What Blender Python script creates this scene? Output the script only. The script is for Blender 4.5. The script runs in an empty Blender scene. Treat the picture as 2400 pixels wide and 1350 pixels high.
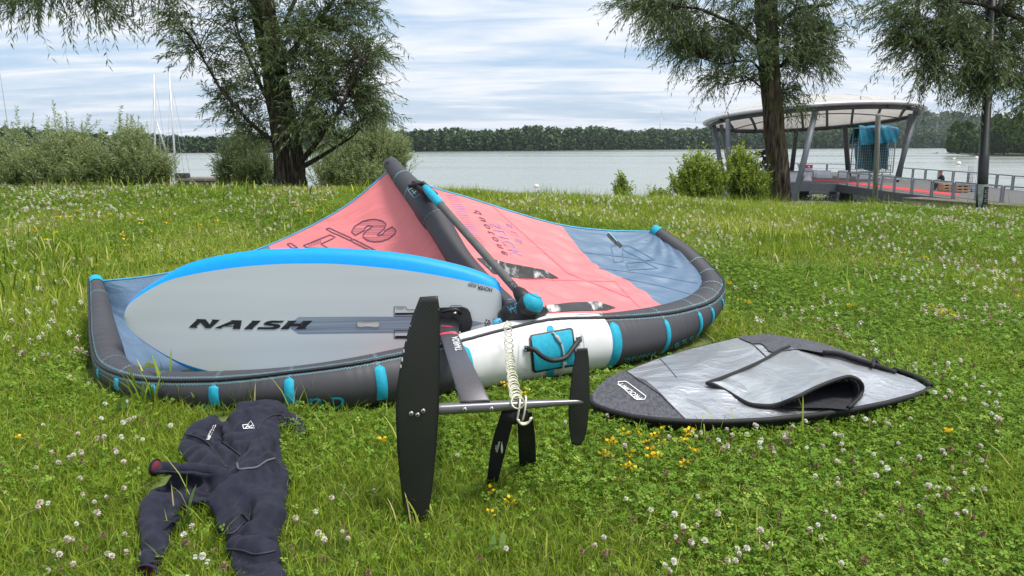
import bpy, bmesh, math, random
import numpy as np
from mathutils import Vector, Matrix, geometry
from mathutils.bvhtree import BVHTree

random.seed(7); rng = np.random.default_rng(7)
scn = bpy.context.scene
col = scn.collection

# ------------------------------------------------------------------ camera
H, FPX, PITCH = 1.1, 1780.0, math.radians(10.8)
cd = bpy.data.cameras.new('camera'); cam = bpy.data.objects.new('camera', cd); col.objects.link(cam)
cam.location = (0, 0, H); cam.rotation_euler = (math.pi/2 - PITCH, 0, 0)
cd.sensor_width = 36.0; cd.sensor_fit = 'HORIZONTAL'; cd.lens = FPX*36.0/2400.0
cd.clip_start = 0.05; cd.clip_end = 9000
scn.camera = cam

# ------------------------------------------------------------------ world: hazy sky with layered cloud
SUN_EL, SUN_AZ = math.radians(64), math.radians(115)      # azimuth clockwise from +Y (high, from the right)
w = bpy.data.worlds.new('World'); scn.world = w; w.use_nodes = True
nt = w.node_tree; nt.nodes.clear()
N = nt.nodes.new; L = nt.links.new
out = N('ShaderNodeOutputWorld'); bg = N('ShaderNodeBackground'); bg.inputs['Strength'].default_value = 0.108
sky = N('ShaderNodeTexSky'); sky.sky_type = 'NISHITA'; sky.sun_disc = False
sky.sun_elevation = SUN_EL; sky.sun_rotation = SUN_AZ
tc = N('ShaderNodeTexCoord'); sep = N('ShaderNodeSeparateXYZ'); L(tc.outputs['Generated'], sep.inputs[0])
def wm(op, a, b=None, clamp=False):
    n = N('ShaderNodeMath'); n.operation = op; n.use_clamp = clamp
    for i, v in enumerate((a, b)):
        if v is None: continue
        if isinstance(v, (int, float)): n.inputs[i].default_value = v
        else: L(v, n.inputs[i])
    return n.outputs[0]
zz = wm('ADD', wm('MAXIMUM', sep.outputs[2], 0.0), 0.11)
cx = wm('DIVIDE', sep.outputs[0], zz); cy = wm('DIVIDE', sep.outputs[1], zz)
def cloud_noise(sx, sy, ox, det, rough, dist=0.0):
    cmb = N('ShaderNodeCombineXYZ'); L(wm('MULTIPLY', cx, sx), cmb.inputs[0]); L(wm('MULTIPLY', cy, sy), cmb.inputs[1]); cmb.inputs[2].default_value = ox
    n = N('ShaderNodeTexNoise'); n.inputs['Scale'].default_value = 1.0; n.inputs['Detail'].default_value = det
    n.inputs['Roughness'].default_value = rough; n.inputs['Distortion'].default_value = dist
    L(cmb.outputs[0], n.inputs['Vector']); return n.outputs['Fac']
def ramp(fac, stops):
    r = N('ShaderNodeValToRGB'); els = r.color_ramp.elements
    while len(els) < len(stops): els.new(0.5)
    for e, (p, c) in zip(els, stops): e.position = p; e.color = (*c, 1) if len(c) == 3 else c
    L(fac, r.inputs[0]); return r.outputs[0]
big = cloud_noise(0.50, 0.85, 3.7, 5, 0.55, 0.6)
fine = cloud_noise(1.0, 2.6, 9.1, 6, 0.55, 0.8)
mixf = wm('ADD', wm('MULTIPLY', big, 0.62), wm('MULTIPLY', fine, 0.38))
cover = ramp(mixf, [(0.40, (0.1, 0.1, 0.1)), (0.54, (1, 1, 1))])
tone = ramp(wm('ADD', wm('MULTIPLY', fine, 0.55), wm('MULTIPLY', big, 0.45)), [(0.34, (4.9, 5.7, 6.8)), (0.49, (6.2, 6.65, 7.3)), (0.62, (7.3, 7.5, 7.8))])
blue = N('ShaderNodeMix'); blue.data_type = 'RGBA'; blue.inputs['Factor'].default_value = 0.55
L(sky.outputs[0], blue.inputs['A']); blue.inputs['B'].default_value = (3.2, 4.9, 7.3, 1)
mx = N('ShaderNodeMix'); mx.data_type = 'RGBA'
L(cover, mx.inputs['Factor']); L(blue.outputs['Result'], mx.inputs['A']); L(tone, mx.inputs['B'])
L(mx.outputs['Result'], bg.inputs['Color']); L(bg.outputs[0], out.inputs[0])

# ------------------------------------------------------------------ soft sun behind thin cloud
sd = bpy.data.lights.new('sun', 'SUN'); sd.energy = 3.4; sd.angle = math.radians(16); sd.color = (1.0, 0.96, 0.9)
so = bpy.data.objects.new('sun', sd); col.objects.link(so)
sdir = Vector((math.sin(SUN_AZ)*math.cos(SUN_EL), math.cos(SUN_AZ)*math.cos(SUN_EL), math.sin(SUN_EL)))
so.rotation_euler = sdir.to_track_quat('Z', 'Y').to_euler(); so.location = (-6, -12, 25)

vs = scn.view_settings; vs.view_transform = 'Standard'; vs.look = 'None'; vs.gamma = 1.0; vs.use_curve_mapping = False
vs.exposure = 0.40
scn.render.engine = 'CYCLES'
scn.cycles.use_denoising = True
scn.cycles.max_bounces = 6; scn.cycles.transparent_max_bounces = 8
scn.cycles.caustics_reflective = False; scn.cycles.caustics_refractive = False

# ------------------------------------------------------------------ helpers: pixels of the 2400x1350 photograph -> places
CP, SP = math.cos(PITCH), math.sin(PITCH)
EYE = Vector((0, 0, H))
def ray(px, py):
    dx, dy = (px-1200)/FPX, (675-py)/FPX
    return Vector((dx, CP + dy*SP, -SP + dy*CP))
def P(px, py, Y):
    d = ray(px, py); t = Y/d.y
    return Vector((d.x*t, Y, H + d.z*t))
def PG(px, py, z=0.0):
    d = ray(px, py); t = (z-H)/d.z
    return Vector((d.x*t, d.y*t, z))
def proj(p):
    x, y, z = p[0], p[1], p[2]-H
    f = y*CP - z*SP; u = y*SP + z*CP
    return 1200 + FPX*x/f, 675 - FPX*u/f
def mpp(px, py, Y):
    """metres per photograph pixel at this place"""
    p = P(px, py, Y); return (p.y*CP - (p.z-H)*SP)/FPX

# terrain: flat by the wing, rising gently to a bank crest, then down to the lake
_cx = np.array([-60, -7.2, -2.4, -1.2, 0, 1.8, 3.6, 7.2, 60]); _cz = np.array([.47, .465, .45, .385, .36, .275, .225, .125, .12])
LAKE = -3.6
def sstep(a, b, x):
    t = np.clip((x-a)/(b-a), 0, 1); return t*t*(3-2*t)
def gz(x, y):
    x = np.asarray(x, float); y = np.asarray(y, float)
    hc = np.interp(x, _cx, _cz)
    z = hc*sstep(3.9, 10.6, y)
    z = z - (hc+4.2)*sstep(10.6, 26.0, y)
    b = .016*np.sin(1.9*x+.7)*np.sin(1.5*y+1.1) + .010*np.sin(4.3*x+2.1*y) + .006*np.sin(9.1*x-3.7*y+2)
    return z + b*np.clip((16-y)/4, 0, 1)
def vnoise(x, y, s, seed=0):
    """smooth value noise 0..1"""
    x = np.asarray(x)*s + 137.3 + seed*17.7; y = np.asarray(y)*s + 61.9 + seed*31.1
    xi, yi = np.floor(x).astype(np.int64), np.floor(y).astype(np.int64); fx, fy = x-xi, y-yi
    fx, fy = fx*fx*(3-2*fx), fy*fy*(3-2*fy)
    def h(i, j):
        n = (i*374761393 + j*668265263 + seed*1013904223) & 0x7fffffff
        n = ((n ^ (n >> 13))*1274126177) & 0x7fffffff
        return ((n ^ (n >> 16)) & 0xffff)/65535.0
    return (h(xi, yi)*(1-fx)+h(xi+1, yi)*fx)*(1-fy) + (h(xi, yi+1)*(1-fx)+h(xi+1, yi+1)*fx)*fy

# ------------------------------------------------------------------ helpers: objects
OFF = {}
def tag(o, label=None, cat=None, group=None, kind=None):
    if label: o['label'] = label
    if cat: o['category'] = cat
    if group: o['group'] = group
    if kind: o['kind'] = kind
    return o
def thing(name, loc, label, cat, group=None):
    o = bpy.data.objects.new(name, None); col.objects.link(o); o.location = loc; o.empty_display_size = .1
    OFF[o] = Vector(loc)
    return tag(o, label, cat, group)
def link_mesh(name, me, mats, parent=None):
    for m in (mats if isinstance(mats, (list, tuple)) else [mats]): me.materials.append(m)
    o = bpy.data.objects.new(name, me); col.objects.link(o)
    if parent is not None: o.parent = parent
    return o
def base_of(parent):
    v = Vector((0, 0, 0))
    while parent is not None:
        v = v + parent.location; parent = parent.parent
    return v
def mo(name, verts, faces, mat, parent=None, smooth=True, loc=None, fmat=None):
    """mesh object from world-space verts; loc puts a childless thing's origin there"""
    me = bpy.data.meshes.new(name)
    b = base_of(parent) if loc is None else Vector(loc)
    me.from_pydata([tuple(Vector(v)-b) for v in verts], [], faces)
    if smooth: me.polygons.foreach_set('use_smooth', [True]*len(me.polygons))
    if fmat is not None: me.polygons.foreach_set('material_index', fmat)
    me.update()
    o = link_mesh(name, me, mat, parent)
    if loc is not None: o.location = loc
    return o
def quads_np(name, V, nper, mat, parent=None, rnd=None, loc=None, smooth=False):
    """V (n, nper, 3): n separate polygons, with a random value per polygon in the attribute rnd"""
    n = len(V); V = np.asarray(V, np.float32)
    b = np.array(base_of(parent) if loc is None else Vector(loc), np.float32)
    me = bpy.data.meshes.new(name)
    me.vertices.add(n*nper); me.vertices.foreach_set('co', (V-b).reshape(-1))
    me.loops.add(n*nper); me.loops.foreach_set('vertex_index', np.arange(n*nper, dtype=np.int32))
    me.polygons.add(n); me.polygons.foreach_set('loop_start', np.arange(0, n*nper, nper, dtype=np.int32))
    me.polygons.foreach_set('loop_total', np.full(n, nper, np.int32))
    if smooth: me.polygons.foreach_set('use_smooth', [True]*n)
    if rnd is not None:
        a = me.attributes.new('rnd', 'FLOAT', 'POINT'); a.data.foreach_set('value', np.repeat(np.asarray(rnd, np.float32), nper))
    me.update(calc_edges=True)
    o = link_mesh(name, me, mat, parent)
    if loc is not None: o.location = loc
    return o
class MB:
    """collects shapes into one mesh"""
    def __init__(s): s.v = []; s.f = []
    def add(s, v, f):
        n = len(s.v); s.v += [Vector(p) for p in v]; s.f += [tuple(i+n for i in q) for q in f]; return s
    def tube(s, pts, rad, n=10, cap=True): return s.add(*tube(pts, rad, n, cap))
    def box(s, c, sx, sy, sz, rz=0.0): return s.add(*box(c, sx, sy, sz, rz))
    def bar(s, a, b, wd, ht): return s.add(*bar(a, b, wd, ht))
    def build(s, name, mat, parent=None, smooth=True, loc=None): return mo(name, s.v, s.f, mat, parent, smooth, loc)
def frames(pts):
    pts = [Vector(p) for p in pts]; T = []
    for i in range(len(pts)):
        t = pts[min(i+1, len(pts)-1)] - pts[max(i-1, 0)]
        T.append(t.normalized() if t.length > 1e-9 else Vector((0, 0, 1)))
    up = Vector((0, 0, 1)) if abs(T[0].z) < .9 else Vector((0, 1, 0))
    out_ = []
    n = (up - T[0]*up.dot(T[0])).normalized()
    for t in T:
        n = (n - t*n.dot(t)).normalized(); out_.append((t, n, t.cross(n)))
    return out_
def tube(pts, rad, n=10, cap=True):
    pts = [Vector(p) for p in pts]
    if isinstance(rad, (int, float)): rad = [rad]*len(pts)
    v, f = [], []
    for p, r, (t, a, b) in zip(pts, rad, frames(pts)):
        for k in range(n):
            q = 2*math.pi*k/n; v.append(p + a*(r*math.cos(q)) + b*(r*math.sin(q)))
    for i in range(len(pts)-1):
        for k in range(n):
            k2 = (k+1) % n; f.append((i*n+k, i*n+k2, (i+1)*n+k2, (i+1)*n+k))
    if cap:
        f.append(tuple(range(n-1, -1, -1))); f.append(tuple(range((len(pts)-1)*n, len(pts)*n)))
    return v, f
def box(c, sx, sy, sz, rz=0.0):
    m = Matrix.Rotation(rz, 3, 'Z'); c = Vector(c)
    v = [c + m @ Vector((x*sx/2, y*sy/2, z*sz/2)) for x in (-1, 1) for y in (-1, 1) for z in (-1, 1)]
    return v, [(0, 1, 3, 2), (4, 6, 7, 5), (0, 4, 5, 1), (2, 3, 7, 6), (0, 2, 6, 4), (1, 5, 7, 3)]
def bar(a, b, wd, ht):
    """a bar of rectangular section between two points"""
    a, b = Vector(a), Vector(b); t = (b-a).normalized()
    up = Vector((0, 0, 1)) if abs(t.z) < .95 else Vector((0, 1, 0))
    s = t.cross(up).normalized(); u = s.cross(t)
    v = [p + s*(i*wd/2) + u*(j*ht/2) for p in (a, b) for i, j in ((-1, -1), (1, -1), (1, 1), (-1, 1))]
    return v, [(3, 2, 1, 0), (4, 5, 6, 7), (0, 1, 5, 4), (1, 2, 6, 5), (2, 3, 7, 6), (3, 0, 4, 7)]
def catmull(pts, n):
    """n samples through pts (sequences of equal length)"""
    A = np.array([list(p) for p in pts], float)
    d = np.r_[0, np.cumsum(np.linalg.norm(np.diff(A[:, :2], axis=0), axis=1)+1e-6)]
    t = np.linspace(0, d[-1], n); m = np.zeros_like(A)
    for i in range(len(A)):
        a, b = max(i-1, 0), min(i+1, len(A)-1); m[i] = (A[b]-A[a])/(d[b]-d[a])
    k = np.clip(np.searchsorted(d, t, 'right')-1, 0, len(A)-2); h = (d[k+1]-d[k])[:, None]; s = ((t-d[k])[:, None])/h
    return (2*s**3-3*s**2+1)*A[k] + (s**3-2*s**2+s)*h*m[k] + (-2*s**3+3*s**2)*A[k+1] + (s**3-s**2)*h*m[k+1]
def resample(pts, n):
    A = np.array([list(p) for p in pts], float)
    d = np.r_[0, np.cumsum(np.linalg.norm(np.diff(A, axis=0), axis=1))]; t = np.linspace(0, d[-1], n)
    return np.stack([np.interp(t, d, A[:, j]) for j in range(A.shape[1])], 1)
def grid_faces(nu, nv, off=0):
    return [(off+i*nv+j, off+i*nv+j+1, off+(i+1)*nv+j+1, off+(i+1)*nv+j) for i in range(nu-1) for j in range(nv-1)]

# ------------------------------------------------------------------ materials
def mat(name, base, rough=.6, metal=0.0, var=.12, vscale=30.0, bump=0.0, bscale=80.0, c2=None, spec=.5, coat=0.0, sheen=0.0, stretch=None, det=5.0, ramp_=(.35, .65)):
    m = bpy.data.materials.new(name); m.use_nodes = True; t = m.node_tree; bs = t.nodes['Principled BSDF']
    tcn = t.nodes.new('ShaderNodeTexCoord'); vec = tcn.outputs['Object']
    if stretch:
        mp = t.nodes.new('ShaderNodeMapping'); mp.inputs['Scale'].default_value = stretch; t.links.new(vec, mp.inputs[0]); vec = mp.outputs[0]
    n = t.nodes.new('ShaderNodeTexNoise'); n.inputs['Scale'].default_value = vscale; n.inputs['Detail'].default_value = det; t.links.new(vec, n.inputs['Vector'])
    r = t.nodes.new('ShaderNodeValToRGB'); t.links.new(n.outputs['Fac'], r.inputs[0])
    lo = tuple(max(0, c*(1-var)) for c in base) if c2 is None else base
    hi = tuple(min(1, c*(1+var)) for c in base) if c2 is None else c2
    r.color_ramp.elements[0].position, r.color_ramp.elements[1].position = ramp_
    r.color_ramp.elements[0].color = (*lo, 1); r.color_ramp.elements[1].color = (*hi, 1)
    t.links.new(r.outputs[0], bs.inputs['Base Color'])
    bs.inputs['Roughness'].default_value = rough; bs.inputs['Metallic'].default_value = metal
    bs.inputs['Specular IOR Level'].default_value = spec; bs.inputs['Coat Weight'].default_value = coat; bs.inputs['Sheen Weight'].default_value = sheen
    if bump:
        n2 = t.nodes.new('ShaderNodeTexNoise'); n2.inputs['Scale'].default_value = bscale; n2.inputs['Detail'].default_value = 4; t.links.new(vec, n2.inputs['Vector'])
        b = t.nodes.new('ShaderNodeBump'); b.inputs['Strength'].default_value = bump; b.inputs['Distance'].default_value = .01
        t.links.new(n2.outputs['Fac'], b.inputs['Height']); t.links.new(b.outputs[0], bs.inputs['Normal'])
    return m
def leaf_mat(name, stops, rough=.55, trans=.35, spec=.3, pscale=0.0, pcol=None, back=None):
    """leaf colour by the per-leaf attribute rnd, with light passing through"""
    m = bpy.data.materials.new(name); m.use_nodes = True; t = m.node_tree; bs = t.nodes['Principled BSDF']; o = t.nodes['Material Output']
    a = t.nodes.new('ShaderNodeAttribute'); a.attribute_name = 'rnd'
    r = t.nodes.new('ShaderNodeValToRGB'); els = r.color_ramp.elements
    while len(els) < len(stops): els.new(.5)
    for e, (p, c) in zip(els, stops): e.position = p; e.color = (*c, 1)
    t.links.new(a.outputs['Fac'], r.inputs[0]); c = r.outputs[0]
    if back:
        g = t.nodes.new('ShaderNodeNewGeometry'); mm = t.nodes.new('ShaderNodeMix'); mm.data_type = 'RGBA'
        t.links.new(g.outputs['Backfacing'], mm.inputs['Factor']); t.links.new(c, mm.inputs['A']); mm.inputs['B'].default_value = (*back, 1); c = mm.outputs['Result']
    t.links.new(c, bs.inputs['Base Color']); bs.inputs['Roughness'].default_value = rough; bs.inputs['Specular IOR Level'].default_value = spec
    tr = t.nodes.new('ShaderNodeBsdfTranslucent'); t.links.new(c, tr.inputs[0])
    ms = t.nodes.new('ShaderNodeMixShader'); ms.inputs[0].default_value = trans
    t.links.new(bs.outputs[0], ms.inputs[1]); t.links.new(tr.outputs[0], ms.inputs[2]); t.links.new(ms.outputs[0], o.inputs[0])
    return m

def translucent(m, fac):
    t = m.node_tree; bs = t.nodes['Principled BSDF']; o = t.nodes['Material Output']; tr = t.nodes.new('ShaderNodeBsdfTranslucent')
    t.links.new(bs.inputs['Base Color'].links[0].from_socket, tr.inputs[0])
    ms = t.nodes.new('ShaderNodeMixShader'); ms.inputs[0].default_value = fac; t.links.new(bs.outputs[0], ms.inputs[1]); t.links.new(tr.outputs[0], ms.inputs[2]); t.links.new(ms.outputs[0], o.inputs[0])
# ================================================================== THE SETTING
M = {}
M['soil'] = mat('turf_soil', (.06, .085, .016), .95, var=.5, vscale=14, c2=(.13, .17, .035), bump=.6, bscale=60)
M['bank'] = mat('far_bank_earth', (.03, .045, .015), .95, var=.3, vscale=.2)
ys = np.r_[np.arange(-6, 1, .5), np.arange(1, 12, .12), np.arange(12, 28.1, .5)]
xs = np.r_[np.arange(-90, -14, 4), np.arange(-14, 14.01, .14), np.arange(18, 91, 4)]
X, Y = np.meshgrid(xs, ys, indexing='ij'); Z = gz(X, Y)
lawn = mo('ground', np.stack([X, Y, Z], -1).reshape(-1, 3).tolist(), grid_faces(len(xs), len(ys)), M['soil'])
tag(lawn, kind='structure')

def water_mat():
    m = bpy.data.materials.new('lake_water'); m.use_nodes = True; t = m.node_tree; bs = t.nodes['Principled BSDF']
    bs.inputs['Base Color'].default_value = (.26, .285, .25, 1); bs.inputs['Roughness'].default_value = .16; bs.inputs['IOR'].default_value = 1.33
    g = t.nodes.new('ShaderNodeTexCoord'); mp = t.nodes.new('ShaderNodeMapping'); mp.inputs['Scale'].default_value = (.45, 1.3, 1); t.links.new(g.outputs['Object'], mp.inputs[0])
    n = t.nodes.new('ShaderNodeTexNoise'); n.inputs['Scale'].default_value = 1.6; n.inputs['Detail'].default_value = 6; n.inputs['Roughness'].default_value = .6; t.links.new(mp.outputs[0], n.inputs['Vector'])
    b = t.nodes.new('ShaderNodeBump'); b.inputs['Strength'].default_value = .55; b.inputs['Distance'].default_value = .12
    t.links.new(n.outputs['Fac'], b.inputs['Height']); t.links.new(b.outputs[0], bs.inputs['Normal'])
    mp2 = t.nodes.new('ShaderNodeMapping'); mp2.inputs['Scale'].default_value = (.006, .05, 1); t.links.new(g.outputs['Object'], mp2.inputs[0])
    n2 = t.nodes.new('ShaderNodeTexNoise'); n2.inputs['Scale'].default_value = 1; n2.inputs['Detail'].default_value = 4; t.links.new(mp2.outputs[0], n2.inputs['Vector'])
    r = t.nodes.new('ShaderNodeMapRange'); r.inputs['From Min'].default_value = .35; r.inputs['From Max'].default_value = .65; r.inputs['To Min'].default_value = .10; r.inputs['To Max'].default_value = .28
    t.links.new(n2.outputs['Fac'], r.inputs[0]); t.links.new(r.outputs[0], bs.inputs['Roughness'])
    return m
lake = mo('lake', [(-1600, 14, LAKE), (1600, 14, LAKE), (1600, 3200, LAKE), (-1600, 3200, LAKE)], [(0, 1, 2, 3)], water_mat(), smooth=False)
tag(lake, kind='structure')

# far shore: low bank, then a wooded hill to the right
def shore_y(x): return np.interp(x, [-700, -230, -167, -59, 13, 129, 313, 700], [330, 342, 372, 418, 477, 577, 696, 900])
xs = np.linspace(-700, 900, 90); rows = [0, 3, 30, 120, 320, 620, 1500]
def far_z(x, d):
    hill = 40*np.exp(-((x-620)/230.0)**2) + 12*np.exp(-((x-330)/130.0)**2)
    return LAKE - .6 + 1.6*sstep(0, 4, d) + hill*sstep(25, 330, d)
v = [(x, shore_y(x)+d, float(far_z(x, d))) for x in xs for d in rows]
tag(mo('far_shore_terrain', v, grid_faces(len(xs), len(rows)), M['bank']), kind='structure')

# ------------------------------------------------------------------ foliage tools
def rand_unit(n):
    v = rng.normal(size=(n, 3)); return v/np.linalg.norm(v, axis=1)[:, None]
def clump_quads(C, size, up=.35):
    """one tilted leaf-clump quad (irregular) at every centre C, size per clump"""
    n = len(C); nrm = rand_unit(n); nrm[:, 2] = np.abs(nrm[:, 2])+up; nrm /= np.linalg.norm(nrm, axis=1)[:, None]
    a = np.cross(nrm, rand_unit(n)); a /= np.linalg.norm(a, axis=1)[:, None]+1e-9; b = np.cross(nrm, a)
    s = np.asarray(size).reshape(-1, 1, 1)*rng.uniform(.5, 1.2, (n, 4, 1))
    dirs = np.stack([a, b, -a, -b], 1); return C[:, None, :] + dirs*s
def crown_points(n, c, r, shell=.55):
    d = rand_unit(n); rad = (shell + (1-shell)*rng.random(n))**.8
    return np.array(c) + d*rad[:, None]*np.array(r)
def far_tree(c, h, wd, n, conic=0.0):
    """clump centres of one far crown standing at c"""
    t = rng.random(n)**1.0                                       # height share
    prof = np.where(t < .2, .8+1.0*t, 1.0)*np.sqrt(np.clip(1-((t-.3)/.72)**2, .03, 1))*(1-conic*t)
    ang = rng.random(n)*2*math.pi
    lob = 1+.22*np.sin(ang*3+c[0]*5)+.15*np.sin(ang*5+t*9+c[1])
    rr = prof*lob*wd*(.6+.4*rng.random(n)**.5)
    return np.stack([c[0]+rr*np.cos(ang), c[1]+rr*np.sin(ang), c[2]+t*h*(1+.05*np.sin(ang*4))], 1)
M['far_leaf'] = leaf_mat('far_wood_leaves', [(0, (.024, .050, .014)), (.5, (.052, .100, .026)), (1, (.095, .15, .036))], .8, .15)
M['hill_leaf'] = leaf_mat('hill_wood_leaves', [(0, (.028, .055, .018)), (.5, (.065, .110, .034)), (1, (.11, .155, .05))], .8, .2)
M['prom_leaf'] = leaf_mat('promontory_leaves', [(0, (.020, .050, .008)), (.5, (.055, .112, .016)), (1, (.12, .195, .028))], .8, .2)

pts, siz, rn = [], [], []
for x in np.arange(-330, 620, 2.8):
    for row in range(5):
        d = 3 + row*7 + rng.uniform(-2, 2); xx = x + rng.uniform(-2.2, 2.2); yb = float(shore_y(xx))
        hh = (8.5 if row == 0 else 10.2 + .35*row) * rng.uniform(.92, 1.08) * (1 + .08*math.sin(xx*.045) + .06*math.sin(xx*.13))
        hh *= float(np.interp(xx, [-330, -230, -172, -130, -95, -60, 13, 129, 313, 600], [.85, .84, .68, .56, .85, 1.03, 1.12, 1.25, 1.25, 1.3]))
        n = 110 if row < 3 else 60
        q = far_tree((xx, yb+d, LAKE+.3 if row == 0 else LAKE+.9), hh, rng.uniform(2.4, 4.2)*(1.2 if xx > 100 else 1), n, rng.uniform(0, .22))
        pts.append(q); siz.append(np.full(n, rng.uniform(.8, 1.15)*(1.25 if xx > 100 else 1))); rn.append(np.clip(rng.normal(.25 + .12*min(row, 2) + .25*(rng.random()-.5), .14, n), 0, 1))
C = np.concatenate(pts)
o = quads_np('far_forest', clump_quads(C, np.concatenate(siz)), 4, M['far_leaf'], rnd=np.concatenate(rn)); tag(o, 'dark green wood along the far lake shore', 'forest', kind='stuff')
pts, siz, rn = [], [], []
for k in range(900):
    xx = rng.uniform(200, 950); d = rng.uniform(40, 420); yb = float(shore_y(xx))+d; zb = float(far_z(xx, d))
    hh = rng.uniform(9, 15); q = far_tree((xx, yb, zb), hh, rng.uniform(4, 6.5), 60, rng.uniform(0, .3))
    pts.append(q); siz.append(np.full(60, rng.uniform(1.5, 2.2))); rn.append(np.clip(rng.normal(.5+.4*(rng.random()-.5), .16, 60), 0, 1))
o = quads_np('hillside_wood', clump_quads(np.concatenate(pts), np.concatenate(siz)), 4, M['hill_leaf'], rnd=np.concatenate(rn)); tag(o, 'lighter green wood covering the hill behind the lake on the right', 'forest', kind='stuff')

# trees one can tell apart on the promontory, right
M['far_trunk'] = mat('far_trunk_bark', (.06, .045, .03), .9)
tag(mo('promontory_terrain', [(p[0], p[1], p[2]) for p in [(181, 296, LAKE+.4), (205, 290, LAKE+.4), (375, 276, LAKE+.4), (375, 375, LAKE+1), (200, 350, LAKE+1)]] +
       [(p[0], p[1], LAKE-.5) for p in [(177, 295, 0), (204, 288, 0), (378, 273, 0), (378, 378, 0), (197, 354, 0)]],
       [(0, 1, 2, 3, 4), (0, 5, 6, 1), (1, 6, 7, 2), (2, 7, 8, 3), (3, 8, 9, 4), (4, 9, 5, 0)], M['bank'], smooth=False), kind='structure')
prom = [(2245, 282, 36, 299, 'rounded bright green tree at the water tip of the wooded promontory'),
        (2300, 292, 30, 304, 'darker tree just left of the lamp post on the promontory'),
        (2352, 276, 34, 296, 'broad tree just right of the lamp post on the promontory'),
        (2405, 286, 36, 290, 'tree at the picture edge on the wooded promontory'),
        (2330, 262, 30, 322, 'taller tree rising behind the lamp post on the promontory'),
        (2385, 258, 34, 326, 'tall pale green tree behind the front row of the promontory')]
for (px, ytop, hw, Yd, lab) in prom:
    b = P(px, 360, Yd); zb = LAKE+.6; top = P(px, ytop, Yd).z; s = mpp(px, 330, Yd)
    t = thing('promontory_tree', (b.x, Yd, zb), lab, 'tree', 'trees on the wooded promontory')
    MB().tube([(b.x, Yd, zb), (b.x+.2, Yd, zb+(top-zb)*.5), (b.x, Yd, zb+(top-zb)*.85)], [.5, .35, .1], 7).build('trunk', M['far_trunk'], t)
    q = far_tree((b.x, Yd, zb-.2), top-zb, hw*s, 2600, .1)
    lob = np.array([[b.x+rng.uniform(-.8, .8)*hw*s, Yd-rng.uniform(.1, .9)*hw*s, zb+rng.uniform(.1, .85)*(top-zb)] for _ in range(26)])
    near = np.argmin(((q[:, None, :]-lob[None])**2).sum(-1), 1); q = q + (lob[near]-q)*.28
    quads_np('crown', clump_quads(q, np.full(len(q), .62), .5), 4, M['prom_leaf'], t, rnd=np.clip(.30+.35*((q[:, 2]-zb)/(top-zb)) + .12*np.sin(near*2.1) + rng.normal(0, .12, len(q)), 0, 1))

# wind turbines and lattice mast far behind the woods
M['turbine'] = mat('turbine_white', (.62, .64, .66), .5, var=.04)
def turbine(px, py, pyb, Yd, blade, phase, lab):
    hub = P(px, py, Yd); s = mpp(px, py, Yd); R = blade*s
    t = thing('wind_turbine', (hub.x, hub.y, 0), lab, 'wind turbine', 'wind turbines beyond the wood')
    MB().tube([(hub.x, hub.y+3, LAKE), (hub.x, hub.y+3, hub.z)], [2.4, 1.3], 8).build('tower', M['turbine'], t)
    MB().tube([(hub.x, hub.y+5, hub.z+.4), (hub.x, hub.y-2, hub.z+.4), (hub.x, hub.y-3.5, hub.z+.4)], [1.6, 1.6, .5], 8).build('nacelle', M['turbine'], t)
    for k in range(3):
        a = phase + k*2*math.pi/3; d = Vector((math.sin(a), 0, math.cos(a)))
        MB().tube([hub+Vector((0, -3, .4)), hub+d*(R*.3)+Vector((0, -3, .4)), hub+d*R+Vector((0, -3, .4))], [.7, 1.2, .25], 6).build('blade', M['turbine'], t)
turbine(1549, 270, 298, 2300, 17, .15, 'white wind turbine standing above the wood left of the canopy')
turbine(1688, 268, 298, 2400, 15, .75, 'white wind turbine half hidden behind the left end of the canopy roof')
M['pylon'] = mat('pylon_steel', (.2, .2, .22), .6)
pb = P(2339, 274, 900); pt = P(2339, 255, 900); s = mpp(2339, 260, 900)
b = MB(); zb = pb.z-8
for sx, sy in ((-1, -1), (1, -1), (1, 1), (-1, 1)): b.tube([(pb.x+sx*1.0, 900+sy*1.0, zb), (pb.x+sx*.4, 900+sy*.4, pt.z+1)], .22, 5)
for k in range(7):
    z = zb+(pt.z-zb)*k/6; h = 1.0-.6*k/6; b.bar((pb.x-h, 900-h, z), (pb.x+h, 900-h, z), .18, .18); b.bar((pb.x-h, 900-h, z), (pb.x+h*.9, 900-h*.9, z+1.5), .15, .15)
b.bar((pb.x-1.8, 900, pt.z-1), (pb.x+1.8, 900, pt.z-1), .35, .35)
t = thing('lattice_mast', (pb.x, 900, zb), 'small lattice mast on the hilltop right of the lamp post', 'mast'); b.build('lattice', M['pylon'], t)

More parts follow.
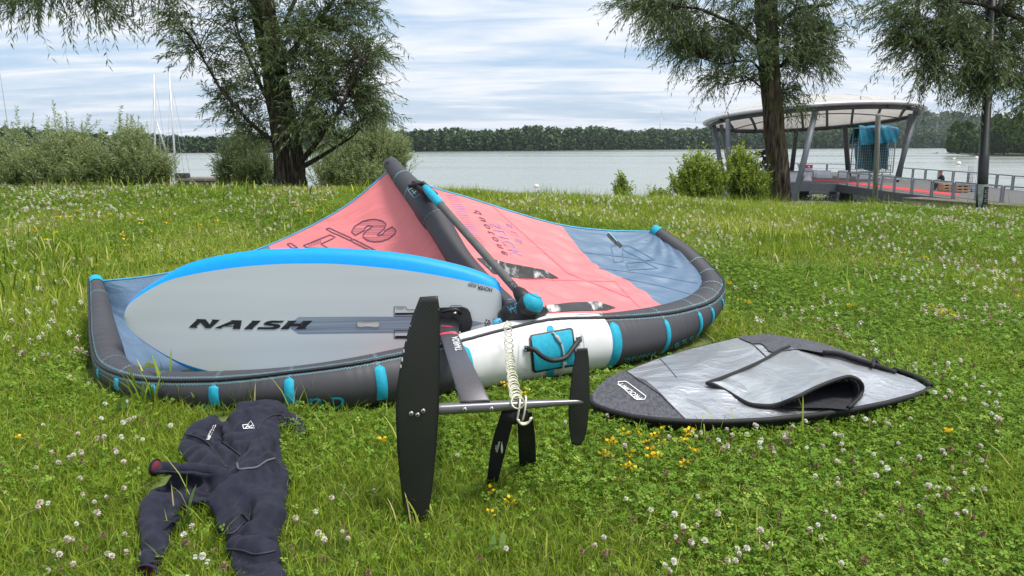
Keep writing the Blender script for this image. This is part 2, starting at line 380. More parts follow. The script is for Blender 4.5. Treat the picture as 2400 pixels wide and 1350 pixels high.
# buoys and a distant boat
M['buoy_w'] = mat('buoy_white', (.72, .68, .62), .4, var=.1); M['buoy_o'] = mat('buoy_orange', (.6, .17, .05), .4)
def lakeY(py): return (H-LAKE)/math.tan(PITCH + math.atan((py-675)/FPX))
def buoy(px, py, r, lab):
    Yd = lakeY(py+r*.5); c = P(px, py, Yd); R = r*mpp(px, py, Yd); z0 = LAKE+R*.35
    t = thing('buoy', (c.x, Yd, LAKE), lab, 'buoy', 'buoys on the lake')
    n = 14
    def ball(lo, hi):
        v, f = [], []
        for i in range(7):
            a = lo+(hi-lo)*i/6
            for k in range(n): v.append((c.x+R*math.cos(a)*math.cos(2*math.pi*k/n), Yd+R*math.cos(a)*math.sin(2*math.pi*k/n), z0+R*math.sin(a)))
        for i in range(6):
            for k in range(n): f.append((i*n+k, i*n+(k+1) % n, (i+1)*n+(k+1) % n, (i+1)*n+k))
        return v, f
    MB().add(*ball(-.15, 1.56)).build('float', M['buoy_w'], t); MB().add(*ball(-1.4, -.16)).build('hull_band', M['buoy_o'], t)
    MB().tube([(c.x, Yd, z0+R*.9), (c.x, Yd, z0+R*1.25)], R*.14, 6).build('eye', M['pylon'], t)
buoy(1257, 436, 6, 'pale buoy floating alone in front of the grass edge')
buoy(2247, 383, 5.5, 'white and orange buoy, nearest the pier')
buoy(2289, 370, 4, 'small buoy close beside the lamp post')
buoy(2236, 372, 3.2, 'smallest buoy off the tip of the promontory')
Yd = lakeY(359.5); c = P(2193, 358, Yd); s = mpp(2193, 358, Yd)
t = thing('rowing_boat', (c.x, Yd, LAKE), 'tiny dark boat lying off the promontory tip', 'boat')
v = []; L_, W_ = 7*s, 2.0*s
for i in range(9):
    u = i/8*2-1; ww = W_*math.sqrt(max(.02, 1-u*u*.9))
    for (a, zz_) in ((-1, .9), (-.75, 0), (0, -.3), (.75, 0), (1, .9)): v.append((c.x+u*L_, Yd+a*ww, LAKE+zz_*(.8*s)+.25*s*u*u))
M['boat_dark'] = mat('boat_dark_hull', (.03, .03, .035), .5)
mo('hull', v, grid_faces(9, 5), M['boat_dark'], t)
MB().bar((c.x-.3*L_, Yd-W_, LAKE+.7*s), (c.x-.3*L_, Yd+W_, LAKE+.7*s), .5*s, .15*s).build('thwart', M['far_trunk'], t)
MB().box((c.x+.45*L_, Yd, LAKE+1.5*s), 2.2*s, 1.6*s, 2.0*s).build('outboard_motor', M['boat_dark'], t)
# ================================================================== TREES AND SHRUBS
def bark_mat(name, a, b, moss=None):
    m = bpy.data.materials.new(name); m.use_nodes = True; t = m.node_tree; bs = t.nodes['Principled BSDF']
    g = t.nodes.new('ShaderNodeTexCoord'); mp = t.nodes.new('ShaderNodeMapping'); mp.inputs['Scale'].default_value = (1, 1, .16); t.links.new(g.outputs['Object'], mp.inputs[0])
    n = t.nodes.new('ShaderNodeTexNoise'); n.inputs['Scale'].default_value = 24; n.inputs['Detail'].default_value = 6; n.inputs['Distortion'].default_value = .6; t.links.new(mp.outputs[0], n.inputs['Vector'])
    r = t.nodes.new('ShaderNodeValToRGB'); r.color_ramp.elements[0].position = .36; r.color_ramp.elements[1].position = .66
    r.color_ramp.elements[0].color = (*a, 1); r.color_ramp.elements[1].color = (*b, 1); t.links.new(n.outputs['Fac'], r.inputs[0]); c = r.outputs[0]
    if moss:
        n3 = t.nodes.new('ShaderNodeTexNoise'); n3.inputs['Scale'].default_value = 3.2; n3.inputs['Detail'].default_value = 5; t.links.new(g.outputs['Object'], n3.inputs['Vector'])
        r3 = t.nodes.new('ShaderNodeValToRGB'); r3.color_ramp.elements[0].position = .52; r3.color_ramp.elements[1].position = .66; t.links.new(n3.outputs['Fac'], r3.inputs[0])
        mm = t.nodes.new('ShaderNodeMix'); mm.data_type = 'RGBA'; t.links.new(r3.outputs[0], mm.inputs['Factor']); t.links.new(c, mm.inputs['A']); mm.inputs['B'].default_value = (*moss, 1); c = mm.outputs['Result']
    t.links.new(c, bs.inputs['Base Color']); bs.inputs['Roughness'].default_value = .95; bs.inputs['Specular IOR Level'].default_value = .15
    b_ = t.nodes.new('ShaderNodeBump'); b_.inputs['Strength'].default_value = 1.0; b_.inputs['Distance'].default_value = .08; t.links.new(n.outputs['Fac'], b_.inputs['Height']); t.links.new(b_.outputs[0], bs.inputs['Normal'])
    return m
M['bark_dark'] = bark_mat('willow_bark_dark', (.012, .010, .008), (.095, .078, .06), (.055, .052, .025))
M['bark_brown'] = bark_mat('willow_bark_brown', (.024, .017, .012), (.165, .132, .10), (.10, .085, .04))
M['bark_scar'] = bark_mat('bare_wood_scar', (.08, .065, .05), (.24, .20, .165))
M['twig'] = mat('twig_bark', (.045, .036, .02), .9, var=.3)
M['willow_leaf'] = leaf_mat('willow_leaves', [(0, (.032, .058, .012)), (.45, (.082, .132, .030)), (.8, (.15, .20, .07)), (1, (.27, .31, .16))], .45, .40, back=(.17, .22, .11))
M['sallow_leaf'] = leaf_mat('sallow_leaves', [(0, (.09, .14, .028)), (.5, (.24, .30, .085)), (.85, (.36, .42, .17)), (1, (.46, .50, .29))], .5, .45, back=(.31, .37, .18))
M['sallow_dark_leaf'] = leaf_mat('dark_sallow_leaves', [(0, (.045, .085, .018)), (.5, (.115, .175, .045)), (1, (.24, .29, .11))], .5, .42, back=(.20, .255, .12))
M['alder_leaf'] = leaf_mat('alder_leaves', [(0, (.08, .13, .014)), (.5, (.23, .32, .04)), (1, (.40, .48, .09))], .45, .42)

def leaves(B, D, ln, wd):
    n = len(B); D = D/(np.linalg.norm(D, axis=1)[:, None]+1e-9)
    s = np.cross(D, rand_unit(n)); s /= np.linalg.norm(s, axis=1)[:, None]+1e-9
    ln = np.asarray(ln).reshape(-1, 1); wd = np.asarray(wd).reshape(-1, 1)
    dn = np.array([0, 0, -1.0])*ln*.12
    return np.stack([B, B+D*ln*.42+s*wd*.5, B+D*ln+dn, B+D*ln*.42-s*wd*.5], 1)
class Foliage:
    def __init__(s): s.lv, s.lr, s.tw, s.br = [], [], [], MB()
    def twig(s, S, d, ln, droop, n, ll, lw, shade=.5):
        d = np.asarray(d, float); d /= np.linalg.norm(d)
        t = np.linspace(.08, 1, n) + rng.uniform(-.03, .03, n)
        Pp = S + np.outer(t, d)*ln + np.outer(t**2, [0, 0, -1.0])*droop*ln
        T = d + np.outer(2*t, [0, 0, -1.0])*droop
        sd = np.cross(T, rand_unit(1)); sd /= np.linalg.norm(sd, axis=1)[:, None]+1e-9
        sg = np.where(np.arange(n) % 2 == 0, 1, -1)[:, None]
        D = T/np.linalg.norm(T, axis=1)[:, None]*.85 + sd*sg*.62 + rng.normal(0, .22, (n, 3)) + np.array([0, 0, -.12])
        s.lv.append(leaves(Pp, D, ll*rng.uniform(.65, 1.15, n), lw*rng.uniform(.75, 1.2, n)))
        s.lr.append(np.clip(rng.normal(shade, .2, n), 0, 1))
        q = S + np.outer([0, .5, 1], d)*ln + np.outer([0, .25, 1.0], [0, 0, -1.0])*droop*ln
        w_ = np.cross(d, [0.3, 1, 0.2]); w_ = w_/np.linalg.norm(w_)*.0022*(ln/.4)
        for i in range(2): s.tw.append([q[i]-w_, q[i]+w_, q[i+1]+w_*(.55 if i else .8), q[i+1]-w_*(.55 if i else .8)])
    def branch(s, A, B, r0, r1, sag, ntw, tl, droop, nl, ll, lw, up=.25, shade=.5, start=.3):
        A, B = Vector(A), Vector(B); ln = (B-A).length
        pts = [A.lerp(B, t) + Vector((0, 0, 1))*(sag*ln*4*t*(1-t)) + Vector(rng.normal(0, .015, 3))*ln*(1 if 0 < t < 1 else 0) for t in (0, .25, .5, .75, 1)]
        s.br.tube(pts, [r0, r0*.75+r1*.25, (r0+r1)/2, r0*.3+r1*.7, r1], 5, False)
        bd = np.array((B-A).normalized())
        for k in range(ntw):
            t = start + (1-start)*((k+rng.random())/ntw)
            i = min(int(t*4), 3); p = np.array(pts[i].lerp(pts[i+1], t*4-i))
            d = bd*.7 + rand_unit(1)[0]*.9 + np.array([0, 0, up])
            s.twig(p, d, tl*rng.uniform(.6, 1.25), droop*rng.uniform(.5, 1.5), nl, ll, lw, shade)
    def build(s, root, leafmat, crown='crown'):
        quads_np(crown, np.concatenate(s.lv), 4, leafmat, root, rnd=np.concatenate(s.lr))
        tag(quads_np('twigs', np.array(s.tw), 4, M['twig'], root), kind='stuff')
        if s.br.v: s.br.build('limbs', M['bark_dark'], root)

def px_path(pts, Y, dY=None):
    out_ = []
    for i, p in enumerate(pts):
        y = Y if dY is None else Y + dY[i]
        out_.append((P(p[0], p[1], y), .9*p[2]*mpp(p[0], p[1], y) if len(p) > 2 else None))
    return out_
def bark_trunk(path, n=44, seg=90, rough=.13, seed=0):
    """trunk with ridged, uneven section"""
    A = np.array([list(p)+[r] for p, r in path]); S = resample(A, seg); pts = [Vector(q[:3]) for q in S]; v = []
    for i, (p, r, (t, a, b)) in enumerate(zip(pts, S[:, 3], frames(pts))):
        for k in range(n):
            q = 2*math.pi*k/n
            rr = r*(1 + rough*math.sin(q*5+seed+.4*math.sin(i*.21)) *.5 + rough*.8*math.sin(q*9+i*.13+seed*2) + rough*.45*math.sin(q*17-i*.23+math.sin(i*.4)))
            v.append(p + a*(rr*math.cos(q)) + b*(rr*math.sin(q)))
    f = [(i*n+k, i*n+(k+1) % n, (i+1)*n+(k+1) % n, (i+1)*n+k) for i in range(seg-1) for k in range(n)]
    f.append(tuple(range((seg-1)*n, seg*n)))
    return v, f
def willow(name, label, Y, trunk, limbs, blobs, bark, leafm, tl=.42, nl=17, ll=.10, lw=.0165, flare=.98):
    tp = px_path(trunk, Y); b = tp[0][0]; zb = float(gz(b.x, b.y))
    root = thing(name, (b.x, b.y, zb-.05), label, 'tree', 'willow trees on the bank')
    path = [(Vector((b.x, b.y, zb-.25)), tp[0][1]*flare*1.1)] + [(p, r*(flare if i == 0 else 1)) for i, (p, r) in enumerate(tp)]
    v, f = bark_trunk(path, seed=Y); mo('trunk', v, f, bark, root)
    F = Foliage(); lp = []
    for lim in limbs:
        q = px_path([l[:3] for l in lim], Y, [l[3] for l in lim])
        A = resample(np.array([list(p)+[r] for p, r in q]), 18)
        F.br.tube([Vector(a[:3]) for a in A], list(A[:, 3]*.62), 8, False); lp += [Vector(a[:3]) for a in A]
    lp += [p for p, r in tp[2:]]
    for (cx_, cy_, rx, ry, dY, nb, ntw, dr) in blobs:
        c = np.array(P(cx_, cy_, Y+dY)); s = mpp(cx_, cy_, Y+dY)
        for k in range(int(nb*.88+.5)):
            e = crown_points(1, c, (rx*s, max(rx, ry)*s*.85, ry*s), .25)[0]; E = Vector(e)
            near = sorted(lp, key=lambda p: (p-E).length + max(0, p.z-E.z)*1.2)[int(rng.integers(0, 4))]
            d = E-near; A = near if d.length < 1.5 else E - d.normalized()*rng.uniform(.9, 1.5)
            F.branch(A, E, .009 if d.length < 1.5 else .012, .003, .08, ntw, tl, dr, nl, ll, lw, .15, float(np.clip(.45+.15*rng.normal(), .2, .8)))
    F.build(root, leafm)
    return root
tree_left = willow('willow_tree', 'large leaning willow with thick dark trunk left of the wing, bushes at its foot', 11.5,
    [(684, 442, 38), (680, 395, 35), (672, 330, 34), (655, 230, 31), (640, 130, 29), (622, 40, 28), (606, -60, 26), (590, -220, 20), (585, -380, 9)],
    [[(692, 392, 14, 0), (735, 345, 11, -.2), (800, 250, 8, -.4), (850, 140, 4, -.5)], [(694, 400, 12, 0), (760, 362, 8, .1), (830, 318, 4, .2)],
     [(664, 350, 12, 0), (590, 292, 8, -.2), (520, 215, 6, -.2), (455, 100, 3, -.3)], [(662, 300, 12, 0), (610, 200, 8, .3), (560, 80, 5, .5), (530, -30, 3, .5)],
     [(645, 170, 14, 0), (725, 70, 10, .2), (815, -40, 6, .4), (870, -140, 3, .4)], [(612, 10, 16, 0), (500, -55, 12, -.5), (300, -50, 8, -1.2), (90, -30, 4, -1.6)],
     [(640, 120, 10, 0), (700, -20, 8, .6), (760, -150, 5, .8)], [(690, 370, 9, .1), (720, 290, 7, .5), (745, 180, 5, .8), (760, 60, 3, .9)]],
    [(745, 90, 105, 95, .1, 30, 9, .25), (800, 190, 85, 75, -.1, 28, 9, .25), (775, 285, 85, 45, 0, 20, 9, .25), (868, 110, 38, 75, 0, 14, 9, .3), (868, 225, 42, 60, 0, 14, 9, .35),
     (820, 30, 80, 60, .2, 16, 9, .25), (720, 230, 55, 90, -.5, 16, 9, .3), (700, 60, 60, 80, -.5, 12, 9, .3), (540, 120, 80, 75, 0, 12, 8, .2), (570, 220, 55, 60, 0, 11, 8, .2),
     (530, 235, 45, 65, 0, 7, 7, .2), (585, 298, 50, 38, 0, 8, 8, .2), (450, 105, 48, 32, 0, 6, 8, .2), (560, 25, 95, 45, 0, 14, 8, .25), (620, 110, 55, 100, -.45, 12, 9, .3),
     (650, -80, 240, 75, 0, 44, 9, .3), (800, -60, 120, 70, 0, 14, 9, .3), (265, 14, 70, 30, -1.2, 9, 8, .4), (110, 0, 90, 16, -1.5, 8, 8, .4), (405, 18, 70, 34, -.6, 10, 8, .35),
     (25, 2, 50, 14, -1.5, 4, 9, .5), (200, -70, 240, 40, -1.2, 22, 9, .4), (600, -200, 220, 110, .2, 30, 9, .3)],
    M['bark_dark'], M['willow_leaf'])
# torn strip of bare wood on the left trunk
def scar(root, pts, Y, push):
    v = []
    for (px, py, hw) in pts:
        for a in (-1, -.4, .4, 1):
            p = P(px+a*hw, py, Y); v.append(p + Vector((0, -push*(1-.25*a*a), 0)))
    mo('bare_wood_scar', v, grid_faces(len(pts), 4), M['bark_scar'], root)
tree_mid = willow('willow_tree', 'straight brown willow with ridged bark standing in front of the canopy pier', 13.0,
    [(1829, 472, 26), (1824, 400, 25), (1816, 320, 24.5), (1808, 220, 24), (1801, 120, 24), (1796, 20, 25), (1790, -100, 22), (1785, -260, 17), (1782, -380, 8)],
    [[(1802, 130, 12, 0), (1730, 60, 8, -.2), (1640, 20, 6, -.3), (1540, 10, 3, -.4)], [(1806, 190, 7, 0), (1760, 140, 5, -.3), (1690, 150, 3, -.4), (1620, 130, 2, -.4)],
     [(1800, 70, 12, 0), (1870, 20, 9, .2), (1950, 10, 5, .3)], [(1806, 180, 7, 0), (1860, 120, 5, .3), (1910, 130, 3, .3)], [(1794, -20, 12, 0), (1700, -70, 8, .4), (1560, -80, 4, .4)],
     [(1794, -20, 12, 0), (1890, -90, 8, -.4), (1980, -70, 4, -.4)], [(1808, 225, 5, 0), (1760, 185, 4, -.4), (1700, 200, 2, -.5)]],
    [(1600, 55, 90, 50, -.2, 24, 9, .5), (1545, 15, 95, 34, -.3, 18, 9, .5), (1650, 115, 75, 55, -.2, 20, 9, .55), (1580, 108, 45, 34, -.2, 8, 9, .6), (1720, 55, 80, 60, 0, 22, 9, .4),
     (1745, 165, 60, 50, -.2, 10, 8, .5), (1668, 190, 34, 24, -.3, 6, 8, .6), (1860, 55, 85, 60, .1, 24, 9, .4), (1935, 45, 50, 50, .2, 14, 9, .5), (1908, 135, 50, 55, .2, 16, 9, .5),
     (1862, 200, 34, 50, .1, 9, 9, .5), (1880, 100, 65, 60, -.3, 15, 9, .5), (1470, 12, 45, 20, -.3, 6, 9, .5), (1800, -60, 330, 70, 0, 50, 9, .4), (1790, 80, 60, 90, -.5, 10, 9, .4), (1800, -180, 260, 90, 0, 30, 9, .3)],
    M['bark_brown'], M['willow_leaf'])
tree_right = willow('willow_tree', 'willow whose crown hangs in from the right edge over the lamp post', 12.0,
    [(2475, 500, 30), (2468, 380, 28), (2455, 250, 27), (2440, 100, 26), (2425, -40, 24), (2410, -200, 17), (2400, -340, 8)],
    [[(2440, 90, 14, 0), (2390, 40, 12, -.3), (2300, 10, 8, -.6), (2150, -10, 4, -.8)], [(2450, 180, 9, 0), (2380, 130, 6, -.3), (2260, 100, 4, -.5), (2150, 120, 2, -.6)],
     [(2430, 10, 12, 0), (2360, -60, 8, .3), (2230, -80, 4, .3)], [(2452, 240, 7, 0), (2400, 210, 5, -.3), (2330, 190, 3, -.4)]],
    [(2150, 35, 85, 50, -.6, 22, 9, .5), (2235, 90, 90, 65, -.5, 26, 9, .5), (2185, 150, 55, 42, -.6, 13, 9, .55), (2305, 145, 70, 60, -.4, 22, 9, .5), (2260, 40, 120, 65, -.2, 26, 9, .4),
     (2355, 70, 75, 85, -.1, 26, 9, .4), (2385, 185, 42, 45, -.2, 12, 9, .5), (2396, 262, 26, 20, -.2, 5, 8, .5), (2285, 205, 60, 26, -.4, 11, 9, .6), (2120, 95, 34, 34, -.6, 8, 9, .55),
     (2300, -60, 230, 70, 0, 40, 9, .4), (2060, 14, 30, 22, -.7, 5, 9, .5), (2480, 120, 80, 120, .3, 20, 9, .4), (2420, -180, 200, 90, 0, 24, 9, .3)],
    M['bark_dark'], M['willow_leaf'])

DENS = 1.9
def shrub(label, px, py_base, Y, lobes, leafm, ll, lw, nl=12, tl=.30, group=None, shoots=(), cat='bush'):
    b = P(px, py_base, Y); zb = float(gz(b.x, Y)); root = thing('shrub', (b.x, Y, zb-.02), label, cat, group)
    F = Foliage()
    for (cx_, cy_, rx, ry, dY, nb, ntw, sh) in lobes:
        c = np.array(P(cx_, cy_, Y+dY)); s = mpp(cx_, cy_, Y+dY)
        for k in range(int(nb*DENS)):
            e = Vector(crown_points(1, c, (rx*s, rx*s*.8, ry*s), .15)[0])
            gx = b.x + (e.x-b.x)*rng.uniform(.2, .6); gy = Y+dY+rng.uniform(-.3, .3); A = Vector((gx, gy, float(gz(gx, gy))-.05))
            if e.z < A.z+.1: e.z = A.z+.1+rng.random()*.3
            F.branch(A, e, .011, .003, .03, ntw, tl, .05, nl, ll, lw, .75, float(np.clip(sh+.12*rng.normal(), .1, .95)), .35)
    for (sx, sy0, sy1) in shoots:
        A = P(sx, sy0, Y); B = P(sx+rng.uniform(-6, 6), sy1, Y)
        F.twig(np.array(A), np.array(B-A), (B-A).length, -.0, int(10+(sy0-sy1)*.45), ll*.9, lw*1.1, .75)
    F.build(root, leafm, 'foliage')
    return root
SG = 'willow shrubs along the bank'
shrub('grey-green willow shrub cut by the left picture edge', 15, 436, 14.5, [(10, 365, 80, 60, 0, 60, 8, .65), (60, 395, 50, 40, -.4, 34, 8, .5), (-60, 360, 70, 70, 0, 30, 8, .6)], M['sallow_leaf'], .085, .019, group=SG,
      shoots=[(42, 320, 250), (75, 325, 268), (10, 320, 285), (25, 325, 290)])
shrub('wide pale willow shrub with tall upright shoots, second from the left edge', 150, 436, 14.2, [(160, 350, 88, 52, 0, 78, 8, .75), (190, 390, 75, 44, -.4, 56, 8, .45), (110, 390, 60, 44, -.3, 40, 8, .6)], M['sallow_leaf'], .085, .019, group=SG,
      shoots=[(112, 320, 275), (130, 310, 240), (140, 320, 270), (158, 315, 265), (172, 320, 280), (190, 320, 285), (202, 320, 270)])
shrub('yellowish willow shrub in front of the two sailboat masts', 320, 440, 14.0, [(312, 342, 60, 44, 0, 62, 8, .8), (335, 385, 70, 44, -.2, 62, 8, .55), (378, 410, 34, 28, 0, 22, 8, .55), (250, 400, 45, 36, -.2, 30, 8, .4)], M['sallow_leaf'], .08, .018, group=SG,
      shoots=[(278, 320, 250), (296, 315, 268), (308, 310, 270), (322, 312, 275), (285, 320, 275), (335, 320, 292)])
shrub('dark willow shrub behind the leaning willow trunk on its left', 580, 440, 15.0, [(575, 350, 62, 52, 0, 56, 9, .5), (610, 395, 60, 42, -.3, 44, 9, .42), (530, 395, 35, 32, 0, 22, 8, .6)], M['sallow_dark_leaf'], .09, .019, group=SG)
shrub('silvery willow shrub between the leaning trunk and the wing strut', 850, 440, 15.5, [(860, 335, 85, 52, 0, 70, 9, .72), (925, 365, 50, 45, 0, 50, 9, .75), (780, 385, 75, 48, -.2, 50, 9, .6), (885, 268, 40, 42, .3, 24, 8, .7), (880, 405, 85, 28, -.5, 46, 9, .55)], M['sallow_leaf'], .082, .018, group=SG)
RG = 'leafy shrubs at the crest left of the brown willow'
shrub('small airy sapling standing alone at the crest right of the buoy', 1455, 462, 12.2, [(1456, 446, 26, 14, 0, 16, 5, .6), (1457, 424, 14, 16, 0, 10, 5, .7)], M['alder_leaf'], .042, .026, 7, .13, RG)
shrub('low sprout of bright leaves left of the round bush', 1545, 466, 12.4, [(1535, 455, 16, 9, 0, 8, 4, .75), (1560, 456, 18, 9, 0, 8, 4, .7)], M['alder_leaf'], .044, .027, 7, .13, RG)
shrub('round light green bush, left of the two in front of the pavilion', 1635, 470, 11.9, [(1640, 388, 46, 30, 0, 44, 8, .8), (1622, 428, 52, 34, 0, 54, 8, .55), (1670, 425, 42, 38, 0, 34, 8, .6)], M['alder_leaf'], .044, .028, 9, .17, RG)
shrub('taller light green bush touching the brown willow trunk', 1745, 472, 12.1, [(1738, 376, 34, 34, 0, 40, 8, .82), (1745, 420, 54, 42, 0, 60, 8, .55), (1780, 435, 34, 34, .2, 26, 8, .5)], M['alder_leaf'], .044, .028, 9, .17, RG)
# ================================================================== QUAY, SAILBOATS, PIER, PAVILION
M['stone'] = mat('quay_stone', (.05, .045, .04), .9, var=.5, vscale=2.2, c2=(.16, .145, .125), bump=.8, bscale=9)
M['wood_old'] = mat('weathered_timber', (.10, .085, .065), .9, c2=(.22, .19, .15), vscale=6, stretch=(1, 1, 6), bump=.4)
qa, qb = P(412, 421, 34), P(560, 421, 34)
t = thing('quay_wall', ((qa.x+qb.x)/2, 34.8, LAKE-.3), 'low dark stone quay with a timber edge beyond the left bushes', 'quay')
MB().box(((qa.x+qb.x)/2, 35.0, (qa.z-.05+LAKE-.4)/2), qb.x-qa.x, 1.6, qa.z-.05-LAKE+.4).build('wall', M['stone'], t, False)
rr = random.Random(3)
x = qa.x; k = 0
while x < qb.x-.2:                                      # facing stones of the quay, each its own block
    wdt = rr.uniform(.32, .6)
    for lay in range(2):
        h = .24; mo('stone', *box((x+wdt/2, 34.17+rr.uniform(-.03, .02), qa.z-.22-lay*.27+rr.uniform(-.01, .01)), wdt*.94, .12, h, rr.uniform(-.03, .03)), M['stone'], t, False)
    x += wdt
MB().box(((qa.x+qb.x)/2, 34.9, qa.z+.0), qb.x-qa.x+.1, 1.75, .1).build('timber_edge', M['wood_old'], t, False)
bx = P(428, 416, 34.4)
t2 = thing('mooring_block', (bx.x, 34.4, qa.z+.05), 'dark timber mooring block lying on the end of the quay', 'mooring block')
MB().box((bx.x, 34.4, qa.z+.15), .5, .45, .19).build('block', M['boat_dark'], t2, False); MB().box((bx.x, 34.4, qa.z+.262), .44, .36, .03).build('cap', M['wood_old'], t2, False)

M['alu'] = mat('mast_aluminium', (.55, .56, .58), .4, .6, var=.05); M['gel'] = mat('boat_white_gelcoat', (.7, .7, .68), .3, var=.05); M['wire'] = mat('rig_wire', (.35, .36, .38), .4, .5)
M['flag_blue'] = mat('burgee_blue', (.02, .06, .45), .6)
def sailboat(top, foot, Y, lab, flag):
    T, B = P(top[0], top[1], Y), P(foot[0], foot[1], Y); z0 = LAKE+.55; d = (T-B); B = T - d*((T.z-z0)/d.z)
    t = thing('sailboat', (B.x, Y, LAKE), lab, 'sailboat', 'sailing dinghies moored behind the quay')
    v = []
    for i in range(13):
        u = i/12*2-1; ww = .78*(1-max(0, u)**2.2*.98)
        for a, z in ((-1, .62), (-.85, .1), (0, -.25), (.85, .1), (1, .62)): v.append((B.x+a*ww, Y+.4+u*2.2, LAKE+z+.12*max(0, u)))
    mo('hull', v, grid_faces(13, 5), M['gel'], t)
    mo('deck', [(p[0], p[1], p[2]) for i in range(13) for p in (v[i*5], v[i*5+4])], grid_faces(13, 2), M['gel'], t)
    mast = MB().tube([B, B.lerp(T, .5), T], [.055, .05, .035], 8).build('mast', M['alu'], t)
    MB().tube([B.lerp(T, .62)+Vector((-.28, 0, 0)), B.lerp(T, .62), B.lerp(T, .62)+Vector((.28, 0, 0))], .012, 5).build('spreader', M['alu'], mast)
    MB().tube([T, (B.x, Y+2.4, LAKE+.7)], .008, 4).tube([B.lerp(T, .9), (B.x+.7, Y-.1, LAKE+.6)], .008, 4).tube([B.lerp(T, .9), (B.x-.7, Y-.1, LAKE+.6)], .008, 4).build('rigging', M['wire'], t)
    MB().tube([B+Vector((0, -.05, .75)), B+Vector((.25, -1.9, .8))], .035, 8).build('boom', M['alu'], t)
    if flag:
        MB().tube([T, T+Vector((0, 0, .22))], .01, 5).build('flag_staff', M['alu'], mast)
        mo('flag', [T+Vector((-.05, 0, .12)), T+Vector((.06, .01, .12)), T+Vector((.06, .02, .22)), T+Vector((-.05, 0, .22)), T+Vector((-.05, .02, .12)), T+Vector((.06, .03, .12)), T+Vector((.06, .04, .22)), T+Vector((-.05, .02, .22))],
           [(0, 1, 2, 3), (7, 6, 5, 4), (0, 4, 5, 1), (3, 2, 6, 7), (1, 5, 6, 2), (0, 3, 7, 4)], M['flag_blue'], mast, False)
    return t, B, T
sailboat((361, 174), (363, 330), 37.5, 'sailing dinghy with the shorter upright bare mast, left of the pair', False)
bt, B_, T_ = sailboat((396, 166), (414, 430), 36.5, 'sailing dinghy with the taller leaning mast and a small blue flag', True)
MB().tube([P(367, 285, 36.3), P(390, 358, 36.3)], .04, 7).build('gaff', M['alu'], bt)
t = thing('sailboat', (P(-40, 330, 40).x, 40, LAKE), 'boat at the left picture edge showing only its thin rigging wire and spreader', 'sailboat', 'sailing dinghies moored behind the quay')
MB().tube([P(-20, 120, 40), P(-34, 430, 40)], .05, 7).build('mast', M['alu'], t); MB().tube([P(-8, 120, 40), P(19, 300, 40)], .014, 4).build('rigging', M['wire'], t)
MB().tube([P(-30, 290, 40), P(20, 291, 40)], .025, 5).build('spreader', M['alu'], t)

# ------------------------------------------------------------------ pier deck and walkway
M['deck'] = mat('deck_boards', (.075, .073, .07), .85, c2=(.13, .125, .12), vscale=5, stretch=(1, 8, 1), bump=.3)
M['steel'] = mat('grey_steel', (.095, .105, .12), .55, .1, var=.12, vscale=4); M['steel_dark'] = mat('dark_steel', (.035, .036, .04), .6, var=.2)
M['rail'] = mat('rail_galvanised', (.17, .18, .20), .5, .2, var=.1); M['carpet'] = mat('red_carpet', (.50, .035, .04), .95, var=.15, vscale=8)
M['white_cloth'] = mat('white_cloth', (.74, .74, .80), .85, var=.06, vscale=3, bump=.3, bscale=14); M['slab'] = mat('concrete', (.22, .215, .205), .9, c2=(.36, .35, .33), vscale=3, bump=.3)
ZD, KP = -2.2, 1.737
def D(px, py): return PG(px, py, ZD)
plat = [D(1640, 428.5), D(1962, 431), D(2120, 417.5), D(2090, 410), D(1960, 404), D(1760, 402), D(1640, 408)]
walk = [D(1962, 431), D(2100, 451), D(2250, 468), D(2420, 488), D(2560, 500), D(2600, 462), D(2420, 449.5), D(2270, 432), D(2120, 417.5)]
def slab(mb, poly, z0, z1):
    n = len(poly); v = [(p.x, p.y, z1) for p in poly]+[(p.x, p.y, z0) for p in poly]
    return mb.add(v, [tuple(range(n)), tuple(range(2*n-1, n-1, -1))]+[(i, i+n, (i+1) % n+n, (i+1) % n) for i in range(n)])
cen = (plat[0]+plat[2])/2
pier = thing('pier', (cen.x, cen.y, LAKE), 'grey steel pier deck on dark piles running from the bank to the round canopy', 'pier')
slab(MB(), plat, ZD-.16, ZD).build('platform_deck', M['deck'], pier, False); slab(MB(), walk, ZD-.12, ZD-.004).build('walkway_deck', M['deck'], pier, False)
def edge_beam(a, b, z0, z1, th, name, m, parent):
    d = (b-a).normalized(); nrm = Vector((-d.y, d.x, 0))*th/2
    v = [Vector((p.x, p.y, z))+s*nrm for p in (a, b) for z in (z0, z1) for s in (-1, 1)]
    return mo(name, v, [(0, 1, 3, 2), (4, 6, 7, 5), (0, 4, 5, 1), (2, 3, 7, 6), (0, 2, 6, 4), (1, 5, 7, 3)], m, parent, False)
dn = Vector((0, -.09, 0))
edge_beam(plat[0]+dn, plat[1]+dn, ZD-.62, ZD-.02, .12, 'edge_beam', M['steel'], pier)
for i in range(3): edge_beam(walk[i]+Vector((-.06, -.06, 0)), walk[i+1]+Vector((-.06, -.06, 0)), ZD-.62+.02*i, ZD-.03, .10, 'edge_beam', M['steel_dark'], pier)
for (px, py) in ((1892, 424), (1988, 427), (2000, 421), (1760, 424), (1830, 409), (1960, 408)):
    q = D(px, py); MB().tube([(q.x, q.y+.5, LAKE-1), (q.x, q.y+.5, ZD-.62)], .42 if px < 2000 else .28, 12).build('pile', M['steel_dark'], pier)
